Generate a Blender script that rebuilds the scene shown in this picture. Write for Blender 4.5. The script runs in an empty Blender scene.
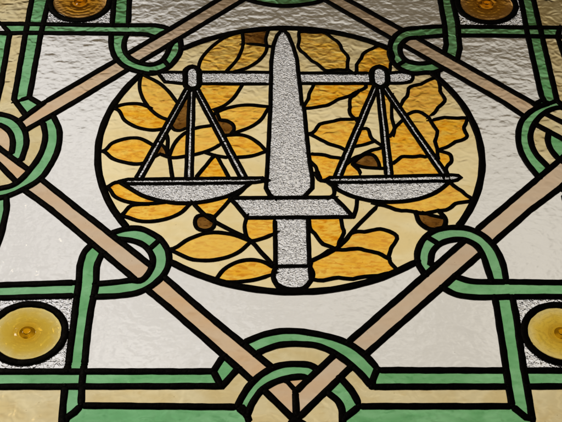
import bpy, bmesh, math, random
from mathutils import Matrix, Vector
from mathutils.geometry import tessellate_polygon
# ------------------------------------------------------------------ camera
CAM_ROWS = [[0.9997339, -0.0017712, -0.0229992, -0.0464672], [-0.0177114, -0.6977221, -0.7161495, -1.4468971], [-0.0147786, 0.7163663, -0.6975678, 1.590645]]
LENS = 86.2797

scene = bpy.context.scene
col = scene.collection
UNIT = 0.0015        # one drawing unit of the window pattern in metres
SILL = 3.0           # height of the pattern's origin above the floor
cd = bpy.data.cameras.new('camera'); cam = bpy.data.objects.new('camera', cd); col.objects.link(cam)
cam.matrix_world = Matrix([CAM_ROWS[0], CAM_ROWS[1], CAM_ROWS[2], [0, 0, 0, 1]])
cd.sensor_width = 36.0; cd.lens = LENS; cd.clip_start = 0.05; cd.clip_end = 500
scene.camera = cam
# ------------------------------------------------------------------ daylight outside, dark room inside
world = bpy.data.worlds.new('World'); scene.world = world; world.use_nodes = True
wn = world.node_tree.nodes; wl = world.node_tree.links; wn.clear()
def M_(nt, op, *a, clamp=False):
    n = nt.nodes.new('ShaderNodeMath'); n.operation = op; n.use_clamp = clamp
    for i, v in enumerate(a):
        if isinstance(v, (int, float)): n.inputs[i].default_value = v
        else: nt.links.new(v, n.inputs[i])
    return n.outputs[0]
wt = world.node_tree
tc = wn.new('ShaderNodeTexCoord'); sp = wn.new('ShaderNodeSeparateXYZ'); wl.new(tc.outputs['Generated'], sp.inputs[0])
elev = M_(wt, 'MULTIPLY', M_(wt, 'ARCSINE', sp.outputs[2]), 180 / math.pi)
azim = M_(wt, 'MULTIPLY', M_(wt, 'ARCTAN2', sp.outputs[0], sp.outputs[1]), 180 / math.pi)
def ramp(v, a, b, lo, hi, kind='SMOOTHSTEP'):
    n = wn.new('ShaderNodeMapRange'); n.interpolation_type = kind
    wl.new(v, n.inputs[0])
    for i, q in enumerate((a, b, lo, hi)): n.inputs[i + 1].default_value = q
    return n.outputs[0]
# sky darkened upward in place of an unseen overhang; begins higher on the left
edge = M_(wt, 'ADD', elev, M_(wt, 'MULTIPLY', azim, 0.11))
open_sky = ramp(edge, 48.2, 53.8, 1.0, 0.0)
low = ramp(elev, -8.0, 22.0, 0.3, 1.0)
side = ramp(azim, -16.0, 20.0, 1.0, 0.72, 'LINEAR')
outside = ramp(sp.outputs[1], -0.05, 0.12, 0.0, 1.0)
clouds = wn.new('ShaderNodeTexNoise'); clouds.inputs['Scale'].default_value = 5.0; clouds.inputs['Detail'].default_value = 3.0
wl.new(tc.outputs['Generated'], clouds.inputs['Vector'])
cl = ramp(clouds.outputs[0], 0.3, 0.7, 0.93, 1.05)
puffs = wn.new('ShaderNodeTexNoise'); puffs.inputs['Scale'].default_value = 22.0; puffs.inputs['Detail'].default_value = 2.0
wl.new(tc.outputs['Generated'], puffs.inputs['Vector'])
cl = M_(wt, 'MULTIPLY', cl, ramp(puffs.outputs[0], 0.36, 0.64, 0.79, 1.03))
fac = M_(wt, 'MULTIPLY', M_(wt, 'MULTIPLY', open_sky, low), M_(wt, 'MULTIPLY', side, cl))
def rgb(nt, c):
    n = nt.nodes.new('ShaderNodeRGB'); n.outputs[0].default_value = (*c, 1); return n.outputs[0]
def mix(nt, f, a, b, mode='MIX'):
    n = nt.nodes.new('ShaderNodeMix'); n.data_type = 'RGBA'; n.blend_type = mode
    if isinstance(f, (int, float)): n.inputs[0].default_value = f
    else: nt.links.new(f, n.inputs[0])
    for i, v in ((6, a), (7, b)):
        if isinstance(v, tuple): n.inputs[i].default_value = (*v, 1)
        else: nt.links.new(v, n.inputs[i])
    return n.outputs[2]
sky_tint = mix(wt, ramp(azim, -14.0, 14.0, 0.0, 1.0), (1.0, 0.968, 0.95), (1.0, 0.95, 0.87))
sky_c = mix(wt, fac, (0.170, 0.135, 0.088), sky_tint)
room_c = mix(wt, outside, (0.012, 0.010, 0.008), sky_c)
bg = wn.new('ShaderNodeBackground'); wl.new(room_c, bg.inputs[0]); bg.inputs[1].default_value = 1.08
wo = wn.new('ShaderNodeOutputWorld'); wl.new(bg.outputs[0], wo.inputs[0])
# weak fill light added on the room side for small glints on lead and glass
ld = bpy.data.lights.new('glint_fill', 'AREA'); ld.energy = 5.0; ld.size = 0.35; ld.color = (1.0, 0.86, 0.68)
lo = bpy.data.objects.new('glint_fill', ld); col.objects.link(lo); lo.location = (-1.5, -2.2, 4.6)
lo.rotation_euler = (Vector((0, 0, 3.1)) - lo.location).to_track_quat('-Z', 'Y').to_euler()
scene.view_settings.view_transform = 'Standard'; scene.view_settings.look = 'None'
scene.view_settings.exposure = 0.0; scene.view_settings.gamma = 1.0
scene.render.engine = 'CYCLES'
scene.cycles.max_bounces = 14; scene.cycles.transmission_bounces = 12; scene.cycles.glossy_bounces = 4
scene.cycles.caustics_refractive = True
# ------------------------------------------------------------------ materials
def base(name):
    m = bpy.data.materials.new(name); m.use_nodes = True; nt = m.node_tree; nt.nodes.clear()
    o = nt.nodes.new('ShaderNodeOutputMaterial'); p = nt.nodes.new('ShaderNodeBsdfPrincipled')
    nt.links.new(p.outputs[0], o.inputs[0]); return m, nt, p
def coords(nt, sx=1, sy=1, sz=1, rot=0.0, jitter=True):
    """window-plane coordinates in drawing units, shifted per piece so that every pane is cut from its own sheet"""
    tc = nt.nodes.new('ShaderNodeTexCoord'); mp = nt.nodes.new('ShaderNodeMapping')
    mp.inputs['Rotation'].default_value = (0, rot, 0)
    k = 1 / UNIT; mp.inputs['Scale'].default_value = (k * sx, k * sz, k * sy)
    if jitter:
        oi = nt.nodes.new('ShaderNodeObjectInfo'); cx = nt.nodes.new('ShaderNodeCombineXYZ')
        nt.links.new(M_(nt, 'MULTIPLY', oi.outputs['Random'], 3.7), cx.inputs[0]); nt.links.new(M_(nt, 'MULTIPLY', oi.outputs['Random'], 9.1), cx.inputs[2])
        va = nt.nodes.new('ShaderNodeVectorMath'); va.operation = 'ADD'
        nt.links.new(tc.outputs['Object'], va.inputs[0]); nt.links.new(cx.outputs[0], va.inputs[1]); nt.links.new(va.outputs[0], mp.inputs[0])
    else: nt.links.new(tc.outputs['Object'], mp.inputs[0])
    return mp.outputs[0]
def noise(nt, vec, scale, detail=2.0, rough=0.5, dist=0.0):
    n = nt.nodes.new('ShaderNodeTexNoise'); nt.links.new(vec, n.inputs['Vector'])
    n.inputs['Scale'].default_value = scale; n.inputs['Detail'].default_value = detail
    n.inputs['Roughness'].default_value = rough; n.inputs['Distortion'].default_value = dist
    return n.outputs[0]
def mrange(nt, v, a, b, lo=0.0, hi=1.0, kind='SMOOTHSTEP'):
    n = nt.nodes.new('ShaderNodeMapRange'); n.interpolation_type = kind; nt.links.new(v, n.inputs[0])
    for i, q in enumerate((a, b, lo, hi)): n.inputs[i + 1].default_value = q
    return n.outputs[0]
def bump(nt, p, h, amp, prev=None, strength=1.0):
    """amp: height in drawing units for a texture step of 1"""
    b = nt.nodes.new('ShaderNodeBump'); b.inputs['Strength'].default_value = strength; b.inputs['Distance'].default_value = amp * UNIT
    nt.links.new(h, b.inputs['Height'])
    if prev is not None: nt.links.new(prev, b.inputs['Normal'])
    nt.links.new(b.outputs[0], p.inputs['Normal']); return b.outputs[0]
def glass(name, colour, rough=0.12):
    m, nt, p = base(name)
    p.inputs['Base Color'].default_value = (*colour, 1); p.inputs['Transmission Weight'].default_value = 1.0
    p.inputs['Roughness'].default_value = rough; p.inputs['IOR'].default_value = 1.5
    return m, nt, p
def seeds(nt, vec, c, dark, thr=0.035, scale=0.13):
    """tiny bubbles and specks in hand-made sheet"""
    v = nt.nodes.new('ShaderNodeTexVoronoi'); v.inputs['Scale'].default_value = scale; nt.links.new(vec, v.inputs['Vector'])
    return mix(nt, mrange(nt, v.outputs['Distance'], thr * .5, thr, 1.0, 0.0), c, dark)
def m_clear():
    m, nt, p = glass('rippled_clear_glass', (0.88, 0.86, 0.85), 0.10)
    v = coords(nt, 1.0, 1.05)
    a = noise(nt, v, 0.075, 0.6, 0.4, 0.35); b = noise(nt, v, 0.19, 0.5, 0.5, 0.3)
    h = M_(nt, 'ADD', a, M_(nt, 'MULTIPLY', b, 0.22))
    bump(nt, p, h, 1.05)
    c = mix(nt, noise(nt, v, 0.012, 2.0), (0.80, 0.785, 0.745), (0.875, 0.86, 0.82))
    nt.links.new(seeds(nt, v, c, (0.45, 0.43, 0.42), 0.03, 0.05), p.inputs['Base Color'])
    return m
def m_silver(name, scale, amp, rough=0.06):
    m, nt, p = glass(name, (0.92, 0.92, 0.93), rough)
    v = coords(nt, 1.0, 1.0)
    a = noise(nt, v, scale, 0.3, 0.45, 1.0)
    ridge = mrange(nt, M_(nt, 'ABSOLUTE', M_(nt, 'SUBTRACT', a, 0.5)), 0.0, 0.15)
    bump(nt, p, ridge, amp)
    big = noise(nt, v, 0.02, 2.0)
    nt.links.new(mix(nt, big, (0.84, 0.83, 0.82), (0.98, 0.98, 0.98)), p.inputs['Base Color'])
    return m
def m_streaky(name, c1, c2, c3, rot=0.5, sc=0.03, ripple=0.8, rough=0.14, stretch=3.2, thr=(0.56, 0.66), amt=1.0, speck=True, spread=0.0, pale=(1, 1, 1)):
    m, nt, p = glass(name, c1, rough)
    v = coords(nt, 1.0, stretch, 1.0, rot); u = coords(nt, 1, 1)
    big = noise(nt, v, sc, 3.0, 0.55, 0.5); fine = noise(nt, v, sc * 3.4, 2.0, 0.5, 0.7)
    c = mix(nt, mrange(nt, big, 0.34, 0.66), c1, c2)
    f = M_(nt, 'MULTIPLY', mrange(nt, fine, *thr), amt)
    c = mix(nt, f, c, c3)
    if spread:
        oi = nt.nodes.new('ShaderNodeObjectInfo')
        c = mix(nt, mrange(nt, oi.outputs['Random'], 0.1, 0.95, 0.0, spread, 'LINEAR'), c, pale)
    if speck: c = seeds(nt, u, c, tuple(x * 0.5 for x in c3), 0.05, 0.09)
    nt.links.new(c, p.inputs['Base Color'])
    h = noise(nt, u, 0.085, 1.0, 0.45, 0.4)
    bump(nt, p, h, ripple)
    return m
def m_roundel(name, k):
    def K(c): return tuple(c[i] * k[i] for i in range(3))
    m, nt, p = glass(name, (0.8, 0.6, 0.2), 0.07)
    tc = nt.nodes.new('ShaderNodeTexCoord'); ln = nt.nodes.new('ShaderNodeVectorMath'); ln.operation = 'LENGTH'
    nt.links.new(tc.outputs['Object'], ln.inputs[0])
    r = M_(nt, 'DIVIDE', ln.outputs['Value'], UNIT)
    v = coords(nt, 1, 1, 1, 0.3)
    n1 = noise(nt, v, 0.05, 3.0, 0.55, 1.5)
    rr = M_(nt, 'ADD', r, M_(nt, 'MULTIPLY', M_(nt, 'SUBTRACT', n1, 0.5), 15.0))
    c = mix(nt, mrange(nt, rr, 5.0, 21.0), K((0.52, 0.29, 0.015)), K((0.64, 0.43, 0.05)))
    c = mix(nt, mrange(nt, rr, 19.0, 34.0), c, K((0.70, 0.57, 0.22)))
    c = mix(nt, mrange(nt, r, 5.5, 8.5, 1.0, 0.0), c, K((0.66, 0.36, 0.01)))
    nt.links.new(seeds(nt, v, c, (0.3, 0.2, 0.05), 0.06, 0.12), p.inputs['Base Color'])
    rings = M_(nt, 'SINE', M_(nt, 'MULTIPLY', M_(nt, 'ADD', r, M_(nt, 'MULTIPLY', n1, 3.0)), 1.25))
    h = M_(nt, 'ADD', M_(nt, 'MULTIPLY', rings, 0.06), noise(nt, v, 0.12, 1.5))
    bump(nt, p, h, 0.5)
    return m
def m_lead():
    m, nt, p = base('blackened_lead'); v = coords(nt, 1, 1)
    n1 = noise(nt, v, 0.18, 4.0, 0.6); n2 = noise(nt, v, 0.9, 3.0, 0.6)
    nt.links.new(mix(nt, mrange(nt, n1, 0.35, 0.7), (0.006, 0.0055, 0.005), (0.018, 0.015, 0.012)), p.inputs['Base Color'])
    p.inputs['Metallic'].default_value = 0.35
    nt.links.new(mrange(nt, n1, 0.3, 0.7, 0.42, 0.7, 'LINEAR'), p.inputs['Roughness'])
    b = bump(nt, p, n1, 0.9); bump(nt, p, n2, 0.25, b)
    return m
def m_wood():
    m, nt, p = base('dark_stained_wood'); v = coords(nt, 0.06, 1.0, 1.0)
    nt.links.new(mix(nt, noise(nt, v, 0.25, 5.0, 0.6, 0.4), (0.02, 0.012, 0.007), (0.06, 0.035, 0.02)), p.inputs['Base Color'])
    p.inputs['Roughness'].default_value = 0.5
    bump(nt, p, noise(nt, v, 0.6, 4.0), 0.3)
    return m
MAT = {
 'clear_glass': m_clear(),
 'silver_glass': m_silver('granular_silver_glass', 0.25, 0.36, 0.19),
 'corner_silver': m_silver('coarse_granular_glass', 0.19, 0.5, 0.16),
 'green_band': m_streaky('green_glass', (0.14, 0.40, 0.15), (0.23, 0.52, 0.24), (0.08, 0.29, 0.09), 0.3, 0.028, 0.9, 0.12, 2.0, (0.55, 0.72), 0.7, True, 0.5, (0.25, 0.50, 0.27)),
 'tan_band': m_streaky('tan_glass', (0.70, 0.45, 0.23), (0.70, 0.52, 0.33), (0.52, 0.31, 0.14), 0.8, 0.016, 0.6, 0.14, 2.5, (0.55, 0.75), 0.5, True, 0.7, (0.64, 0.53, 0.41)),
 'cream_panel': m_streaky('straw_glass', (0.68, 0.54, 0.26), (0.76, 0.65, 0.38), (0.60, 0.43, 0.17), 0.2, 0.02, 1.0, 0.12, 1.8, (0.6, 0.75), 0.5),
 'cream_glass': m_streaky('pale_yellow_glass', (0.88, 0.70, 0.34), (0.93, 0.79, 0.46), (0.78, 0.56, 0.22), 1.2, 0.016, 0.6, 0.13, 2.2, (0.6, 0.78), 0.5),
 'amber_leaf': m_streaky('amber_glass', (0.97, 0.47, 0.02), (0.99, 0.62, 0.09), (0.72, 0.24, 0.004), 0.5, 0.035, 0.8, 0.12, 3.0, (0.50, 0.62), 0.9, True, 0.55, (0.95, 0.62, 0.14)),
 'amber_streaky': m_streaky('brown_streaked_amber_glass', (0.96, 0.54, 0.06), (0.97, 0.68, 0.18), (0.40, 0.15, 0.012), 0.45, 0.032, 0.9, 0.12, 5.0, (0.54, 0.61), 0.9),
 'brown_leaf': m_streaky('brown_glass', (0.16, 0.062, 0.008), (0.28, 0.13, 0.025), (0.07, 0.025, 0.004), 0.5, 0.05, 0.9, 0.12, 2.0),
}
M_KNOB = glass('knob_amber_glass', (0.96, 0.80, 0.30), 0.03)[0]; M_ROUND = m_roundel('spun_amber_glass', (1, 1, 1)); M_ROUND_DIM = m_roundel('spun_amber_glass_dimmed', (0.80, 0.56, 0.48)); M_LEAD = m_lead(); M_WOOD = m_wood()  # dim sky behind the upper roundels is put into their darker tint
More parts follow.
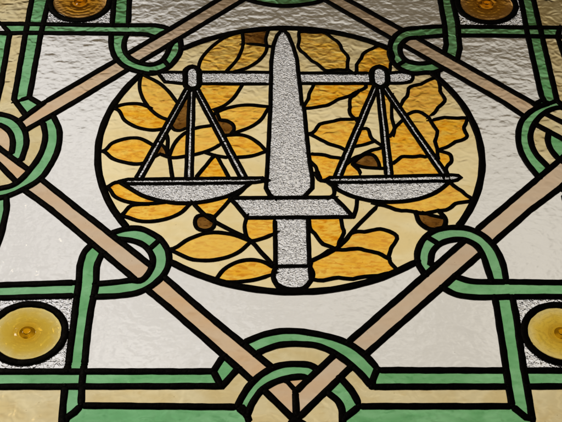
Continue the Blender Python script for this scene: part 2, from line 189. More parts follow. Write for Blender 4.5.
# ------------------------------------------------------------------ the pattern (drawing units on the window plane)
GLASS = """
cream_panel;cream_panel;0;-350,-285 -330,-285 -330,-217.95 -350,-218
clear_glass;clear_glass;0;-330,-285 -307,-285 -307,-217.9 -330,-217.95
clear_glass;clear_glass;0;-307,-285 -296,-285 -296.23,-217.88 -307,-217.9
clear_glass;clear_glass;0;-296,-285 -278,-285 -278,-217.83 -296.23,-217.88
cream_panel;cream_panel;0;-278,-285 288,-285 288,-218.09 215.99,-218.18 215.31,-260.36 48.44,-259.98 48.13,-261.02 48.13,-259.98 21.22,-259.92 21.21,-261.89 18.28,-259.91 1.76,-259.87 -0.41,-261.84 -0.41,-259.87 -29.91,-259.8 -29.91,-260.84 -30.18,-259.8 -189.93,-259.43 -189.83,-260.47 -192.82,-260.46 -193.85,-236.8 -194.35,-217.64 -278,-217.83
clear_glass;clear_glass;0;288,-285 305,-285 305,-218.07 288,-218.09
clear_glass;clear_glass;0;305,-285 327,-285 327,-218.05 305,-218.07
cream_panel;cream_panel;0;327,-285 350,-285 350,-218.02 327,-218.05
clear_glass;clear_glass;0;350,-285 368,-285 368,-218 350,-218.02
clear_glass;clear_glass;0;368,-218 368,-201 350,-200.92 350,-218.02
clear_glass;clear_glass;0;368,-201 368,-113 350,-113.02 350,-200.92
clear_glass;clear_glass;0;368,-113 368,-97 350,-96.7 350,-113.02
clear_glass;clear_glass;0;368,-97 368,46 350,62.17 350,-96.7
clear_glass;clear_glass;0;368,46 368,78 350,93.5 350,62.17
clear_glass;clear_glass;0;368,78 368,126 350,105.63 350,93.5
clear_glass;clear_glass;0;368,126 368,155 350,135.96 350,105.63
clear_glass;clear_glass;0;368,155 368,283 350,281.82 350,135.96
clear_glass;clear_glass;0;368,283 368,299 350,297.97 350,281.82
clear_glass;clear_glass;0;368,299 368,378 350,378 350,297.97
cream_panel;cream_panel;0;350,378 305,378 304.7,350.26 304.6,296.95 327.7,296.71 328.14,298.1 328.22,296.72 350,297.97
green_band;green_band;0;305,378 287,378 289.84,350.13 288.55,297.12 304.6,296.95 304.7,350.26
corner_silver;corner_silver;0;287,378 210,378 208.23,349.4 209.58,306.49 209.16,297.68 252.05,297.5 288.55,297.12 289.84,350.13
green_band;green_band;0;210,378 193,378 194,301.69 192.34,265.02 189.09,252.44 187.22,250.49 201.17,237.15 202.33,238.36 207.3,258.38 209.58,306.49 208.23,349.4
clear_glass;clear_glass;0;193,378 90,378 69.8,360.11 83.48,348.3 145.09,290.39 146.88,291.58 150.2,293.03 153.81,293.96 161.39,295.17 165.12,295.89 192.81,298.43 193.85,298.38 194,301.69
clear_glass;clear_glass;0;90,378 49.07,378 69.8,360.11
clear_glass;clear_glass;0;49.07,378 12,410 0,412 -35.67,378 -9.41,378 0,388 0,378 12,378 12,387 22.05,378
clear_glass;clear_glass;0;49.07,378 22.05,378 55.47,348.05 56.52,348.82 64.92,355.87 69.8,360.11
clear_glass;clear_glass;0;22.05,378 12,387 12,378
green_band;green_band;0;22.05,378 -9.41,378 -37.03,348.66 -33.16,346.53 -26.75,343.34 -23.48,341.9 -20.16,340.62 -15.51,339.1 -10.75,337.82 -5.92,336.78 -1.06,336.02 3.8,335.55 8.47,335.38 13.19,335.49 17.92,335.84 22.61,336.41 27.24,337.19 32.48,338.22 37.75,339.44 42.93,340.98 47.87,342.99 52.44,345.6 54.51,347.15 55.47,348.05
clear_glass;clear_glass;0;0,378 0,388 -9.41,378
clear_glass;clear_glass;0;-9.41,378 -35.67,378 -54,360.54 -52.36,359.17 -44.55,353.32 -37.03,348.66
clear_glass;clear_glass;0;-35.67,378 -75,378 -67.39,371.83 -54,360.54
clear_glass;clear_glass;0;-75,378 -172,378 -173.08,346.03 -171.41,297.39 -140.82,297.63 -131.24,294.94 -125.09,291.76 -123.78,290.42 -65.68,349.4 -54,360.54 -67.39,371.83
green_band;green_band;0;-172,378 -189,378 -191.19,345.87 -190,297.24 -171.41,297.39 -173.08,346.03
corner_silver;corner_silver;0;-189,378 -269,378 -267.29,345.19 -269.13,298.54 -192.86,297.22 -190,297.24 -191.19,345.87
green_band;green_band;0;-269,378 -286,378 -287.38,345.02 -287.3,298.78 -269.13,298.54 -267.29,345.19
cream_panel;cream_panel;0;-286,378 -330,378 -330,299.03 -318.89,299.05 -318.89,300.83 -317.55,299.05 -308.68,299.07 -287.3,298.78 -287.38,345.02
clear_glass;clear_glass;0;-330,378 -350,378 -350,299 -330,299.03
clear_glass;clear_glass;0;-350,299 -350,157 -330,133.79 -330,299.03
clear_glass;clear_glass;0;-350,157 -350,131 -343.28,123.78 -339.69,125.8 -330,132.31 -330,133.79
clear_glass;clear_glass;0;-350,131 -350,120 -343.28,123.78
clear_glass;clear_glass;0;-350,120 -350,105 -338.96,110.7 -334.03,113.85 -343.28,123.78
clear_glass;clear_glass;0;-350,105 -350,5 -336.33,7.2 -330,8.1 -330,109.52 -334.03,113.85 -338.96,110.7
clear_glass;clear_glass;0;-350,5 -350,-97 -330,-97.44 -330,8.1 -336.33,7.2
clear_glass;clear_glass;0;-350,-97 -350,-113 -330,-113.45 -330,-97.44
clear_glass;clear_glass;0;-350,-113 -350,-201 -330,-201 -330,-113.45
clear_glass;clear_glass;0;-350,-201 -350,-218 -330,-217.95 -330,-201
clear_glass;clear_glass;0;211.5,93 211.31,84.25 210.74,75.53 209.78,66.83 208.45,58.18 206.75,49.6 204.67,41.11 202.22,32.71 199.41,24.42 196.24,16.27 192.71,8.27 188.85,0.42 184.64,-7.25 180.1,-14.73 174.68,-22.76 177.55,-22.94 180.99,-23.46 184.26,-24.34 187.25,-25.55 190.18,-27.1 191.61,-28.03 195.45,-23.98 267,48.9 264.84,51.02 259.99,62.07 258.48,65.78 257.17,69.56 255.96,73.63 254.89,77.77 253.98,81.95 253.26,86.15 252.78,90.36 252.5,94.99 252.48,99.67 252.7,104.35 253.17,109 253.88,113.57 254.9,118.51 256.19,123.45 257.77,128.3 259.7,132.97 262.01,137.36 264.87,141.69 245.48,164.87 243.7,166.28 184.92,222.81 181.29,219.04 178.1,217.14 177.18,216.69 178.85,213.25 178.18,208.08 177.6,204.47 180.1,200.73 184.64,193.25 188.85,185.58 192.71,177.73 196.24,169.73 199.41,161.58 202.22,153.29 204.67,144.89 206.09,139.1 206.75,136.4 208.45,127.82 209.78,119.17 210.74,110.47 211.31,101.75
cream_glass;cream_glass;0;211.5,93 211.31,101.75 210.74,110.47 209.78,119.17 208.45,127.82 206.75,136.4 206.09,139.1 202.09,139.61 201.66,136.26 200.2,131.37 199.28,129.01 198.11,126.76 197.15,124.37 196.98,121.65 197.33,118.85 197.9,116.17 198.78,113.72 199.18,111.16 197.91,108.23 195.3,106.09 192.31,104.28 185.75,101.75 182.35,98.71 178.83,95.76 175.05,93.16 170.85,91.32 166.78,89.24 165.68,89.11 165.56,88.28 166.67,88.1 172.11,86 174.55,84.93 176.6,83.84 178.11,82.03 178.87,79.44 178.99,76.55 178.81,73.64 177.96,71.01 176.28,68.84 174.41,66.84 172.96,64.44 171.92,61.83 171.41,59.22 171.77,56.42 172.33,53.59 172.41,52.57 172.79,51.6 176.91,51.76 183,50.75 185.27,47.81 181.27,44.13 175.98,42.79 173.81,42.74 173.84,41.91 173.2,41.24 173.62,40.85 175.19,38.31 176.91,35.87 180.93,31.44 183.2,29.47 185.2,27.35 186.77,24.78 188.52,22.35 192.82,18.26 196.46,16.84 199.41,24.42 202.22,32.71 204.67,41.11 206.75,49.6 208.45,58.18 209.78,66.83 210.74,75.53 211.31,84.25
cream_glass;cream_glass;0;206.09,139.1 204.67,144.89 202.22,153.29 199.41,161.58 196.24,169.73 192.71,177.73 188.85,185.58 184.64,193.25 180.1,200.73 177.6,204.47 177.35,202.91 177.93,197.62 178.13,192.47 177.8,187.34 177.36,183.73 178.22,180.23 180.4,173.65 181.36,170.3 180.89,166.92 179.02,163.95 176.95,161.13 172.31,155.97 170.61,152.29 168.63,148.68 165.91,145.63 160.53,140.35 161.53,138.78 162.24,135.85 165.52,136.29 169.75,137.62 173.93,139.2 178.2,140.51 182.72,139.92 192.07,139.21 196.86,139.89 201.61,139.67
amber_leaf;amber_leaf;0;177.6,204.47 175.88,207.04 174.87,206.42 170.96,204.88 167.29,202.93 163.89,200.52 160.77,197.65 157.41,195.09 153.19,194.01 149.21,192.54 145.48,190.66 142.9,187.57 142.34,184.77 142.03,182.02 141.41,179.29 140.76,176.51 139.77,173.84 137.35,170.82 135.39,167.66 134.18,164.13 132.75,160.69 131.35,157.67 136.97,143.28 139.15,145.36 142.05,147.36 144.96,149.16 147.86,149.91 149.95,149.73 151.93,148.96 154.6,147.38 157.15,144.71 159.63,141.76 160.53,140.35 165.91,145.63 168.63,148.68 170.61,152.29 172.31,155.97 176.95,161.13 179.02,163.95 180.89,166.92 181.36,170.3 180.4,173.65 178.22,180.23 177.36,183.73 177.8,187.34 178.13,192.47 177.93,197.62 177.35,202.91
clear_glass;clear_glass;0;175.88,207.04 178.23,208.49 178.85,213.25 177.18,216.69 174.82,215.55 172.14,215.04 170.1,215.01
cream_glass;cream_glass;0;175.88,207.04 170.1,215.01 166.47,215.11 163.64,215.04 160.65,214.55 157.66,213.86 154.7,213.31 151.81,213.25 148.66,213.87 145.49,215.01 142.43,216.56 139.59,218.42 137.09,220.48 134.78,222.99 132.78,225.9 131.06,229.08 129.61,232.38 128.53,235.38 127.98,233.42 126.39,230.11 125.75,226.65 125.55,223.07 124.97,219.56 124.23,216.08 124.41,214.21 125.84,214.34 130.47,215.09 135.06,215.68 139.47,215.63 143.57,214.49 146.57,213.08 148.86,211.08 149.42,208.63 149.26,205.95 148.33,202.71 146.55,199.98 144.51,198.73 141.99,197.99 139.44,197.39 135.68,196.68 131.81,196.42 123.97,196.49 120.17,196.43 120.08,196.12 118.8,193.89 117.35,192.4 118.03,191.74 123.77,177.07 124.56,177.38 124.36,175.54 131.35,157.67 132.75,160.69 134.18,164.13 135.39,167.66 137.35,170.82 139.77,173.84 140.76,176.51 141.41,179.29 142.03,182.02 142.34,184.77 142.9,187.57 145.48,190.66 149.21,192.54 153.19,194.01 157.41,195.09 160.77,197.65 163.89,200.52 167.29,202.93 170.96,204.88 174.87,206.42
green_band;green_band;0;170.1,215.01 172.14,215.04 174.82,215.55 178.1,217.14 181.29,219.04 184.92,222.81 173.54,233.75 173.14,233.34 164.88,231.2 162.14,230.71 159.44,230.62 156.4,230.98 152.69,231.81 149.36,233 146.37,234.61 143.95,236.65 143,235.33 135.79,229.16 132.1,227.15 132.78,225.9 134.78,222.99 137.09,220.48 139.59,218.42 142.43,216.56 145.49,215.01 148.66,213.87 151.81,213.25 154.7,213.31 157.66,213.86 160.65,214.55 163.64,215.04 166.47,215.11
clear_glass;clear_glass;0;156.4,230.98 159.44,230.62 162.14,230.71 164.88,231.2 173.14,233.34 173.54,233.75 141.23,264.96 139.95,261.74 139.19,258.6 138.78,255.35 138.72,252.1 139,248.98 139.49,246.35 140.22,243.67 141.2,241.06 142.44,238.67 143.95,236.65 146.37,234.61 149.36,233 152.69,231.81
green_band;green_band;0;139.37,247 139,248.98 138.72,252.1 138.78,255.35 139.19,258.6 139.95,261.74 141.06,264.64 142.33,267.05 143.89,269.43 145.7,271.64 147.71,273.58 149.87,275.11 152.3,276.12 154.99,276.66 160.71,277.15 163.52,277.49 192.55,281.37 193.08,281.34 193.85,298.38 192.81,298.43 165.12,295.89 161.39,295.17 153.81,293.96 150.2,293.03 146.88,291.58 143.83,289.55 140.95,287.07 138.29,284.27 135.9,281.27 133.8,278.18 131.79,274.47 130.15,270.47 128.86,266.29 127.89,262.03 127.2,257.81 127.18,256.38 128.02,255.29 129.19,251.72 129.83,247.62 130.38,242.72 129.25,237.92 128.53,235.38 129.61,232.38 131.06,229.08 132.1,227.15 135.79,229.16 143,235.33 143.95,236.65 142.44,238.67 141.2,241.06 140.22,243.67
clear_glass;clear_glass;0;127.18,256.38 127.2,257.81 127.89,262.03 128.86,266.29 130.15,270.47 131.68,274.21 55.47,348.05 54.51,347.15 52.44,345.6 47.87,342.99 42.93,340.98 37.75,339.44 32.48,338.22 27.24,337.19 22.61,336.41 17.92,335.84 13.19,335.49 8.47,335.38 3.8,335.55 -1.06,336.02 -5.92,336.78 -10.75,337.82 -15.51,339.1 -20.16,340.62 -23.48,341.9 -26.75,343.34 -33.16,346.53 -37.03,348.66 -40.68,344.78 -97.53,287.84 -112.97,272.22 -110.26,269.55 -109.22,260.11 -109.03,256.98 -109.18,253.45 -104,257.24 -96.73,262.1 -89.25,266.64 -81.58,270.85 -73.73,274.71 -65.73,278.24 -57.58,281.41 -49.29,284.22 -40.89,286.67 -32.4,288.75 -23.82,290.45 -15.17,291.78 -6.47,292.74 2.25,293.31 11,293.5 19.75,293.31 28.47,292.74 37.17,291.78 45.82,290.45 54.4,288.75 62.89,286.67 71.29,284.22 79.58,281.41 87.73,278.24 95.73,274.71 103.58,270.85 111.25,266.64 118.73,262.1 120.73,262.15 123.49,260.75 125.95,257.95
amber_leaf;amber_leaf;0;127.18,256.38 118.73,262.1 117.56,262.22 114.7,261.75 111.86,260.62 106.83,256.25 103.57,254.44 100.83,252.27 98.36,249.62 96.18,246.63 93.89,239.51 92.07,236.48 90.09,232.31 87.88,227.98 87.47,218.35 86.57,213.69 103.9,213.8 104.23,216.26 105.06,218.94 106.47,221.15 108.43,222.97 110.8,224.51 113.14,225.09 116.29,223.73 119.02,221.23 120.32,219 120.99,216.31 121.17,213.9 124.41,214.21 124.23,216.08 124.97,219.56 125.55,223.07 125.75,226.65 126.39,230.11 127.98,233.42 128.53,235.38 127.35,239.91 126.76,244.34 126.58,248.87 126.74,253.4
cream_glass;cream_glass;0;118.73,262.1 111.25,266.64 103.58,270.85 95.73,274.71 87.73,278.24 79.58,281.41 71.29,284.22 62.89,286.67 54.4,288.75 45.82,290.45 37.17,291.78 28.47,292.74 24.61,292.99 24.78,290.79 25.69,287.84 27.66,286.8 30.61,286.91 34.16,286.41 37.42,285.64 40.91,285.57 51.73,286.17 54.95,284.79 57.07,282.68 59.05,280.51 60.87,278.17 62.42,275.65 64.31,273.54 66.91,271.31 68.86,268.5 70.24,265.36 71.47,262.18 72.45,255.49 73.8,252.61 75.36,249.86 76.76,247.05 78.38,244.24 79.48,239.36 78.51,234.32 77.74,229.33 77.61,224.26 77.68,219.98 84.25,213.68 86.57,213.69 87.47,218.35 87.88,227.98 90.09,232.31 92.07,236.48 93.89,239.51 96.18,246.63 98.36,249.62 100.83,252.27 103.57,254.44 106.83,256.25 111.86,260.62 114.7,261.75 117.56,262.22
cream_glass;cream_glass;0;24.61,292.99 19.75,293.31 11,293.5 2.25,293.31 -6.47,292.74 -10.09,292.34 -10.02,291.74 -10.8,287.45 -12.52,278.87 -13.13,274.57 -13.32,270.27 -13.06,267.23 -12.1,260.97 -8.02,259.96 -5.04,259.7 -4.9,261.33 -0.43,279.44 6.02,290.94 12.16,281.82 17.45,261.49 21.41,237.13 22.56,213.28 84.25,213.68 77.68,219.98 77.69,219.23 75.08,219.04 72.45,219.06 69.81,219.37 67.2,219.53 64.59,219.23 56.8,217.84 54.15,217.72 51.71,218.65 49.75,220.89 48.18,223.4 44.73,228.22 42.96,230.31 38.52,233.96 36.88,236.2 35.5,238.59 33.55,241.42 30.15,247.65 27.81,250.04 25.77,252.64 24.31,255.88 23.09,259.41 23.23,263.17 24.23,266.9 24.84,273.87 24.73,277.25 24.45,280.69 24.85,284.07 25.44,287.42 25.69,287.84 24.78,290.79
brown_leaf;brown_leaf;0;-10.09,292.34 -15.17,291.78 -23.82,290.45 -32.4,288.75 -40.29,286.82 -39.25,270.72 -39.22,264.19 -29.92,263.97 -26.59,263.79 -23.28,263.44 -20.2,262.91 -17.15,262.24 -12.1,260.97 -13.06,267.23 -13.32,270.27 -13.13,274.57 -12.52,278.87 -10.02,291.74
amber_leaf;amber_leaf;1;-40.29,286.82 -42.42,286.22 -52.58,280.6 -56.24,278.35 -59.65,275.81 -63.02,272.77 -66.19,269.46 -69.17,265.95 -71.99,262.31 -74.64,258.59 -77.41,254.42 -80.03,250.09 -82.42,245.64 -84.49,241.07 -86.17,236.4 -87.16,232.36 -87.82,228.21 -88.83,218.6 -88.08,217.34 -87.74,215.92 -87.51,214.29 -57.96,214.33 -57.96,214.91 -55.23,219.66 -49.6,229.09 -47.04,233.9 -44.87,238.87 -43.5,242.75 -42.27,246.72 -41.22,250.74 -40.34,254.79 -39.66,258.84 -39.18,264.75 -39.25,270.72
cream_glass;cream_glass;0;-49.29,284.22 -57.58,281.41 -65.73,278.24 -73.73,274.71 -81.58,270.85 -89.25,266.64 -96.73,262.1 -104,257.24 -109.18,253.45 -109.6,250.27 -110.38,246.67 -111.42,243.1 -112.66,239.6 -114.04,236.21 -115.83,232.2 -117.82,228.18 -120.09,224.34 -122.71,220.86 -125.75,217.91 -128.14,216.14 -130.76,214.5 -131.66,214.04 -103.15,213.77 -102.61,217.23 -101.22,219.79 -98.58,222.34 -95.53,223.72 -92.39,222.41 -89.6,219.87 -88.83,218.6 -87.82,228.21 -87.16,232.36 -86.17,236.4 -84.49,241.07 -82.42,245.64 -80.03,250.09 -77.41,254.42 -74.64,258.59 -71.99,262.31 -69.17,265.95 -66.19,269.46 -63.02,272.77 -59.65,275.81 -56.24,278.35 -52.58,280.6 -44.98,284.76
green_band;green_band;0;-109.18,253.45 -109.03,256.98 -109.22,260.11 -110.26,269.55 -112.97,272.22 -120.84,264.26 -120.2,263.63 -121.95,258.25 -122.67,255.41 -124.41,246.81 -125.26,244.03 -126.31,241.12 -127.47,238.2 -128.75,235.65 -127.93,235.24 -121.01,223.12 -120.09,224.34 -117.82,228.18 -115.83,232.2 -114.04,236.21 -112.66,239.6 -111.42,243.1 -110.38,246.67 -109.6,250.27
clear_glass;clear_glass;0;-127.72,237.7 -126.31,241.12 -125.26,244.03 -124.41,246.81 -122.67,255.41 -121.95,258.25 -120.2,263.63 -120.84,264.26 -154.61,230.12 -151.37,228.69 -148.52,227.67 -145.59,226.93 -142.73,226.61 -140.02,226.89 -137.31,227.91 -134.96,229.26 -132.63,231.06 -130.61,233.04 -128.86,235.45
green_band;green_band;0;-137.31,227.91 -140.02,226.89 -142.73,226.61 -145.59,226.93 -148.52,227.67 -151.37,228.69 -154.05,229.83 -156.78,231.24 -159.44,232.95 -161.96,234.9 -164.27,237.05 -166.3,239.35 -168.06,241.85 -169.58,244.59 -170.87,247.48 -171.95,250.45 -172.81,253.43 -173.45,256.47 -173.85,259.6 -174.04,262.77 -174.03,265.95 -173.84,269.08 -173.52,271.54 -173.02,273.99 -171.24,281.33 -189.73,281.71 -189.11,267.24 -188.71,262.47 -187.98,257.77 -187.16,253.97 -186.21,250.17 -185.09,246.41 -183.76,242.75 -182.18,239.24 -180.35,235.85 -178.3,232.51 -176.03,229.31 -173.54,226.33 -170.84,223.65 -167.72,221.15 -164.3,218.9 -160.68,216.93 -156.92,215.25 -153.12,213.87 -150.4,213.02 -147.6,212.22 -144.76,211.61 -141.95,211.3 -140.65,211.34 -140.76,214.38 -131.66,214.04 -130.76,214.5 -128.14,216.14 -125.75,217.91 -122.71,220.86 -121.01,223.12 -127.93,235.24 -128.75,235.65 -130.61,233.04 -132.63,231.06 -134.96,229.26
cream_glass;cream_glass;0;-149.71,212.82 -150.85,213.16 -150.88,211.22 -151,210.07 -150.33,210 -138.35,201.46 -134.51,198.45 -130.95,195.16 -128.36,192.34 -125.89,189.37 -123.55,186.29 -121.31,183.13 -119.17,179.92 -117.19,176.68 -115.34,173.35 -110.05,163.21 -109.08,162.89 -100.85,187.81 -99.89,188.38 -101.48,190.81 -102.28,193.84 -102.32,194.25 -124.83,197.47 -133.53,213.09 -136.38,212.02 -139.22,211.4 -141.95,211.3 -144.76,211.61 -147.6,212.22
cream_glass;cream_glass;0;-150.88,211.22 -153.24,208 -158.1,200.73 -162.64,193.25 -166.85,185.58 -170.71,177.73 -174.24,169.73 -177.41,161.58 -179.98,153.99 -169.87,158.54 -166.03,159.91 -162.11,160.71 -159.19,160.97 -156.18,161.06 -153.17,160.92 -150.24,160.49 -147.47,159.69 -145.21,158.6 -143.05,157.2 -140.3,155.25 -142.74,159.3 -144.6,162.88 -146.28,166.57 -147.75,170.34 -149.03,174.13 -150.09,177.99 -150.97,181.92 -151.64,185.9 -152.12,189.9 -152.38,193.89 -152.35,197.91 -152.03,201.94
clear_glass;clear_glass;0;-150.88,211.22 -150.85,213.16 -153.12,213.87 -156.92,215.25 -160.68,216.93 -164.3,218.9 -165.15,219.46 -224.26,159.69 -242.98,141.75 -240.95,139.63 -235.63,127.44 -234.05,123.34 -232.81,119.15 -231.82,114.25 -231.16,109.24 -230.81,104.17 -230.71,99.1 -230.83,94.07 -231.25,88.38 -232.01,82.67 -233.07,77 -234.39,71.38 -237.2,61.68 -238.55,57.49 -240.07,53.36 -241.85,49.39 -243.96,45.66 -244.5,44.92 -201.22,0.89 -167.31,-32.74 -165.03,-30.44 -159.75,-27.84 -157.09,-26.63 -154.36,-25.7 -151.06,-24.97 -153.24,-22 -158.1,-14.73 -162.49,-7.5 -166.85,0.42 -170.71,8.27 -174.24,16.27 -177.41,24.42 -180.15,32.5 -182.67,41.11 -184.75,49.6 -186.45,58.18 -187.78,66.83 -188.74,75.53 -189.31,84.25 -189.5,93 -189.31,101.75 -188.74,110.47 -187.78,119.17 -186.45,127.82 -184.75,136.4 -182.67,144.89 -180.21,153.31 -181.25,153.45 -179.98,153.99 -177.41,161.58 -174.24,169.73 -170.71,177.73 -166.85,185.58 -162.64,193.25 -158.1,200.73 -153.24,208
amber_leaf;amber_leaf;0;-179.98,153.99 -180.21,153.31 -178.23,153.03 -175.37,152.39 -172.32,150.07 -170.27,146.38 -167.02,137.64 -164.72,133.97 -161.98,131.18 -158.99,128.55 -155.78,126.14 -152.41,124.03 -148.92,122.27 -146.16,121.15 -143.28,120.18 -140.33,119.41 -137.36,118.88 -134.41,118.62 -131.38,118.74 -128.33,119.23 -123.09,120.48 -118.31,134.95 -122.71,136.96 -125.33,138.49 -128.97,141.29 -132.3,144.56 -135.35,148.17 -138.14,151.98 -140.3,155.25 -143.05,157.2 -145.21,158.6 -147.47,159.69 -150.24,160.49 -153.17,160.92 -156.18,161.06 -159.19,160.97 -162.11,160.71 -166.03,159.91 -169.87,158.54
cream_glass;cream_glass;0;-180.21,153.31 -182.67,144.89 -184.75,136.4 -186.45,127.82 -187.78,119.17 -188.74,110.47 -189.31,101.75 -189.5,93 -189.35,85.9 -187.05,86.02 -184.51,85.91 -182.21,87.28 -180.49,89.75 -177.5,95.74 -175.57,98.13 -173.33,99.84 -170.9,101.37 -168.32,102.7 -165.66,103.83 -162.98,104.72 -159.82,105.54 -156.51,106.17 -153.16,106.47 -149.89,106.31 -146.82,105.56 -143.79,104.02 -140.89,102.12 -138.77,100.6 -132.72,95.63 -131.43,95.21 -123.09,120.48 -128.33,119.23 -131.38,118.74 -134.41,118.62 -137.36,118.88 -140.33,119.41 -143.28,120.18 -146.16,121.15 -148.92,122.27 -152.41,124.03 -155.78,126.14 -158.99,128.55 -161.98,131.18 -164.72,133.97 -167.02,137.64 -170.27,146.38 -172.32,150.07 -175.37,152.39 -178.23,153.03
cream_glass;cream_glass;0;-189.35,85.9 -189.31,84.25 -188.74,75.53 -187.78,66.83 -186.45,58.18 -184.75,49.6 -182.67,41.11 -180.22,32.71 -176.83,32.51 -174.46,33.68 -170.36,37.86 -168.08,39.37 -165.35,39.98 -166.4,40.23 -155.47,44.05 -147.05,44.23 -147.12,47.69 -140.67,67.23 -142.07,67.7 -144.58,66.94 -147.75,66.55 -151,66.73 -154.27,67.32 -157.5,68.17 -163.41,70.05 -166.17,71.14 -168.86,72.4 -171.46,73.83 -173.92,75.41 -176.12,77.5 -179.95,82.64 -182.03,84.75 -184.51,85.91 -187.03,85.77
cream_glass;cream_glass;0;-180.15,32.5 -177.41,24.42 -174.24,16.27 -170.71,8.27 -166.85,0.42 -162.64,-7.25 -160.74,-7.5 -157.9,-5.95 -155.79,-2.93 -153.98,0.73 -152.05,4.21 -149.56,6.65 -146.49,7.85 -143.05,8.43 -135.72,8.76 -132.13,9.07 -131.81,9.23 -135.51,9.06 -138.25,9.1 -143.76,9.49 -146.47,9.88 -149.12,10.45 -152.87,11.55 -156.59,12.96 -160.18,14.67 -163.57,16.69 -166.64,19 -168.8,21.69 -172.21,28.38 -174.18,31.09 -176.83,32.51
cream_glass;cream_glass;0;-162.49,-7.5 -158.1,-14.73 -153.24,-22 -151.06,-24.97 -148.32,-24.55 -145.21,-24.34 -142.16,-24.47 -139.24,-24.99 -136.61,-25.94 -134.05,-27.25 -129.17,-30.37 -126.66,-32.11 -124.21,-33.97 -121.86,-35.97 -119.67,-38.1 -117.71,-40.38 -115.87,-42.95 -114.21,-45.7 -112.76,-48.59 -111.53,-51.56 -111.04,-53.02 -109.82,-53.02 -105.34,-51.77 -101.39,-48.94 -93.99,-41.59 -89.97,-38.61 -82.35,-34.54 -78.4,-32.74 -74.39,-31.31 -70.32,-30.39 -66.39,-30.06 -62.36,-30.14 -58.29,-30.56 -54.27,-31.26 -50.37,-32.18 -46.1,-33.63 -41.97,-35.55 -33.86,-40 -29.78,-42.12 -32.44,-45.38 -37.65,-52.07 -40.44,-55.15 -43.53,-57.81 -47.59,-60.4 -52.02,-62.59 -56.69,-64.37 -61.49,-65.73 -66.27,-66.67 -70.13,-67.13 -74.09,-67.34 -78.08,-67.27 -82.01,-66.92 -85.82,-66.26 -90.78,-64.43 -95.47,-61.64 -100.08,-58.48 -104.79,-55.55 -111.04,-53.02 -110.52,-54.57 -109.87,-57.1 -109.36,-59.7 -109,-62.34 -108.8,-64.98 -108.77,-67.75 -104,-71.24 -96.73,-76.1 -89.25,-80.64 -81.58,-84.85 -73.73,-88.71 -65.73,-92.24 -63.98,-92.92 -58.5,-82.77 -56.05,-79.05 -53.11,-75.84 -50.28,-73.53 -47.17,-71.4 -43.85,-69.54 -40.41,-68.07 -36.93,-67.07 -33.75,-66.6 -30.42,-66.46 -27.06,-66.63 -23.76,-67.13 -20.63,-67.93 -17.53,-69.28 -14.6,-71.13 -6.84,-76.98 -6.61,-75.89 -18.95,-58.22 -21.19,-54.76 -25.52,-47.71 -27.85,-44.34 -30.44,-41.22 -32.67,-39.32 -32.8,-39.04 -34.02,-37.91 -37.98,-34.97 -46.36,-29.53 -50.44,-26.7 -60.26,-19.65 -66.04,-15.35 -65.94,-16.59 -66.1,-19.55 -66.76,-22.53 -68.11,-24.89 -70.16,-26.35 -72.76,-27.31 -75.37,-27.66 -78.01,-27.33 -80.65,-26.38 -82.76,-24.92 -84.23,-22.57 -85.04,-19.61 -85.34,-16.63 -85.23,-13.6 -84.6,-10.56 -83.23,-8.25 -81.17,-7.1 -78.53,-6.53 -75.82,-6.36 -77.61,-4.36 -80.79,-0.25 -88.41,10.42 -90.11,10.27 -92.04,7.47 -96.25,1.04 -98.55,-1.94 -101.16,-4.55 -104.08,-6.73 -107.26,-8.66 -110.62,-10.35 -114.09,-11.78 -117.58,-12.99 -121.44,-14.04 -125.43,-14.82 -129.49,-15.32 -133.54,-15.5 -137.51,-15.35 -142.2,-14.32 -146.78,-12.41 -151.35,-10.23 -155.97,-8.39 -160.74,-7.5
green_band;green_band;0;-151.06,-24.97 -154.36,-25.7 -157.09,-26.63 -159.75,-27.84 -165.03,-30.44 -167.31,-32.74 -159.84,-40.15 -158.82,-39.12 -150.11,-40.43 -147.28,-41.1 -144.11,-42.07 -141,-43.24 -138.09,-44.73 -135.81,-46.31 -133.65,-48.14 -131.68,-50.16 -129.94,-52.3 -128.32,-54.76 -126.92,-57.43 -125.78,-60.24 -124.93,-63.12 -124.41,-65.99 -124.24,-68.67 -124.35,-71.43 -124.72,-74.19 -125.31,-76.91 -126.09,-79.49 -127.27,-82.72 -128.73,-86.09 -130.52,-89.21 -132.69,-91.69 -135.29,-93.11 -137.65,-93.27 -140.26,-92.97 -142.85,-92.81 -145.78,-93.08 -154.52,-94.7 -158.8,-95.28 -176.65,-97.23 -176.93,-105.28 -177.45,-113.17 -175.39,-113.33 -162.1,-112.92 -157.69,-112.64 -153.32,-112.09 -145.57,-110.73 -141.73,-109.83 -138,-108.66 -134.47,-107.15 -131.52,-105.51 -128.56,-103.55 -125.91,-101.53 -123.32,-99.27 -120.93,-96.87 -118.84,-94.48 -116.87,-91.93 -115.06,-89.25 -113.46,-86.47 -112.1,-83.61 -110.96,-80.57 -110.05,-77.39 -109.37,-74.13 -108.94,-70.85 -108.77,-67.75 -108.8,-64.98 -109,-62.34 -109.36,-59.7 -109.87,-57.1 -110.52,-54.57 -111.53,-51.56 -112.76,-48.59 -114.21,-45.7 -115.87,-42.95 -117.71,-40.38 -119.67,-38.1 -121.86,-35.97 -124.21,-33.97 -126.66,-32.11 -131.57,-28.78 -134.05,-27.25 -136.61,-25.94 -139.24,-24.99 -142.16,-24.47 -145.21,-24.34 -148.32,-24.55
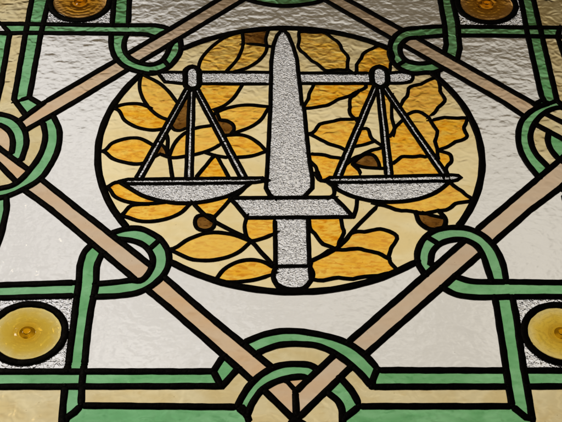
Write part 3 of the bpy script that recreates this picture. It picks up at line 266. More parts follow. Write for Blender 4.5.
clear_glass;clear_glass;0;-108.77,-67.75 -108.94,-70.85 -109.37,-74.13 -110.05,-77.39 -110.96,-80.57 -112.1,-83.61 -113.84,-87.12 -70.5,-135.02 -36.88,-169.84 -33.86,-166.92 -25.47,-162.14 -22.63,-160.65 -19.72,-159.35 -16.52,-158.16 -13.25,-157.1 -9.93,-156.21 -6.57,-155.49 -3.2,-154.96 -0.47,-154.68 5.04,-154.49 10.55,-154.67 14.69,-155.02 18.82,-155.59 22.94,-156.34 27.02,-157.23 33.83,-158.9 39.3,-160.45 41.99,-161.34 47.42,-163.4 52.88,-165.83 55.52,-167.21 58.1,-168.74 60.47,-166.1 137.46,-85.04 135.71,-83.38 132.71,-75.72 131.87,-73.15 131.3,-70.53 131.02,-67.56 126,-71.24 118.73,-76.1 111.25,-80.64 103.58,-84.85 95.73,-88.71 87.73,-92.24 79.58,-95.41 71.29,-98.22 62.89,-100.67 54.4,-102.75 45.82,-104.45 37.17,-105.78 28.47,-106.74 19.75,-107.31 11,-107.5 2.25,-107.31 -6.47,-106.74 -15.17,-105.78 -23.82,-104.45 -32.4,-102.75 -40.89,-100.67 -49.29,-98.22 -58.85,-94.91 -65.06,-94.8 -63.98,-92.92 -65.73,-92.24 -73.73,-88.71 -81.58,-84.85 -89.25,-80.64 -96.73,-76.1 -104,-71.24
amber_leaf;amber_leaf;0;-63.98,-92.92 -58.85,-94.91 -51.94,-95.08 -47.57,-95.04 -43.23,-94.78 -35.43,-93.87 -31.54,-93.22 -27.71,-92.39 -23.95,-91.35 -20.3,-90.02 -16.72,-88.42 -8.47,-84.29 -8.23,-82.75 -6.84,-76.98 -14.6,-71.13 -17.53,-69.28 -20.63,-67.93 -23.76,-67.13 -27.06,-66.63 -30.42,-66.46 -33.75,-66.6 -36.93,-67.07 -40.41,-68.07 -43.85,-69.54 -47.17,-71.4 -50.28,-73.53 -53.11,-75.84 -56.05,-79.05 -58.5,-82.77
cream_glass;cream_glass;0;-58.85,-94.91 -49.29,-98.22 -40.89,-100.67 -32.4,-102.75 -23.82,-104.45 -15.17,-105.78 -6.47,-106.74 -1.63,-107.05 -1.57,-106.19 -4.1,-101.22 -5.26,-98.69 -7.37,-93.38 -8.19,-90.67 -8.65,-87.94 -8.63,-85.36 -8.47,-84.29 -16.72,-88.42 -20.3,-90.02 -23.95,-91.35 -27.71,-92.39 -31.54,-93.22 -35.43,-93.87 -43.23,-94.78 -47.57,-95.04 -51.94,-95.08
cream_glass;cream_glass;0;-1.63,-107.05 2.25,-107.31 11,-107.5 18.31,-107.34 18.29,-106.18 22.85,-100.14 24.67,-97.23 24.22,-97.41 21.89,-100.15 19.33,-102.43 16.97,-103.26 14.35,-103.59 11.72,-103.69 8.52,-103.66 5.31,-103.28 2.27,-102.44 -0.33,-101.05 -5.24,-97.43 -5.7,-97.62 -4.1,-101.22 -1.57,-106.19
cream_glass;cream_glass;0;18.31,-107.34 28.47,-106.74 37.17,-105.78 45.82,-104.45 54.4,-102.75 62.89,-100.67 71.29,-98.22 79.58,-95.41 87.73,-92.24 95.73,-88.71 103.58,-84.85 105.17,-83.97 104.67,-83.06 98.13,-84.51 91.77,-86.81 85,-87.27 78.34,-87.92 71.84,-89.5 67.41,-90.98 62.83,-90.69 58.27,-90.28 53.71,-89.31 49.15,-89.84 38.89,-92.81 33.52,-92.48 29.46,-91.45 28.16,-90.56 26.97,-93.12 24.2,-98.04 22.85,-100.14 18.29,-106.18
amber_leaf;amber_leaf;0;105.17,-83.97 111,-80.78 108.07,-75.74 106.01,-72.79 104.46,-69.6 103.85,-64.13 102.74,-64.25 99.71,-62.06 96.88,-59.52 93.64,-57.57 90.01,-56.49 86.69,-55.2 83.63,-54.41 80.5,-53.45 77.3,-52.02 73.95,-51.45 66.59,-51.99 62.56,-52.98 58.6,-53.35 54.57,-52.9 50.77,-53.26 48.69,-55 43.5,-58.61 32.61,-65.31 27.25,-68.75 27.3,-73.13 27.09,-75.74 26.89,-76.63 28.16,-79.93 29.02,-82.66 29.35,-85.36 29,-87.96 28.16,-90.56 29.46,-91.45 33.52,-92.48 38.89,-92.81 49.15,-89.84 53.71,-89.31 58.27,-90.28 62.83,-90.69 67.41,-90.98 71.84,-89.5 78.34,-87.92 85,-87.27 91.77,-86.81 98.13,-84.51 104.67,-83.06
cream_glass;cream_glass;0;111,-80.78 118.73,-76.1 126,-71.24 131.02,-67.56 130.98,-64.67 131.17,-61.69 131.54,-58.73 132.08,-55.86 133.15,-51.75 134.61,-47.68 136.44,-43.73 138.61,-40 141.1,-36.58 142.96,-34.42 144.98,-32.34 147.14,-30.38 149.43,-28.62 151.82,-27.12 154.81,-25.66 151.6,-25.94 148.45,-25.7 145.74,-24.92 143.51,-23.57 141.43,-21.64 139.58,-19.39 138.04,-17.07 136.9,-14.54 136.2,-11.77 135.36,-5.91 134.85,-3.04 135.21,-1.82 130.39,-0.45 125.65,0.21 120.72,0.02 114.91,1.61 109.61,4.67 104.16,7.26 99.23,8.67 94.61,3.29 85.02,-8.51 75.62,-20.45 71.26,-26.65 62.99,-39.45 60.7,-42.55 61.14,-42.87 63.31,-40.27 65.2,-37.36 66.62,-34.13 68.61,-31.34 71.5,-29.69 74.7,-28.73 78.14,-28.7 81.66,-28.96 85.17,-28.1 88.59,-27.08 91.59,-26.32 94.65,-25.34 97.85,-25.06 100.9,-25.93 103.5,-27.1 106.37,-28.42 109.13,-30.22 111.46,-32.02 113.27,-34.67 113.34,-38.33 111.75,-41.99 109.98,-45.58 107.96,-48.8 106.6,-51.55 105.75,-54.72 103.85,-60.71 103.77,-63.37 104.46,-69.6 106.01,-72.79 108.07,-75.74
green_band;green_band;0;131.02,-67.56 131.3,-70.53 131.87,-73.15 132.71,-75.72 135.71,-83.38 137.46,-85.04 147.51,-74.46 143.37,-70.52 144.91,-61.92 145.6,-59.14 146.61,-56.49 147.82,-54.17 149.22,-51.88 150.81,-49.7 152.55,-47.69 154.2,-46.14 150.85,-42.59 142.34,-35.14 141.1,-36.58 138.61,-40 136.44,-43.73 134.61,-47.68 133.15,-51.75 132.08,-55.86 131.54,-58.73 131.17,-61.69 130.98,-64.67
clear_glass;clear_glass;0;148.78,-52.6 147.82,-54.17 146.61,-56.49 145.6,-59.14 144.91,-61.92 143.37,-70.52 147.51,-74.46 180.28,-39.95 177.53,-39.24 174.8,-38.98 172,-39.05 169.22,-39.37 166.56,-39.89 163.98,-40.63 161.42,-41.63 158.93,-42.86 156.58,-44.29 154.45,-45.91 152.55,-47.69 150.81,-49.7
green_band;green_band;0;157.74,-43.58 158.93,-42.86 161.42,-41.63 163.98,-40.63 166.56,-39.89 169.22,-39.37 172,-39.05 174.8,-38.98 177.53,-39.24 180.07,-39.87 182.34,-40.86 184.56,-42.21 186.65,-43.82 188.57,-45.62 190.24,-47.51 191.91,-50.08 193.2,-52.97 194.22,-56.05 195.05,-59.21 196.38,-65.19 196.78,-68.1 197.66,-76.91 199.82,-94.44 204.4,-94.51 214.15,-94.43 213.86,-78.02 213.56,-72.58 212.9,-67.19 212.28,-63.52 211.57,-59.83 210.73,-56.17 209.69,-52.59 208.39,-49.14 206.79,-45.68 204.98,-42.25 202.92,-38.96 200.63,-35.88 198.07,-33.12 195.64,-30.95 193,-28.92 190.18,-27.1 187.25,-25.55 184.26,-24.34 180.99,-23.46 177.55,-22.94 174.03,-22.72 170.51,-22.76 167.07,-23.02 163.93,-23.41 160.76,-23.97 157.64,-24.76 154.64,-25.79 151.82,-27.12 149.43,-28.62 147.14,-30.38 144.98,-32.34 142.34,-35.14 150.85,-42.59 154.2,-46.14 156.58,-44.29
cream_glass;cream_glass;0;174.68,-22.76 180.1,-14.73 184.64,-7.25 188.85,0.42 192.71,8.27 194.83,13.06 192.15,14.24 188.97,13.17 178.95,11.49 175.8,10.24 173.82,8.2 172.12,5.95 170.12,4.08 167.89,2.48 165.51,1.1 161.26,0.31 158.11,0.12 159.49,-2.58 162.31,-7.44 163.34,-9.88 163.78,-12.36 163.57,-15.33 162.83,-18.47 161.62,-21.35 159.97,-23.51 158.07,-24.65 160.76,-23.97 163.93,-23.41 167.07,-23.02 170.51,-22.76
amber_leaf;amber_leaf;0;194.83,13.06 196.46,16.84 192.82,18.26 188.52,22.35 186.77,24.78 185.2,27.35 183.2,29.47 180.93,31.44 176.91,35.87 175.19,38.31 173.62,40.85 173.2,41.24 166.37,33.79 163.79,31.2 161.06,28.81 157.08,25.87 152.85,23.19 148.44,20.78 143.91,18.66 139.31,16.86 133.97,15.22 128.45,13.99 122.81,13.13 117.15,12.61 111.53,12.38 106,12.43 100.43,12.76 94.87,13.41 93.18,13.73 92.69,11.1 99.01,8.73 99.39,9.2 99.23,8.67 104.16,7.26 109.61,4.67 114.91,1.61 120.72,0.02 125.65,0.21 130.39,-0.45 139.66,-3.16 142.63,-3.39 142.7,-2.55 144.63,-3.47 148.63,-2.26 152.85,-1.25 156.94,0.05 161.26,0.31 165.51,1.1 167.89,2.48 170.12,4.08 172.12,5.95 173.82,8.2 175.8,10.24 178.95,11.49 188.97,13.17 192.15,14.24
tan_band;tan_band;0;-251.54,164.37 -275.51,133.9 -277.79,131.76 -277.2,131.13 -274.7,127.87 -272.48,124.43 -270.55,120.93 -268.82,116.99 -224.26,159.69 -165.15,219.46 -167.72,221.15 -170.84,223.65 -173.54,226.33 -176.03,229.31 -178.3,232.51 -179.88,235.07
clear_glass;clear_glass;0;-251.54,164.37 -179.88,235.07 -182.18,239.24 -183.76,242.75 -185.09,246.41 -186.21,250.17 -187.16,253.97 -187.98,257.77 -188.71,262.47 -189.11,267.24 -189.73,281.71 -269.77,282.39 -270.25,170.82 -257.79,160.26 -255.92,158.79
tan_band;tan_band;0;-169.78,245.03 -168.06,241.85 -166.3,239.35 -164.27,237.05 -161.96,234.9 -159.44,232.95 -156.78,231.24 -154.61,230.12 -97.53,287.84 -40.68,344.78 -37.03,348.66 -44.55,353.32 -52.36,359.17 -54,360.54 -65.68,349.4 -123.34,290.85
clear_glass;clear_glass;0;-169.78,245.03 -139.53,274.88 -141.17,276.56 -149.05,280.59 -157.04,281.44 -171.21,281.56 -173.02,273.99 -173.52,271.54 -173.84,269.08 -174.03,265.95 -174.04,262.77 -173.85,259.6 -173.45,256.47 -172.81,253.43 -171.95,250.45 -170.87,247.48
green_band;green_band;0;-139.53,274.88 -123.78,290.42 -125.09,291.76 -131.24,294.94 -140.82,297.63 -192.86,297.22 -269.13,298.54 -269.77,282.39 -157.04,281.44 -149.05,280.59 -141.17,276.56
cream_panel;cream_panel;0;-277.79,131.76 -275.51,133.9 -270.06,140.82 -281.13,158.51 -286.23,167.45 -287.27,282.69 -305.18,281.67 -303.39,188.01 -304.65,143.25 -298.39,143.33 -295.24,142.49 -292.01,141.39 -288.82,140.04 -285.77,138.45 -282.98,136.64 -279.96,134.09
green_band;green_band;0;-277.79,131.76 -279.96,134.09 -282.98,136.64 -285.77,138.45 -288.82,140.04 -292.01,141.39 -295.24,142.49 -298.39,143.33 -304.65,143.25 -305.09,127.66 -296.12,125.91 -293.92,124.51 -291.7,122.87 -289.55,121.03 -287.55,119.04 -285.79,116.95 -284,114.2 -282.5,111.19 -281.27,108.02 -280.26,104.76 -279.43,101.51 -278.86,98.17 -278.6,94.76 -278.35,84.4 -282.17,80.32 -270.81,69.65 -266.79,73.93 -266.3,79.48 -265.04,90.6 -264.8,96.12 -265.14,101.58 -265.75,105.54 -266.56,109.53 -267.61,113.48 -268.92,117.3 -270.55,120.93 -272.48,124.43 -274.7,127.87 -277.2,131.13
green_band;green_band;0;-270.06,140.82 -255.92,158.79 -257.79,160.26 -270.25,170.82 -284.16,163.81 -281.13,158.51
cream_panel;cream_panel;0;-268.82,116.99 -267.61,113.48 -266.56,109.53 -265.75,105.54 -265.14,101.58 -264.8,96.12 -265.04,90.6 -266.3,79.48 -266.79,73.93 -270.81,69.65 -257.15,56.84 -253.7,64.9 -251.98,69.26 -250.42,73.67 -249.07,78.13 -247.99,82.63 -247.11,87.52 -246.47,92.48 -246.1,97.49 -246.03,102.48 -246.26,107.44 -246.74,111.35 -247.49,115.25 -250.18,126.91 -254.15,131.05
green_band;green_band;0;-254.15,131.05 -250.18,126.91 -247.49,115.25 -246.74,111.35 -246.26,107.44 -246.03,102.48 -246.1,97.49 -246.47,92.48 -247.11,87.52 -247.99,82.63 -249.07,78.13 -250.42,73.67 -251.98,69.26 -253.7,64.9 -259.21,52.16 -261.26,48.02 -263.6,44.1 -266.35,40.52 -268.37,38.29 -270.54,36.17 -272.9,34.38 -275.42,33.15 -278.15,32.3 -283.74,30.76 -289.05,28.77 -294.31,26.64 -307,21.26 -307,11.59 -295.33,13.81 -281.98,17.28 -278.6,18.28 -275.28,19.42 -272.2,20.86 -269.25,22.6 -266.39,24.53 -263.62,26.59 -257.15,31.7 -253.45,34.88 -249.95,38.25 -246.74,41.83 -243.96,45.66 -241.85,49.39 -240.07,53.36 -238.55,57.49 -237.2,61.68 -234.39,71.38 -233.07,77 -232.01,82.67 -231.25,88.38 -230.83,94.07 -230.71,99.1 -230.81,104.17 -231.16,109.24 -231.82,114.25 -232.81,119.15 -234.05,123.34 -235.63,127.44 -240.95,139.63 -242.98,141.75
tan_band;tan_band;0;69.8,360.11 64.92,355.87 56.52,348.82 55.47,348.05 131.68,274.21 133.8,278.18 135.9,281.27 138.29,284.27 140.95,287.07 143.83,289.55 145.09,290.39 83.48,348.3
tan_band;tan_band;0;159.28,277.05 154.99,276.66 152.3,276.12 149.87,275.11 147.71,273.58 145.7,271.64 143.89,269.43 142.33,267.05 141.23,264.96 160.77,246.02 243.7,166.28 245.48,164.87 264.87,141.69 268.35,146.06 272.12,150.04 276.2,153.67 280.51,156.86 281.22,157.28 276.2,165.37 168.43,268.45
clear_glass;clear_glass;0;159.28,277.05 168.43,268.45 187.22,250.49 189.09,252.44 192.34,265.02 193.08,281.34 192.55,281.37 163.52,277.49
clear_glass;clear_glass;0;201.17,237.15 275.11,166.45 276.2,165.37 278.01,162.44 279.88,163.6 286.96,168.99 290.27,167.36 288.02,176.04 288.15,280.68 250.02,281.35 208.4,281.56 207.3,258.38 202.33,238.36
green_band;green_band;0;278.01,162.44 281.22,157.28 283.29,158.53 286.21,160.01 295.23,164.09 290.27,167.36 286.96,168.99 279.88,163.6
green_band;green_band;0;281.22,157.28 280.51,156.86 276.2,153.67 272.12,150.04 268.35,146.06 264.87,141.69 262.01,137.36 259.7,132.97 257.77,128.3 256.19,123.45 254.9,118.51 253.88,113.57 253.17,109 252.7,104.35 252.48,99.67 252.5,94.99 252.78,90.36 253.26,86.15 253.98,81.95 254.89,77.77 255.96,73.63 257.17,69.56 258.48,65.78 259.99,62.07 264.84,51.02 267,48.9 280.23,62.38 277.79,64.77 275.58,69.1 270.93,77.7 268.95,82.09 267.48,86.6 266.56,91.11 265.97,95.76 265.74,100.46 265.86,105.14 266.36,109.72 267.07,113.35 268.04,116.96 269.24,120.53 270.62,124.04 272.14,127.45 274.48,132.07 277.16,136.52 280.2,140.74 283.6,144.78 285.44,146.65 287.38,148.36 290.71,150.86 294.44,153.23 298.31,155.2 302.09,156.54 305.55,156.99 310.63,154.97 315.01,150 319.01,143.33 322.27,137.4 327,140 306.7,164.16 304.14,168.67 295.23,164.09 286.21,160.01 283.29,158.53
cream_panel;cream_panel;0;286.97,148 285.44,146.65 283.6,144.78 280.2,140.74 277.16,136.52 275.78,134.32 273.88,130.92 275.11,129.45 312.27,96.06 327.87,112.56 287.25,147.55
cream_panel;cream_panel;0;286.97,148 287.25,147.55 327.87,112.56 350,135.96 350,281.82 323.24,280.07 322.45,280.08 322.3,279.61 327,200 327,150 322.07,145.86 327,140 327,130 322.91,136.24 319.01,143.33 315.01,150 310.63,154.97 305.55,156.99 302.09,156.54 298.31,155.2 294.44,153.23 290.71,150.86
tan_band;tan_band;0;327.87,112.56 312.27,96.06 328.59,81.41 343.91,98.75
clear_glass;clear_glass;0;327.87,112.56 343.91,98.75 350,105.63 350,135.96
clear_glass;clear_glass;0;343.91,98.75 328.59,81.41 350,62.17 350,93.5
clear_glass;clear_glass;0;343.91,98.75 350,93.5 350,105.63
cream_panel;cream_panel;0;273.88,130.92 272.14,127.45 270.62,124.04 269.24,120.53 268.04,116.96 267.07,113.35 266.36,109.72 265.86,105.14 265.74,100.46 265.97,95.76 266.56,91.11 267.48,86.6 268.95,82.09 270.93,77.7 275.58,69.1 277.79,64.77 280.23,62.38 285.54,67.79 292.19,74.82 290.87,76.79 289.54,79.15 288.36,81.61 287.32,84.14 286.41,86.68 285.48,89.8 284.74,93.02 284.21,96.29 283.92,99.57 283.9,102.81 284.18,105.63 284.73,108.44 286.86,116.86 287.87,117.99 275.11,129.45
green_band;green_band;0;287.87,117.99 286.86,116.86 284.73,108.44 284.18,105.63 283.9,102.81 283.92,99.57 284.21,96.29 284.74,93.02 285.48,89.8 286.41,86.68 287.32,84.14 288.36,81.61 289.54,79.15 290.87,76.79 292.19,74.82 312.27,96.06
clear_glass;clear_glass;0;312.27,96.06 292.19,74.82 294.69,71.93 297.39,69.59 303.29,65.28 306.15,63.06 309.64,59.97 328.59,81.41
clear_glass;clear_glass;0;328.59,81.41 285.68,32.86 287.37,30.63 299.26,22.02 299.12,21.47 305,20 305,-7.5 310,-5 327,0 327,40 350,40 350,62.17
tan_band;tan_band;0;-244.5,44.92 -246.74,41.83 -249.95,38.25 -253.45,34.88 -257.15,31.7 -259.84,29.55 -258.28,27.63 -229.15,0.82 -138.57,-93.17 -137.65,-93.27 -135.29,-93.11 -132.69,-91.69 -130.52,-89.21 -128.73,-86.09 -127.27,-82.72 -126.09,-79.49 -125.31,-76.91 -124.87,-74.92 -125.66,-74.05 -201.22,0.89
clear_glass;clear_glass;0;-159.84,-40.15 -125.66,-74.05 -124.87,-74.92 -124.35,-71.43 -124.24,-68.67 -124.41,-65.99 -124.93,-63.12 -125.78,-60.24 -126.92,-57.43 -128.32,-54.76 -129.94,-52.3 -131.68,-50.16 -133.65,-48.14 -135.81,-46.31 -138.09,-44.73 -141,-43.24 -144.11,-42.07 -147.28,-41.1 -150.11,-40.43 -158.82,-39.12
tan_band;tan_band;0;-113.84,-87.12 -115.06,-89.25 -116.87,-91.93 -118.84,-94.48 -120.93,-96.87 -123.32,-99.27 -125.91,-101.53 -128.56,-103.55 -98.23,-135.02 -27.96,-212.26 -25.88,-209.79 -23.64,-207.39 -21.29,-205.12 -18.82,-203.02 -16.06,-200.91 -13.15,-198.91 -10.27,-197.21 -14.28,-193.23 -70.5,-135.02
green_band;green_band;0;-36.88,-169.84 -25.07,-182.06 -22.53,-179.6 -17.72,-176.87 -12.97,-174.5 -8.26,-172.51 -5.86,-171.68 -3.43,-170.99 0.12,-170.28 3.75,-169.87 7.43,-169.7 11.11,-169.71 14.76,-169.84 21.19,-170.3 24.4,-170.71 27.55,-171.32 30.61,-172.17 33.4,-173.21 36.15,-174.47 38.83,-175.89 43.96,-179.08 46.88,-181.19 49.45,-183.28 52.04,-185.61 56.99,-190.48 59.72,-193.38 62.35,-196.39 64.87,-199.5 67.29,-202.68 71.25,-208.34 77.34,-218.34 78.71,-210.64 82.99,-199.51 84.04,-198.92 81.88,-195.08 78.78,-190.03 75.16,-184.66 73.21,-182.1 71.12,-179.67 68.75,-177.23 66.25,-174.89 63.62,-172.68 60.88,-170.61 58.1,-168.74 55.52,-167.21 52.88,-165.83 50.17,-164.57 44.66,-162.3 41.99,-161.34 36.57,-159.65 31.08,-158.2 22.94,-156.34 18.82,-155.59 14.69,-155.02 10.55,-154.67 5.04,-154.49 2.28,-154.53 -0.47,-154.68 -3.2,-154.96 -6.57,-155.49 -9.93,-156.21 -13.25,-157.1 -16.52,-158.16 -19.72,-159.35 -22.63,-160.65 -25.47,-162.14 -33.86,-166.92
cream_panel;cream_panel;0;-25.07,-182.06 -14.28,-193.23 -10.27,-197.21 -6.98,-195.57 -3.76,-194.36 -0.74,-193.58 2.39,-193.06 5.58,-192.77 8.79,-192.66 14.8,-192.76 17.68,-192.92 20.49,-193.32 23.14,-194.11 25.8,-195.61 30.58,-199.27 46.88,-181.19 43.96,-179.08 38.83,-175.89 36.15,-174.47 33.4,-173.21 30.61,-172.17 27.55,-171.32 24.4,-170.71 21.19,-170.3 14.76,-169.84 11.11,-169.71 7.43,-169.7 3.75,-169.87 0.12,-170.28 -3.43,-170.99 -5.86,-171.68 -8.26,-172.51 -12.97,-174.5 -17.72,-176.87 -22.53,-179.6
green_band;green_band;0;-10.27,-197.21 -13.15,-198.91 -16.06,-200.91 -18.82,-203.02 -21.29,-205.12 -23.64,-207.39 -25.88,-209.79 -27.96,-212.26 -29.95,-214.89 -31.73,-217.55 -33.36,-220.33 -34.86,-223.19 -37.62,-229.03 -38.77,-231.74 -41.92,-240.02 -37.12,-240.3 -35.48,-242.61 -34.27,-245.61 -35.08,-246.47 -33.18,-248.26 -32.95,-249.13 -30.76,-241.8 -29.87,-239.15 -28.84,-236.57 -27.26,-233.1 -25.52,-229.64 -23.57,-226.3 -21.39,-223.18 -18.92,-220.38 -16.33,-218.08 -13.46,-216.01 -10.4,-214.15 -7.22,-212.51 -4,-211.07 -1.5,-210.11 1.22,-209.22 3.92,-208.48 6.65,-207.91 12.02,-207.12 14.67,-206.88 17.18,-207.23 20.69,-209.18 21.44,-209.82 30.58,-199.27 25.8,-195.61 23.14,-194.11 20.49,-193.32 17.68,-192.92 14.8,-192.76 8.79,-192.66 5.58,-192.77 2.39,-193.06 -0.74,-193.58 -3.76,-194.36 -6.98,-195.57
green_band;green_band;0;-330,133.79 -329.19,132.85 -319.07,139.1 -308.74,143.2 -304.65,143.25 -303.39,188.01 -305.18,281.67 -330,283
clear_glass;clear_glass;0;-329.19,132.85 -330,132.31 -330,116.43 -327.66,117.92 -320.1,122.3
clear_glass;clear_glass;0;-329.19,132.85 -320.1,122.3 -316.48,124.39 -305.84,127.81 -305.09,127.66 -304.65,143.25 -308.74,143.2 -319.07,139.1
clear_glass;clear_glass;0;-320.1,122.3 -327.66,117.92 -330,116.43 -330,109.52 -306.32,84.09 -305.71,105.61
clear_glass;clear_glass;0;-320.1,122.3 -305.71,105.61 -305.09,127.66 -305.84,127.81 -316.48,124.39
tan_band;tan_band;0;-305.71,105.61 -306.32,84.09 -288.14,64.56 -267.59,39.15 -266.35,40.52 -263.6,44.1 -261.26,48.02 -259.21,52.16 -257.15,56.84 -291.3,88.88
tan_band;tan_band;0;-305.71,105.61 -291.3,88.88 -282.17,80.32 -278.35,84.4 -278.6,94.76 -278.86,98.17 -279.43,101.51 -280.26,104.76 -281.27,108.02 -282.5,111.19 -284,114.2 -285.79,116.95 -287.55,119.04 -289.55,121.03 -291.7,122.87 -293.92,124.51 -296.12,125.91 -305.09,127.66
clear_glass;clear_glass;0;-343.28,123.78 -334.03,113.85 -330,116.43 -330,132.31 -339.69,125.8
clear_glass;clear_glass;0;-330,109.52 -330,8.1 -308.91,11.23 -307,11.59 -307,20 -310,20 -307,21.26 -307,60 -306.32,84.09
cream_panel;cream_panel;0;-306.32,84.09 -307,60 -307,21.26 -294.31,26.64 -289.05,28.77 -283.74,30.76 -278.15,32.3 -275.42,33.15 -272.9,34.38 -270.54,36.17 -267.59,39.15 -288.14,64.56
clear_glass;clear_glass;0;-259.84,29.55 -266.39,24.53 -269.25,22.6 -272.2,20.86 -275.86,19.22 -275.69,18.71 -273.16,0.71 -273.94,-33.33 -278,-60 -278,-98.59 -266.87,-98.84 -196.82,-95.67 -194.02,-95.35 -193.14,-95.35 -193.26,-89.63 -193.69,-79.43 -193.67,-74.35 -193.27,-69.31 -192.51,-63.33 -191.99,-60.35 -191.26,-57.46 -190.23,-54.69 -188.84,-52.1 -185.57,-47.12 -184.21,-45.81 -229.15,0.82 -258.28,27.63
green_band;green_band;0;-184.21,-45.81 -185.57,-47.12 -188.84,-52.1 -190.23,-54.69 -191.26,-57.46 -191.99,-60.35 -192.51,-63.33 -193.27,-69.31 -193.67,-74.35 -193.69,-79.43 -193.14,-94.73 -193.13,-110.85 -193.36,-158.23 -193.67,-193.03 -193.87,-201.01 -179.49,-201.01 -179.19,-193.05 -179.33,-158.22 -179.24,-146.62 -178.93,-135.02 -178.53,-127.59 -176.93,-105.28 -176.64,-97.84 -176.75,-92.44 -177.44,-81.59 -177.47,-76.21 -176.91,-70.9 -176.34,-68.21 -174.17,-60.21 -172.17,-58.3
clear_glass;clear_glass;0;-172.17,-58.3 -174.17,-60.21 -176.34,-68.21 -176.91,-70.9 -177.47,-76.21 -177.44,-81.59 -176.75,-92.44 -176.65,-97.23 -158.8,-95.28 -154.52,-94.7 -145.78,-93.08 -142.85,-92.81 -138.57,-93.17
clear_glass;clear_glass;0;-128.56,-103.55 -131.52,-105.51 -134.47,-107.15 -138,-108.66 -141.73,-109.83 -145.57,-110.73 -153.32,-112.09 -157.69,-112.64 -162.1,-112.92 -175.39,-113.33 -177.45,-113.17 -178.53,-127.59 -178.93,-135.02 -179.24,-146.62 -179.33,-158.22 -179.19,-193.05 -179.49,-201.01 -63.39,-201.01 -56.93,-187.53 -54.73,-184.7 -53.81,-183.87 -98.23,-135.02
green_band;green_band;0;-53.81,-183.87 -54.73,-184.7 -56.93,-187.53 -63.39,-201.01 -62.69,-202.96 -56.45,-216.77 -56.45,-217.32 -55.34,-217.32 -43.34,-200.76 -40.66,-198.32
cream_panel;cream_panel;0;-40.66,-198.32 -43.34,-200.76 -55.34,-217.32 -179.45,-217.61 -178.1,-238.16 -41.92,-240.02 -38.77,-231.74 -37.62,-229.03 -34.86,-223.19 -33.36,-220.33 -31.73,-217.55 -29.95,-214.89 -27.96,-212.26
cream_panel;cream_panel;0;-19.59,-221.14 -21.39,-223.18 -23.57,-226.3 -25.52,-229.64 -27.26,-233.1 -28.84,-236.57 -29.87,-239.15 -30.76,-241.8 -32.95,-249.13 -30.18,-259.8 1.76,-259.87 8.79,-253.49 6.24,-251.77 -16.75,-224.16
tan_band;tan_band;0;-19.59,-221.14 -16.75,-224.16 6.24,-251.77 8.79,-253.49 11.37,-251.14 9.56,-249.14 9.47,-223.69 10.16,-222.9 9.5,-222.33 2.62,-212.74 -1.34,-210.53 -1.5,-210.11 -4,-211.07 -7.22,-212.51 -10.4,-214.15 -13.46,-216.01 -16.33,-218.08 -18.92,-220.38
clear_glass;clear_glass;0;8.79,-253.49 1.76,-259.87 18.28,-259.91
cream_panel;cream_panel;0;8.79,-253.49 18.28,-259.91 48.44,-259.98 50.07,-254.66 49.51,-254.49 49.86,-248.49 49.92,-245.51 49.63,-242.6 49.06,-240.16 48.29,-237.74 47.31,-235.4 46.11,-233.22 44.22,-230.83 39.8,-226.46 36.33,-223.43 15.02,-247.83
tan_band;tan_band;0;292.19,74.82 285.54,67.79 195.45,-23.98 191.61,-28.03 193,-28.92 195.64,-30.95 198.07,-33.12 200.63,-35.88 202.92,-38.96 204.98,-42.25 206.34,-44.82 249.78,0.27 285.5,32.69 309.64,59.97 306.15,63.06 303.29,65.28 297.39,69.59 294.69,71.93
tan_band;tan_band;0;180.28,-39.95 60.47,-166.1 58.1,-168.74 60.88,-170.61 63.62,-172.68 66.25,-174.89 68.75,-177.23 71.12,-179.67 73.58,-182.6 194.49,-57.11 193.2,-52.97 191.91,-50.08 190.24,-47.51 188.57,-45.62 186.65,-43.82 184.56,-42.21 182.34,-40.86
tan_band;tan_band;0;46.88,-181.19 29.66,-200.29 9.47,-223.69 9.56,-249.14 11.37,-251.14 15.02,-247.83 56.51,-200.32 61.37,-195.27 56.99,-190.48 54.55,-188.02 52.04,-185.61 49.45,-183.28
tan_band;tan_band;0;21.44,-209.82 20.69,-209.18 17.18,-207.23 14.67,-206.88 12.02,-207.12 6.65,-207.91 3.92,-208.48 1.22,-209.22 -1.5,-210.11 -1.34,-210.53 2.62,-212.74 9.5,-222.33 10.16,-222.9
clear_glass;clear_glass;0;285.5,32.69 249.78,0.27 206.34,-44.82 208.39,-49.14 209.69,-52.59 210.73,-56.17 211.57,-59.83 212.9,-67.19 213.56,-72.58 213.86,-78.02 214.15,-94.43 288,-95.66 288,20 292.83,26.68 287.37,30.63
clear_glass;clear_glass;0;194.49,-57.11 165.91,-86.77 167.98,-88.76 176.17,-92.28 178.96,-93.19 182.64,-93.92 186.42,-94.27 190.25,-94.38 199.82,-94.44 197.66,-76.91 196.78,-68.1 196.38,-65.19 195.8,-62.32
green_band;green_band;0;165.91,-86.77 151.76,-101.47 153.62,-103.26 158.13,-106.93 160.43,-108.67 162.86,-110.1 165.45,-111.13 168.19,-111.86 171.02,-112.39 176.7,-113.19 181.36,-113.71 186.07,-113.93 190.79,-113.96 203.57,-113.73 216.87,-113.18 288,-113.09 288,-95.66 214.15,-94.43 201.15,-94.5 186.42,-94.27 182.64,-93.92 178.96,-93.19 176.17,-92.28 167.98,-88.76
clear_glass;clear_glass;0;151.76,-101.47 73.58,-182.6 75.16,-184.66 78.78,-190.03 81.88,-195.08 84.54,-199.79 199.75,-200.28 200.43,-134.58 200.24,-113.8 190.79,-113.96 186.07,-113.93 181.36,-113.71 173.87,-112.8 168.19,-111.86 165.45,-111.13 162.86,-110.1 160.43,-108.67 158.13,-106.93 153.62,-103.26
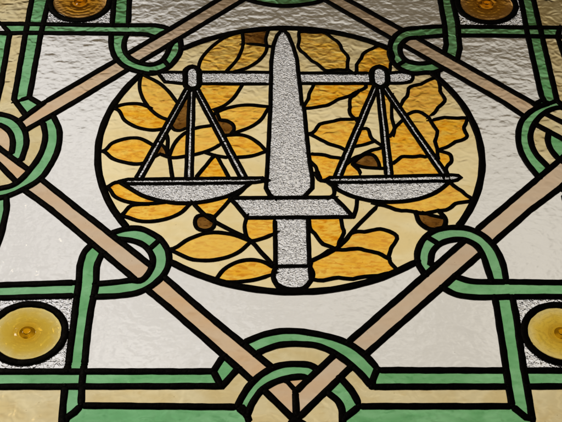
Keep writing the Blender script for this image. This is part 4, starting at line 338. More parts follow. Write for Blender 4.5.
cream_panel;cream_panel;0;61.37,-195.27 56.51,-200.32 49.27,-208.61 51.55,-210.6 57.47,-219.32 58.78,-221.59 60.07,-224.1 61.28,-226.65 62.37,-229.26 63.31,-231.91 63.98,-234.39 65.09,-239.43 199.78,-239.69 199.31,-218.2 77.34,-218.34 72.8,-210.82 69.62,-205.91 64.87,-199.5
green_band;green_band;0;49.27,-208.61 36.33,-223.43 39.8,-226.46 44.22,-230.83 46.11,-233.22 47.31,-235.4 48.29,-237.74 49.06,-240.16 49.63,-242.6 49.92,-245.51 49.86,-248.49 49.51,-254.49 50.07,-254.66 50.68,-252.65 65.09,-239.43 63.98,-234.39 63.31,-231.91 62.37,-229.26 61.28,-226.65 60.07,-224.1 58.78,-221.59 57.47,-219.32 51.55,-210.6
clear_glass;clear_glass;0;-330,-201 -330,-217.95 -307,-217.9 -307,-201
clear_glass;clear_glass;0;-330,-201 -307,-201 -307,-113.96 -330,-113.45
clear_glass;clear_glass;0;-307,-201 -307,-217.9 -296.23,-217.88 -296.28,-201
clear_glass;clear_glass;0;-307,-201 -296.28,-201 -296.58,-114.19 -307,-113.96
clear_glass;clear_glass;0;-296.28,-201 -296.23,-217.88 -278,-217.83 -278,-201
clear_glass;clear_glass;0;-296.28,-201 -278,-201 -278,-114.61 -296.58,-114.19
green_band;green_band;0;-278,-201 -278,-217.83 -179.45,-217.61 -179.49,-201.01
corner_silver;corner_silver;0;-278,-201 -193.87,-201.01 -193.67,-193.03 -193.36,-158.23 -193.13,-112.11 -195.31,-112.11 -264.78,-114.9 -278,-114.61
green_band;green_band;0;-179.49,-201.01 -179.45,-217.61 -56.45,-217.32 -56.45,-216.77 -62.69,-202.96 -63.39,-201.01
green_band;green_band;0;84.04,-198.92 82.99,-199.51 78.71,-210.64 77.34,-218.34 199.31,-218.2 199.75,-200.28 84.54,-199.79
green_band;green_band;0;199.75,-200.28 199.3,-218.53 199.78,-239.69 210.18,-251.68 214.83,-252.74 215.38,-252.75 216,-218.55 215.6,-197.7 217.42,-135.03 216.87,-113.18 206.89,-113.62 200.24,-113.8 200.43,-134.58
green_band;green_band;0;215.65,-200.35 215.99,-218.18 288,-218.09 288,-200.66
corner_silver;corner_silver;0;215.65,-200.35 288,-200.66 288,-113.09 216.87,-113.18 217.42,-135.03 215.6,-197.7
clear_glass;clear_glass;0;288,-200.66 288,-218.09 305,-218.07 305,-200.73
clear_glass;clear_glass;0;288,-200.66 305,-200.73 305,-113.07 288,-113.09
clear_glass;clear_glass;0;305,-200.73 305,-218.07 327,-218.05 327,-200.83
clear_glass;clear_glass;0;305,-200.73 327,-200.83 327,-113.05 305,-113.07
clear_glass;clear_glass;0;327,-200.83 327,-218.05 350,-218.02 350,-200.92
clear_glass;clear_glass;0;327,-200.83 350,-200.92 350,-113.02 327,-113.05
green_band;green_band;0;-194.35,-217.64 -193.85,-236.8 -192.82,-260.46 -189.83,-260.47 -189.93,-259.43 -189.42,-251.35 -183.09,-245.31 -178.1,-238.16 -179.45,-217.61
green_band;green_band;0;-41.92,-240.02 -178.1,-238.16 -183.09,-245.31 -189.42,-251.35 -189.93,-259.43 -30.18,-259.8 -33.18,-248.26
green_band;green_band;0;65.09,-239.43 50.68,-252.65 48.44,-259.98 215.31,-260.36 215.38,-252.75 214.83,-252.74 210.18,-251.68 199.78,-239.69
green_band;green_band;0;-193.14,-95.35 -194.02,-95.35 -196.82,-95.67 -266.87,-98.84 -278,-98.59 -278,-114.61 -264.78,-114.9 -195.31,-112.11 -193.13,-112.11
clear_glass;clear_glass;0;-330,-97.44 -330,-113.45 -307,-113.96 -307,-97.95
clear_glass;clear_glass;0;-330,-97.44 -307,-97.95 -307,11.59 -308.91,11.23 -330,8.1
clear_glass;clear_glass;0;-307,-97.95 -307,-113.96 -296.58,-114.19 -296.63,-98.18
clear_glass;clear_glass;0;-307,-97.95 -296.63,-98.18 -297,10 -297.64,13.37 -307,11.59
clear_glass;clear_glass;0;-296.63,-98.18 -296.58,-114.19 -278,-114.61 -278,-98.59
green_band;green_band;0;-296.63,-98.18 -278,-98.59 -278,-60 -273.94,-33.33 -273.16,0.71 -275.69,18.71 -275.86,19.22 -278.6,18.28 -281.98,17.28 -295.33,13.81 -297.64,13.37 -297,10
amber_leaf;amber_leaf;0;-111.04,-53.02 -104.79,-55.55 -100.08,-58.48 -95.47,-61.64 -90.78,-64.43 -85.82,-66.26 -82.01,-66.92 -78.08,-67.27 -74.09,-67.34 -70.13,-67.13 -66.27,-66.67 -61.49,-65.73 -56.69,-64.37 -52.02,-62.59 -47.59,-60.4 -43.53,-57.81 -40.44,-55.15 -37.65,-52.07 -32.44,-45.38 -29.78,-42.12 -33.86,-40 -41.97,-35.55 -46.1,-33.63 -50.37,-32.18 -54.27,-31.26 -58.29,-30.56 -62.36,-30.14 -66.39,-30.06 -70.32,-30.39 -74.39,-31.31 -78.4,-32.74 -82.35,-34.54 -89.97,-38.61 -93.99,-41.59 -101.39,-48.94 -105.34,-51.77 -109.82,-53.02
brown_leaf;brown_leaf;0;155.85,-25.38 158.07,-24.65 159.97,-23.51 161.62,-21.35 162.83,-18.47 163.57,-15.33 163.78,-12.36 163.34,-9.88 162.92,-8.89 161.35,-9.56 153.42,-7.22 150.83,-6.3 148.09,-5.12 144.63,-3.47 139.66,-3.16 135.21,-1.82 134.85,-3.04 135.36,-5.91 136.2,-11.77 136.9,-14.54 138.04,-17.07 139.58,-19.39 141.43,-21.64 143.51,-23.57 145.74,-24.92 148.45,-25.7 151.6,-25.94 154.81,-25.66
clear_glass;clear_glass;0;288,-95.66 288,-113.09 305,-113.07 305,-95.95
clear_glass;clear_glass;0;288,-95.66 305,-95.95 305,-7.5 290,-15 299.26,22.02 292.83,26.68 288,20
clear_glass;clear_glass;0;305,-95.95 305,-113.07 327,-113.05 327,-96.31
clear_glass;clear_glass;0;305,-95.95 327,-96.31 327,0 310,-5 305,-7.5
clear_glass;clear_glass;0;327,-96.31 327,-113.05 350,-113.02 350,-96.7
clear_glass;clear_glass;0;327,-96.31 350,-96.7 350,40 327,40
clear_glass;clear_glass;0;-330,299.03 -330,283 -305.18,281.67 -305.19,282.58 -317.55,299.05
green_band;green_band;0;-317.55,299.05 -305.19,282.58 -305.18,281.67 -287.27,282.69 -287.3,298.78 -308.68,299.07
green_band;green_band;0;-287.3,298.78 -287.27,282.69 -269.77,282.39 -269.13,298.54
green_band;green_band;0;-287.27,282.69 -286.23,167.45 -284.16,163.81 -270.25,170.82 -269.77,282.39
green_band;green_band;0;209.16,297.68 208.4,281.56 250.02,281.35 288.15,280.68 288.55,297.12 252.05,297.5
green_band;green_band;0;288.55,297.12 288.15,280.68 304.57,280.4 304.6,296.95
green_band;green_band;0;304.6,296.95 304.57,280.4 322.45,280.08 327.7,296.71
clear_glass;clear_glass;0;327.7,296.71 322.45,280.08 323.24,280.07 350,281.82 350,297.97
green_band;green_band;0;288.15,280.68 288.02,176.04 290.27,167.36 295.23,164.09 304.14,168.67 304.08,176.96 304.57,280.4
cream_panel;cream_panel;0;304.57,280.4 304.08,176.96 304.14,168.67 306.7,164.16 322.07,145.86 327,150 327,200 322.3,279.61 322.45,280.08
balance_beam;silver_glass;0;-133.53,213.09 -124.83,197.47 -102.32,194.25 -102.55,197.21 -102.61,203.96 -103.13,210.74 -103.15,213.77 -131.66,214.04
clear_glass;clear_glass;0;327,140 322.27,137.4 322.91,136.24 327,130
clear_glass;clear_glass;0;299.12,21.47 290,-15 305,-7.5 305,20
sword;silver_glass;0;6.02,290.94 -0.43,279.44 -4.9,261.33 -7.44,232.56 -8.95,160.8 -12.29,81.69 -14.09,44.77 -12.64,44.22 -14.11,44.3 -14.72,31.94 -11.26,22.3 -6.53,18 23.19,18.37 23.18,18.85 32.41,32.09 32.8,44.76 29.99,83.55 29.33,83.74 29.98,83.77 26.94,160.4 25.06,160.99 21.41,237.13 17.45,261.49 12.16,281.82
cream_glass;cream_glass;0;-5.04,259.7 -8.02,259.96 -12.1,260.97 -11.99,258.15 -12.59,253.7 -13.82,249.26 -15.54,244.92 -17.64,240.76 -19.98,236.85 -22.17,233.72 -24.61,230.72 -27.27,227.87 -30.11,225.22 -33.09,222.83 -36.16,220.84 -39.44,219.14 -46.29,216.11 -49.67,214.54 -49.89,214.33 -7.83,214.38 -7.44,232.56
balance_beam;silver_glass;0;-7.83,214.38 -87.51,214.29 -87.14,210.86 -87.23,204.05 -86.85,197.32 -86.96,194.33 -8.25,194.4
cream_glass;cream_glass;0;-8.25,194.4 -39.87,194.37 -39.87,191.67 -41.8,187.19 -45.5,178.12 -47.58,173.74 -50.03,169.59 -51.98,166.73 -54.03,163.91 -56.23,161.19 -58.6,158.68 -61.19,156.45 -63.75,154.76 -69.17,151.76 -66.23,147.88 -63.93,149.62 -61.3,151.33 -58.57,152.87 -55.79,154.26 -52.21,155.75 -48.49,156.98 -44.68,157.97 -40.83,158.71 -37,159.23 -31.99,159.41 -26.93,159.03 -16.76,157.55 -11.68,156.93 -9.12,156.82 -8.95,160.8
amber_leaf;amber_leaf;0;-9.12,156.82 -11.68,156.93 -16.76,157.55 -26.93,159.03 -31.99,159.41 -37,159.23 -40.83,158.71 -44.68,157.97 -48.49,156.98 -52.21,155.75 -55.79,154.26 -58.57,152.87 -61.3,151.33 -63.93,149.62 -66.23,147.88 -67.39,146.85 -66.37,145.73 -63.52,134.95 -58.03,134.21 -55.51,133.4 -53.24,131.94 -51.19,130.04 -49.61,127.88 -48.57,125.41 -47.99,122.68 -47.94,120.02 -48.83,117.09 -52.07,111.41 -46.05,115.33 -43.17,116.95 -37.2,119.88 -34.29,121.44 -31.56,123.24 -29.23,125.06 -26.97,127.02 -24.81,129.1 -22.78,131.29 -20.92,133.57 -18.75,136.95 -16.96,140.61 -13.88,148.28 -12.26,152.06 -9.33,151.94
cream_glass;cream_glass;0;-9.33,151.94 -12.26,152.06 -13.88,148.28 -16.96,140.61 -18.75,136.95 -20.92,133.57 -22.78,131.29 -24.81,129.1 -26.97,127.02 -29.23,125.06 -31.56,123.24 -34.29,121.44 -37.2,119.88 -43.17,116.95 -46.05,115.33 -52.07,111.41 -48.99,111.68 -45.84,111.84 -42.71,111.79 -39.67,111.44 -36.8,110.7 -33.89,109.37 -31.11,107.57 -28.48,105.42 -25.99,103.09 -23.67,100.7 -21.55,98.19 -19.65,95.48 -14.33,86.98 -12.07,86.89
amber_leaf;amber_leaf;0;-12.07,86.89 -14.33,86.98 -19.65,95.48 -21.55,98.19 -23.67,100.7 -25.99,103.09 -28.48,105.42 -31.11,107.57 -33.89,109.37 -36.8,110.7 -39.67,111.44 -42.71,111.79 -45.84,111.84 -48.99,111.68 -52.07,111.41 -58.77,110.28 -46,76.98 -42.33,77.42 -35.52,78.06 -32.17,78.57 -28.9,79.36 -25.9,80.44 -22.98,81.78 -14.33,86.22 -12.1,86.13
cream_glass;cream_glass;0;-12.1,86.13 -14.33,86.22 -22.98,81.78 -25.9,80.44 -28.9,79.36 -32.17,78.57 -35.52,78.06 -45.72,77.03 -34.96,48.18 -34.93,46.3 -18.77,46.54 -14.09,44.77
cream_glass;cream_glass;0;-14.28,40.87 -15.28,40.92 -15.98,41.88 -25.94,40.1 -29.88,39.86 -30.02,39.51 -33.38,35.79 -36.07,33.04 -36.11,32.54 -39.49,27.72 -41.23,25.37 -43.15,23.19 -45.39,21.18 -50.16,17.47 -6.53,18 -11.26,22.3 -14.72,31.94
crossguard;silver_glass;0;-6.53,18 -50.16,17.47 -52.19,18.17 -45.05,8.29 -35.58,-7.75 -33.84,-6.73 -34.37,-9.79 -34.11,-10.23 71.49,-8.59 62.42,7.17 53.75,18.74 49.78,18.7 47.83,17.85 47.82,18.67 -5.04,18.02 -5.03,16.64
balance_beam;silver_glass;0;22.56,213.28 23.41,195.42 103.51,195.91 104.75,196.26 104.06,198.69 103.72,201.58 103.65,204.54 103.7,210.27 103.9,213.8 85.14,213.68 85.14,212.82 84.25,213.68
cream_glass;cream_glass;0;23.41,195.42 25.06,160.99 26.94,160.4 27,158.94 27.44,158.96 28.57,161.81 32.44,170.2 33.2,177.76 34.67,181.85 37.91,189.98 38.82,194.25 38.81,195.52
amber_leaf;amber_leaf;0;27,158.94 27.17,154.45 33.06,154.69 35.82,155.12 41.14,156.34 44.17,157.3 47.32,158.12 50.74,158.66 53.82,159.96 59.71,164.53 62.64,167.49 65.96,169.88 69.95,171.33 73.59,173.21 76.82,174.7 79.76,176.72 82.33,179.44 85.2,181.5 88.07,183.13 90.38,184.69 92.54,186.17 94.56,187.82 96.39,189.68 96.35,195.86 38.81,195.52 38.82,194.25 37.91,189.98 34.67,181.85 33.2,177.76 32.44,170.2 28.57,161.81 27.44,158.96
cream_glass;cream_glass;0;27.17,154.45 28.8,113.53 30.2,113.53 34.76,114.79 38.02,118.78 40.42,123.85 43.17,128.74 47.87,130.98 58.53,133.9 62.13,135.7 65.84,136.57 69.92,136.8 78.12,136.81 81.56,137.62 80.76,138.84 78.58,141.44 77.02,144.38 76.19,147.55 76.13,152.02 77.06,156.54 76.75,161.11 77.04,165.7 77.67,170.2 79.4,173.26 82.17,175.61 84.5,178.24 86.66,181.04 88.07,183.13 85.2,181.5 82.33,179.44 79.76,176.72 76.82,174.7 73.59,173.21 69.95,171.33 65.96,169.88 62.64,167.49 59.71,164.53 53.82,159.96 50.74,158.66 47.32,158.12 44.17,157.3 41.14,156.34 35.82,155.12 33.06,154.69
cream_glass;cream_glass;0;28.8,113.53 29.98,83.77 32.78,82.74 36.32,82.11 39.97,81.99 43.54,81.51 47.06,80.82 49.94,79.67 52.77,78.3 55.75,77.61 58.8,77.23 61.82,76.7 64.81,75.67 69.3,88.72 68.12,89.12 65.95,91.01 63.69,92.78 61.11,94.1 51.29,98.43 49.08,100.09 47.11,101.81 43.72,104.07 33.71,112.01 30.2,113.53
amber_leaf;amber_leaf;0;29.99,83.55 30.84,71.28 31.56,71.33 33.12,68.91 36.47,64.15 37.39,61.39 37.64,58.54 38.3,55.85 40.56,47.7 38.64,46.72 39.58,44.88 41.67,42.97 45.55,42.31 45.66,42.96 50.96,47.36 55.12,47.52 64.81,75.67 61.82,76.7 58.8,77.23 55.75,77.61 52.77,78.3 49.94,79.67 47.06,80.82 43.54,81.51 39.97,81.99 36.32,82.11 32.78,82.74
cream_glass;cream_glass;0;30.84,71.28 32.8,44.76 32.41,32.09 23.18,18.85 23.19,18.37 49.78,18.7 50.45,18.98 52.64,20.3 54.11,22.73 54.62,25.81 54.5,29.12 53.98,32.15 53.14,34.94 52.44,36.47 48.64,40.63 48.9,41.08 47.27,42.02 41.67,42.97 39.58,44.88 38.14,47.71 36.96,50.9 35.65,53.91 38.61,54.8 37.64,58.54 37.39,61.39 36.47,64.15 33.12,68.91 31.56,71.33
amber_leaf;amber_leaf;0;-50.16,17.47 -45.39,21.18 -43.15,23.19 -41.23,25.37 -39.49,27.72 -36.11,32.54 -36.07,33.04 -38.97,30.31 -40.99,28.57 -45.19,25.33 -48.8,23 -52.59,20.93 -56.51,19.06 -60.51,17.39 -64.54,15.87 -69.77,14.13 -75.12,12.66 -80.56,11.49 -86.04,10.64 -88.41,10.42 -80.79,-0.25 -77.61,-4.36 -75.82,-6.36 -73.23,-6.51 -70.58,-7.08 -68.46,-8.22 -67.19,-10.17 -60.2,0.26 -56.7,5.93 -51.59,14.53 -50.25,15.5 -52.19,18.17
cream_glass;cream_glass;0;53.75,18.74 54.87,18.76 54.15,18.22 62.42,7.17 70.72,-7.25 72.78,-6.06 74.47,-0.64 75.21,2.1 75.84,5.22 76.29,8.38 77.39,18.24 72.85,20.26 70.2,21.66 67.82,23.05 63.23,26.12 61.05,27.79 58.38,30.13 55.87,32.67 52.44,36.47 53.14,34.94 53.98,32.15 54.5,29.12 54.62,25.81 54.11,22.73 52.64,20.3
cream_glass;cream_glass;0;-50.25,15.5 -51.59,14.53 -56.7,5.93 -60.2,0.26 -67.19,-10.17 -66.97,-10.51 -66.19,-13.54 -66.04,-15.35 -60.26,-19.65 -50.44,-26.7 -46.36,-29.53 -37.98,-34.97 -34.02,-37.91 -32.8,-39.04 -34.21,-35.92 -35.21,-31.64 -35.81,-27.12 -36.13,-22.99 -36.1,-19.77 -35.69,-16.53 -34.37,-9.79 -45.05,8.29
amber_leaf;amber_leaf;0;-34.11,-10.23 -34.46,-10.27 -35.69,-16.53 -36.1,-19.77 -36.13,-22.99 -35.81,-27.12 -35.21,-31.64 -34.21,-35.92 -32.8,-39.04 -30.44,-41.22 -28.25,-41.45 -25.61,-40.95 -22.74,-39.97 -19.86,-38.76 -17.19,-37.58 -14.53,-36.22 -11.97,-34.61 -6.19,-30.52 -6.11,-9.79
cream_glass;cream_glass;0;70.72,-7.25 71.49,-8.59 59.32,-8.78 59.57,-13.34 60.13,-20.44 60.66,-23.91 61.67,-27.45 61.5,-30.77 59.18,-37.07 57.67,-40.06 56.36,-43.07 55.29,-48.05 54.71,-49.66 58.53,-45.51 62.99,-39.45 71.26,-26.65 75.62,-20.45 85.02,-8.51 99.01,8.73 92.69,11.1 93.18,13.73 89.39,14.43 84.06,15.85 81.21,16.79 77.39,18.24 76.29,8.38 75.84,5.22 75.21,2.1 74.47,-0.64 72.78,-6.06
grip;silver_glass;0;-6.11,-9.79 -6.19,-29.35 -4.49,-29.35 -6.19,-30.52 -6.35,-71.26 -8.71,-72.91 -6.61,-75.89 -6.39,-74.88 26.13,-74.46 26.89,-76.63 27.09,-75.74 27.3,-73.13 27.27,-71.21 26.22,-71.22 26.76,-9.28
amber_leaf;amber_leaf;0;26.76,-9.28 26.74,-11.26 27.29,-11.26 27.77,-14.72 27.74,-18.27 27.96,-21.8 28.45,-25.28 30.02,-28.41 32.59,-31.51 36.1,-38.65 38.07,-42.24 40.41,-45.55 43.11,-46.96 45.88,-48.13 51,-51.07 52.3,-51.98 53.5,-50.98 54.71,-49.66 55.29,-48.05 56.36,-43.07 57.67,-40.06 59.18,-37.07 61.5,-30.77 61.67,-27.45 60.66,-23.91 60.13,-20.44 59.57,-13.34 59.32,-8.78
cream_glass;cream_glass;0;-6.19,-30.52 -11.97,-34.61 -14.53,-36.22 -17.19,-37.58 -19.86,-38.76 -22.74,-39.97 -25.61,-40.95 -28.25,-41.45 -30.44,-41.22 -27.85,-44.34 -25.52,-47.71 -21.19,-54.76 -18.95,-58.22 -8.71,-72.91 -6.35,-71.26
cream_glass;cream_glass;0;26.74,-11.26 26.29,-63.37 26.69,-65.19 27.12,-67.94 36.79,-61.99 41.19,-58.58 45.3,-54.64 50.77,-53.26 52.3,-51.98 51,-51.07 45.88,-48.13 43.11,-46.96 40.41,-45.55 38.07,-42.24 36.1,-38.65 32.59,-31.51 30.02,-28.41 28.45,-25.28 27.96,-21.8 27.74,-18.27 27.77,-14.72 27.29,-11.26
pommel;silver_glass;0;-6.39,-74.88 -6.84,-76.98 -6.08,-77.53 -6.92,-77.35 -8.23,-82.75 -6.14,-83.16 -8.47,-84.29 -8.63,-85.36 -8.65,-87.94 -8.19,-90.67 -7.37,-93.38 -5.7,-97.62 -5.24,-97.43 -0.33,-101.05 2.27,-102.44 5.31,-103.28 8.52,-103.66 11.72,-103.69 14.35,-103.59 16.97,-103.26 19.33,-102.43 21.89,-100.15 24.22,-97.41 24.67,-97.23 26.97,-93.12 28.16,-90.56 27.18,-89.99 26.8,-88.21 26.69,-85.46 26.29,-82.08 26.42,-78.74 26.89,-76.63 26.13,-74.46
beam_pivot;silver_glass;0;-103.15,213.77 -103.13,210.74 -102.61,203.96 -102.55,197.21 -102.28,193.84 -101.48,190.81 -99.89,188.38 -97.26,186.19 -94.33,185.07 -91.48,186.25 -88.98,188.45 -87.51,190.91 -86.9,193.95 -86.96,194.33 -86.85,197.32 -87.23,204.05 -87.14,210.86 -87.74,215.92 -89.2,215.57 -88.83,218.6 -89.6,219.87 -92.39,222.41 -95.53,223.72 -98.58,222.34 -101.22,219.79 -102.61,217.23
amber_leaf;amber_leaf;1;-57.96,214.33 -49.89,214.33 -49.67,214.54 -46.29,216.11 -39.44,219.14 -36.16,220.84 -33.09,222.83 -30.11,225.22 -27.27,227.87 -24.61,230.72 -22.17,233.72 -19.98,236.85 -17.64,240.76 -15.54,244.92 -13.82,249.26 -12.59,253.7 -11.99,258.15 -12.1,260.97 -17.15,262.24 -20.2,262.91 -23.28,263.44 -26.59,263.79 -29.92,263.97 -39.22,264.19 -39.66,258.84 -40.34,254.79 -41.22,250.74 -42.27,246.72 -43.5,242.75 -44.87,238.87 -47.04,233.9 -49.6,229.09 -55.23,219.66 -57.96,214.91
amber_leaf;amber_leaf;0;-86.96,194.33 -86.9,193.95 -87.51,190.91 -88.98,188.45 -88.55,187.97 -71.31,142.98 -68.4,145.94 -66.41,147.74 -69.17,151.76 -63.75,154.76 -61.19,156.45 -58.6,158.68 -56.23,161.19 -54.03,163.91 -50.03,169.59 -47.58,173.74 -45.5,178.12 -41.8,187.19 -39.87,191.67 -39.87,194.37
beam_pivot;silver_glass;0;103.9,213.8 103.7,210.27 103.65,204.54 103.72,201.58 104.06,198.69 104.75,196.26 106.13,193.81 107.98,191.94 110.22,190.33 112.46,189.64 113.34,189.92 113.57,190.82 113.81,190.06 114.71,190.34 116.95,191.99 118.8,193.89 120.08,196.12 120.78,198.78 121.07,201.68 121.21,213.37 120.99,216.31 120.32,219 119.02,221.23 116.29,223.73 113.14,225.09 110.8,224.51 108.43,222.97 106.47,221.15 105.06,218.94 104.23,216.26
amber_leaf;amber_leaf;0;96.35,195.86 96.39,189.68 94.56,187.82 92.54,186.17 88.25,183.23 84.5,178.24 82.17,175.61 79.4,173.26 77.67,170.2 77.04,165.7 76.75,161.11 77.06,156.54 76.13,152.02 76.19,147.55 77.02,144.38 78.58,141.44 80.76,138.84 81.56,137.62 86.42,138.46 104.42,190.74 106.82,193.12 106.13,193.81 104.81,196.03 103.51,195.91
balance_beam;silver_glass;0;121.17,213.9 121.07,201.68 120.78,198.78 120.17,196.43 123.97,196.49 131.81,196.42 135.68,196.68 139.44,197.39 141.99,197.99 144.51,198.73 146.55,199.98 148.33,202.71 149.26,205.95 149.42,208.63 148.86,211.08 146.57,213.08 143.57,214.49 139.47,215.63 135.06,215.68 130.47,215.09 125.84,214.34
suspension_rod|L;silver_glass;0;-88.98,188.45 -91.48,186.25 -93.03,185.61 -92.36,184.57 -92.35,183.72 -60.89,99.56 -60.31,99.78 -60.76,99.21 -40.95,46.21 -34.93,46.3 -34.96,48.18 -88.55,187.97
suspension_rod|L;silver_glass;0;-93.03,185.61 -94.33,185.07 -96.21,185.79 -97.39,182.13 -96.62,45.39 -90.32,45.45 -92.35,183.72
suspension_rod|L;silver_glass;0;-96.21,185.79 -97.26,186.19 -99.89,188.38 -100.85,187.81 -147.12,47.69 -147.05,44.23 -141.1,44.36 -141.13,45.74 -124.3,98.2 -125.09,99.5 -124,99.15 -97.39,182.13 -97.4,184.52 -96.69,184.29
suspension_rod|R;silver_glass;0;117.35,192.4 116.95,191.99 114.71,190.34 113.81,190.06 113.59,189.26 166.16,51.36 172.5,51.59 172.41,52.57 118.03,191.74
suspension_rod|R;silver_glass;0;113.34,189.92 112.46,189.64 110.22,190.33 108.89,191.29 108.53,190.79 108.53,189.12 109.19,189.12 108.53,187.17 108.73,49.23 115.01,49.45 113.59,189.26
suspension_rod|R;silver_glass;0;108.89,191.29 107.98,191.94 106.82,193.12 104.42,190.74 55.12,47.52 61.83,47.71 108.53,187.17 108.53,190.79
brown_leaf;brown_leaf;0;-97.39,182.13 -115.47,125.76 -114.96,125.59 -112.46,120.67 -110.73,118.94 -108.17,118.18 -105.43,118.18 -102.53,119.48 -99.74,121.34 -97.05,121.36
cream_glass;cream_glass;0;-115.47,125.76 -119.64,112.74 -118.06,107.29 -117.46,104.15 -117.23,101.12 -117.48,91.89 -117.31,88.84 -116.93,86.18 -115.43,79.26 -114.83,79.4 -112.53,90.27 -111.6,93.83 -110.38,97.26 -108.79,100.85 -106.97,104.41 -104.91,107.84 -102.6,111.04 -100.01,113.91 -97.02,116.51 -97.05,121.36 -99.74,121.34 -102.53,119.48 -105.43,118.18 -108.17,118.18 -110.73,118.94 -112.46,120.67 -114.96,125.59
cream_glass;cream_glass;0;-119.64,112.74 -124.3,98.2 -121.13,92.98 -120,90.73 -119.06,88.32 -118.3,85.84 -116.33,78.26 -116.62,77.53 -114.92,76.84 -116.4,83.54 -116.93,86.18 -117.31,88.84 -117.48,91.89 -117.23,101.12 -117.46,104.15 -118.06,107.29
brown_leaf;brown_leaf;0;-124.3,98.2 -131.6,75.45 -130.95,76.33 -128.86,78.34 -124.26,82 -119.54,79.09 -117.16,77.75 -116.62,77.53 -116.33,78.26 -118.3,85.84 -119.06,88.32 -120,90.73 -121.13,92.98
cream_glass;cream_glass;0;-131.6,75.45 -141.13,45.74 -141.1,44.36 -110.35,45.03 -110.4,47.2 -112.82,64.29 -113.69,69.97 -114.92,76.84 -117.16,77.75 -119.54,79.09 -124.26,82 -128.86,78.34 -130.95,76.33
pan_rim|L;silver_glass;0;-141.1,44.36 -155.47,44.05 -166.4,40.23 -165.35,39.98 -158.54,40.38 -159,38.46 -155.05,37.51 -92.12,38.15 -41.24,39.18 -25.94,40.1 -15.98,41.88 -18.77,45.67 -18.48,46.43 -18.77,46.54 -96.62,45.39
amber_leaf;amber_leaf;0;-109.08,162.89 -110.05,163.21 -115.34,173.35 -117.19,176.68 -119.17,179.92 -123.55,186.29 -125.89,189.37 -128.36,192.34 -130.95,195.16 -134.51,198.45 -138.35,201.46 -150.33,210 -151,210.07 -152.03,201.94 -152.35,197.91 -152.38,193.89 -152.12,189.9 -151.64,185.9 -150.97,181.92 -150.09,177.99 -149.03,174.13 -147.75,170.34 -146.28,166.57 -144.6,162.88 -142.74,159.3 -140.3,155.25 -138.8,154.23 -139.37,153.85 -138.14,151.98 -135.35,148.17 -132.3,144.56 -128.97,141.29 -125.33,138.49 -122.71,136.96 -118.31,134.95
amber_leaf;amber_leaf;0;-131.43,95.21 -132.72,95.63 -138.77,100.6 -140.89,102.12 -143.79,104.02 -146.82,105.56 -149.89,106.31 -153.16,106.47 -156.51,106.17 -159.82,105.54 -162.98,104.72 -165.66,103.83 -168.32,102.7 -170.9,101.37 -173.33,99.84 -175.57,98.13 -177.5,95.74 -180.49,89.75 -182.21,87.28 -184.51,85.91 -182.03,84.75 -179.95,82.64 -176.12,77.5 -173.92,75.41 -171.46,73.83 -168.86,72.4 -166.17,71.14 -163.41,70.05 -157.5,68.17 -154.27,67.32 -151,66.73 -147.75,66.55 -144.58,66.94 -142.07,67.7 -140.67,67.23
cream_glass;cream_glass;0;-92.35,183.72 -91.42,120.27 -88.88,121.63 -85.79,122.98 -82.93,123.9 -73.96,125.79 -71.09,126.86
amber_leaf;amber_leaf;0;-91.42,120.27 -90.84,80.61 -87.35,81.63 -84.25,82.67 -81.2,83.86 -78.25,85.2 -72.81,88.12 -70.19,89.78 -67.71,91.6 -65.42,93.62 -63.64,95.59 -60.76,99.21 -71.09,126.86 -73.96,125.79 -82.93,123.9 -85.79,122.98 -88.88,121.63
cream_glass;cream_glass;0;-90.84,80.61 -90.32,45.45 -85.45,45.53 -85.5,48.74 -80.13,58.28 -76.46,64.6 -74.58,68.13 -72.63,72.16 -70.67,75.91 -68.77,78.64 -66.98,79.58 -69.72,80.65 -77.71,84.45 -78.25,85.2 -81.2,83.86 -84.25,82.67 -87.35,81.63
amber_leaf;amber_leaf;0;-97.02,116.51 -100.01,113.91 -102.6,111.04 -104.91,107.84 -106.97,104.41 -108.79,100.85 -110.38,97.26 -111.6,93.83 -112.53,90.27 -114.83,79.4 -115.43,79.26 -114.92,76.84 -110.69,76.18 -106.46,76.52 -102.15,77.45 -96.81,78.96
cream_glass;cream_glass;0;-96.81,78.96 -102.15,77.45 -106.46,76.52 -110.69,76.18 -114.72,76.77 -114.67,75.64 -112.82,64.29 -110.4,47.2 -110.35,45.03 -96.62,45.39
brown_leaf;brown_leaf;0;-71.31,142.98 -58.77,110.28 -52.07,111.41 -48.83,117.09 -47.94,120.02 -47.99,122.68 -48.57,125.41 -49.61,127.88 -51.19,130.04 -53.24,131.94 -55.51,133.4 -58.03,134.21 -63.52,134.95 -66.37,145.73 -67.39,146.85
cream_glass;cream_glass;0;-60.76,99.21 -63.64,95.59 -65.42,93.62 -67.71,91.6 -70.19,89.78 -72.81,88.12 -78.25,85.2 -77.71,84.45 -69.72,80.65 -66.98,79.58 -64.3,78.8 -56.07,76.99 -52.9,78.18
cream_glass;cream_glass;0;-52.9,78.18 -56.07,76.99 -64.3,78.8 -66.98,79.58 -65.42,78.4 -63.93,75.65 -59.76,64.66 -57.02,58.08 -53.12,48.12 -53.09,46.02 -40.95,46.21
cream_glass;cream_glass;0;108.53,187.17 86.55,121.51 89.51,122.09 92.56,122.25 94.46,120.68 95.35,117.64 96.28,109.91 97.44,106.64 99.25,104.17 101.37,101.88 105.8,97.41 108.66,97.42
amber_leaf;amber_leaf;0;86.55,121.51 77.56,94.66 78.85,94.23 86.89,96.45 89.51,97.34 91.85,98.32 98.71,101.62 100.27,103.07 99.25,104.17 97.44,106.64 96.28,109.91 95.35,117.64 94.46,120.68 92.56,122.25 89.51,122.09
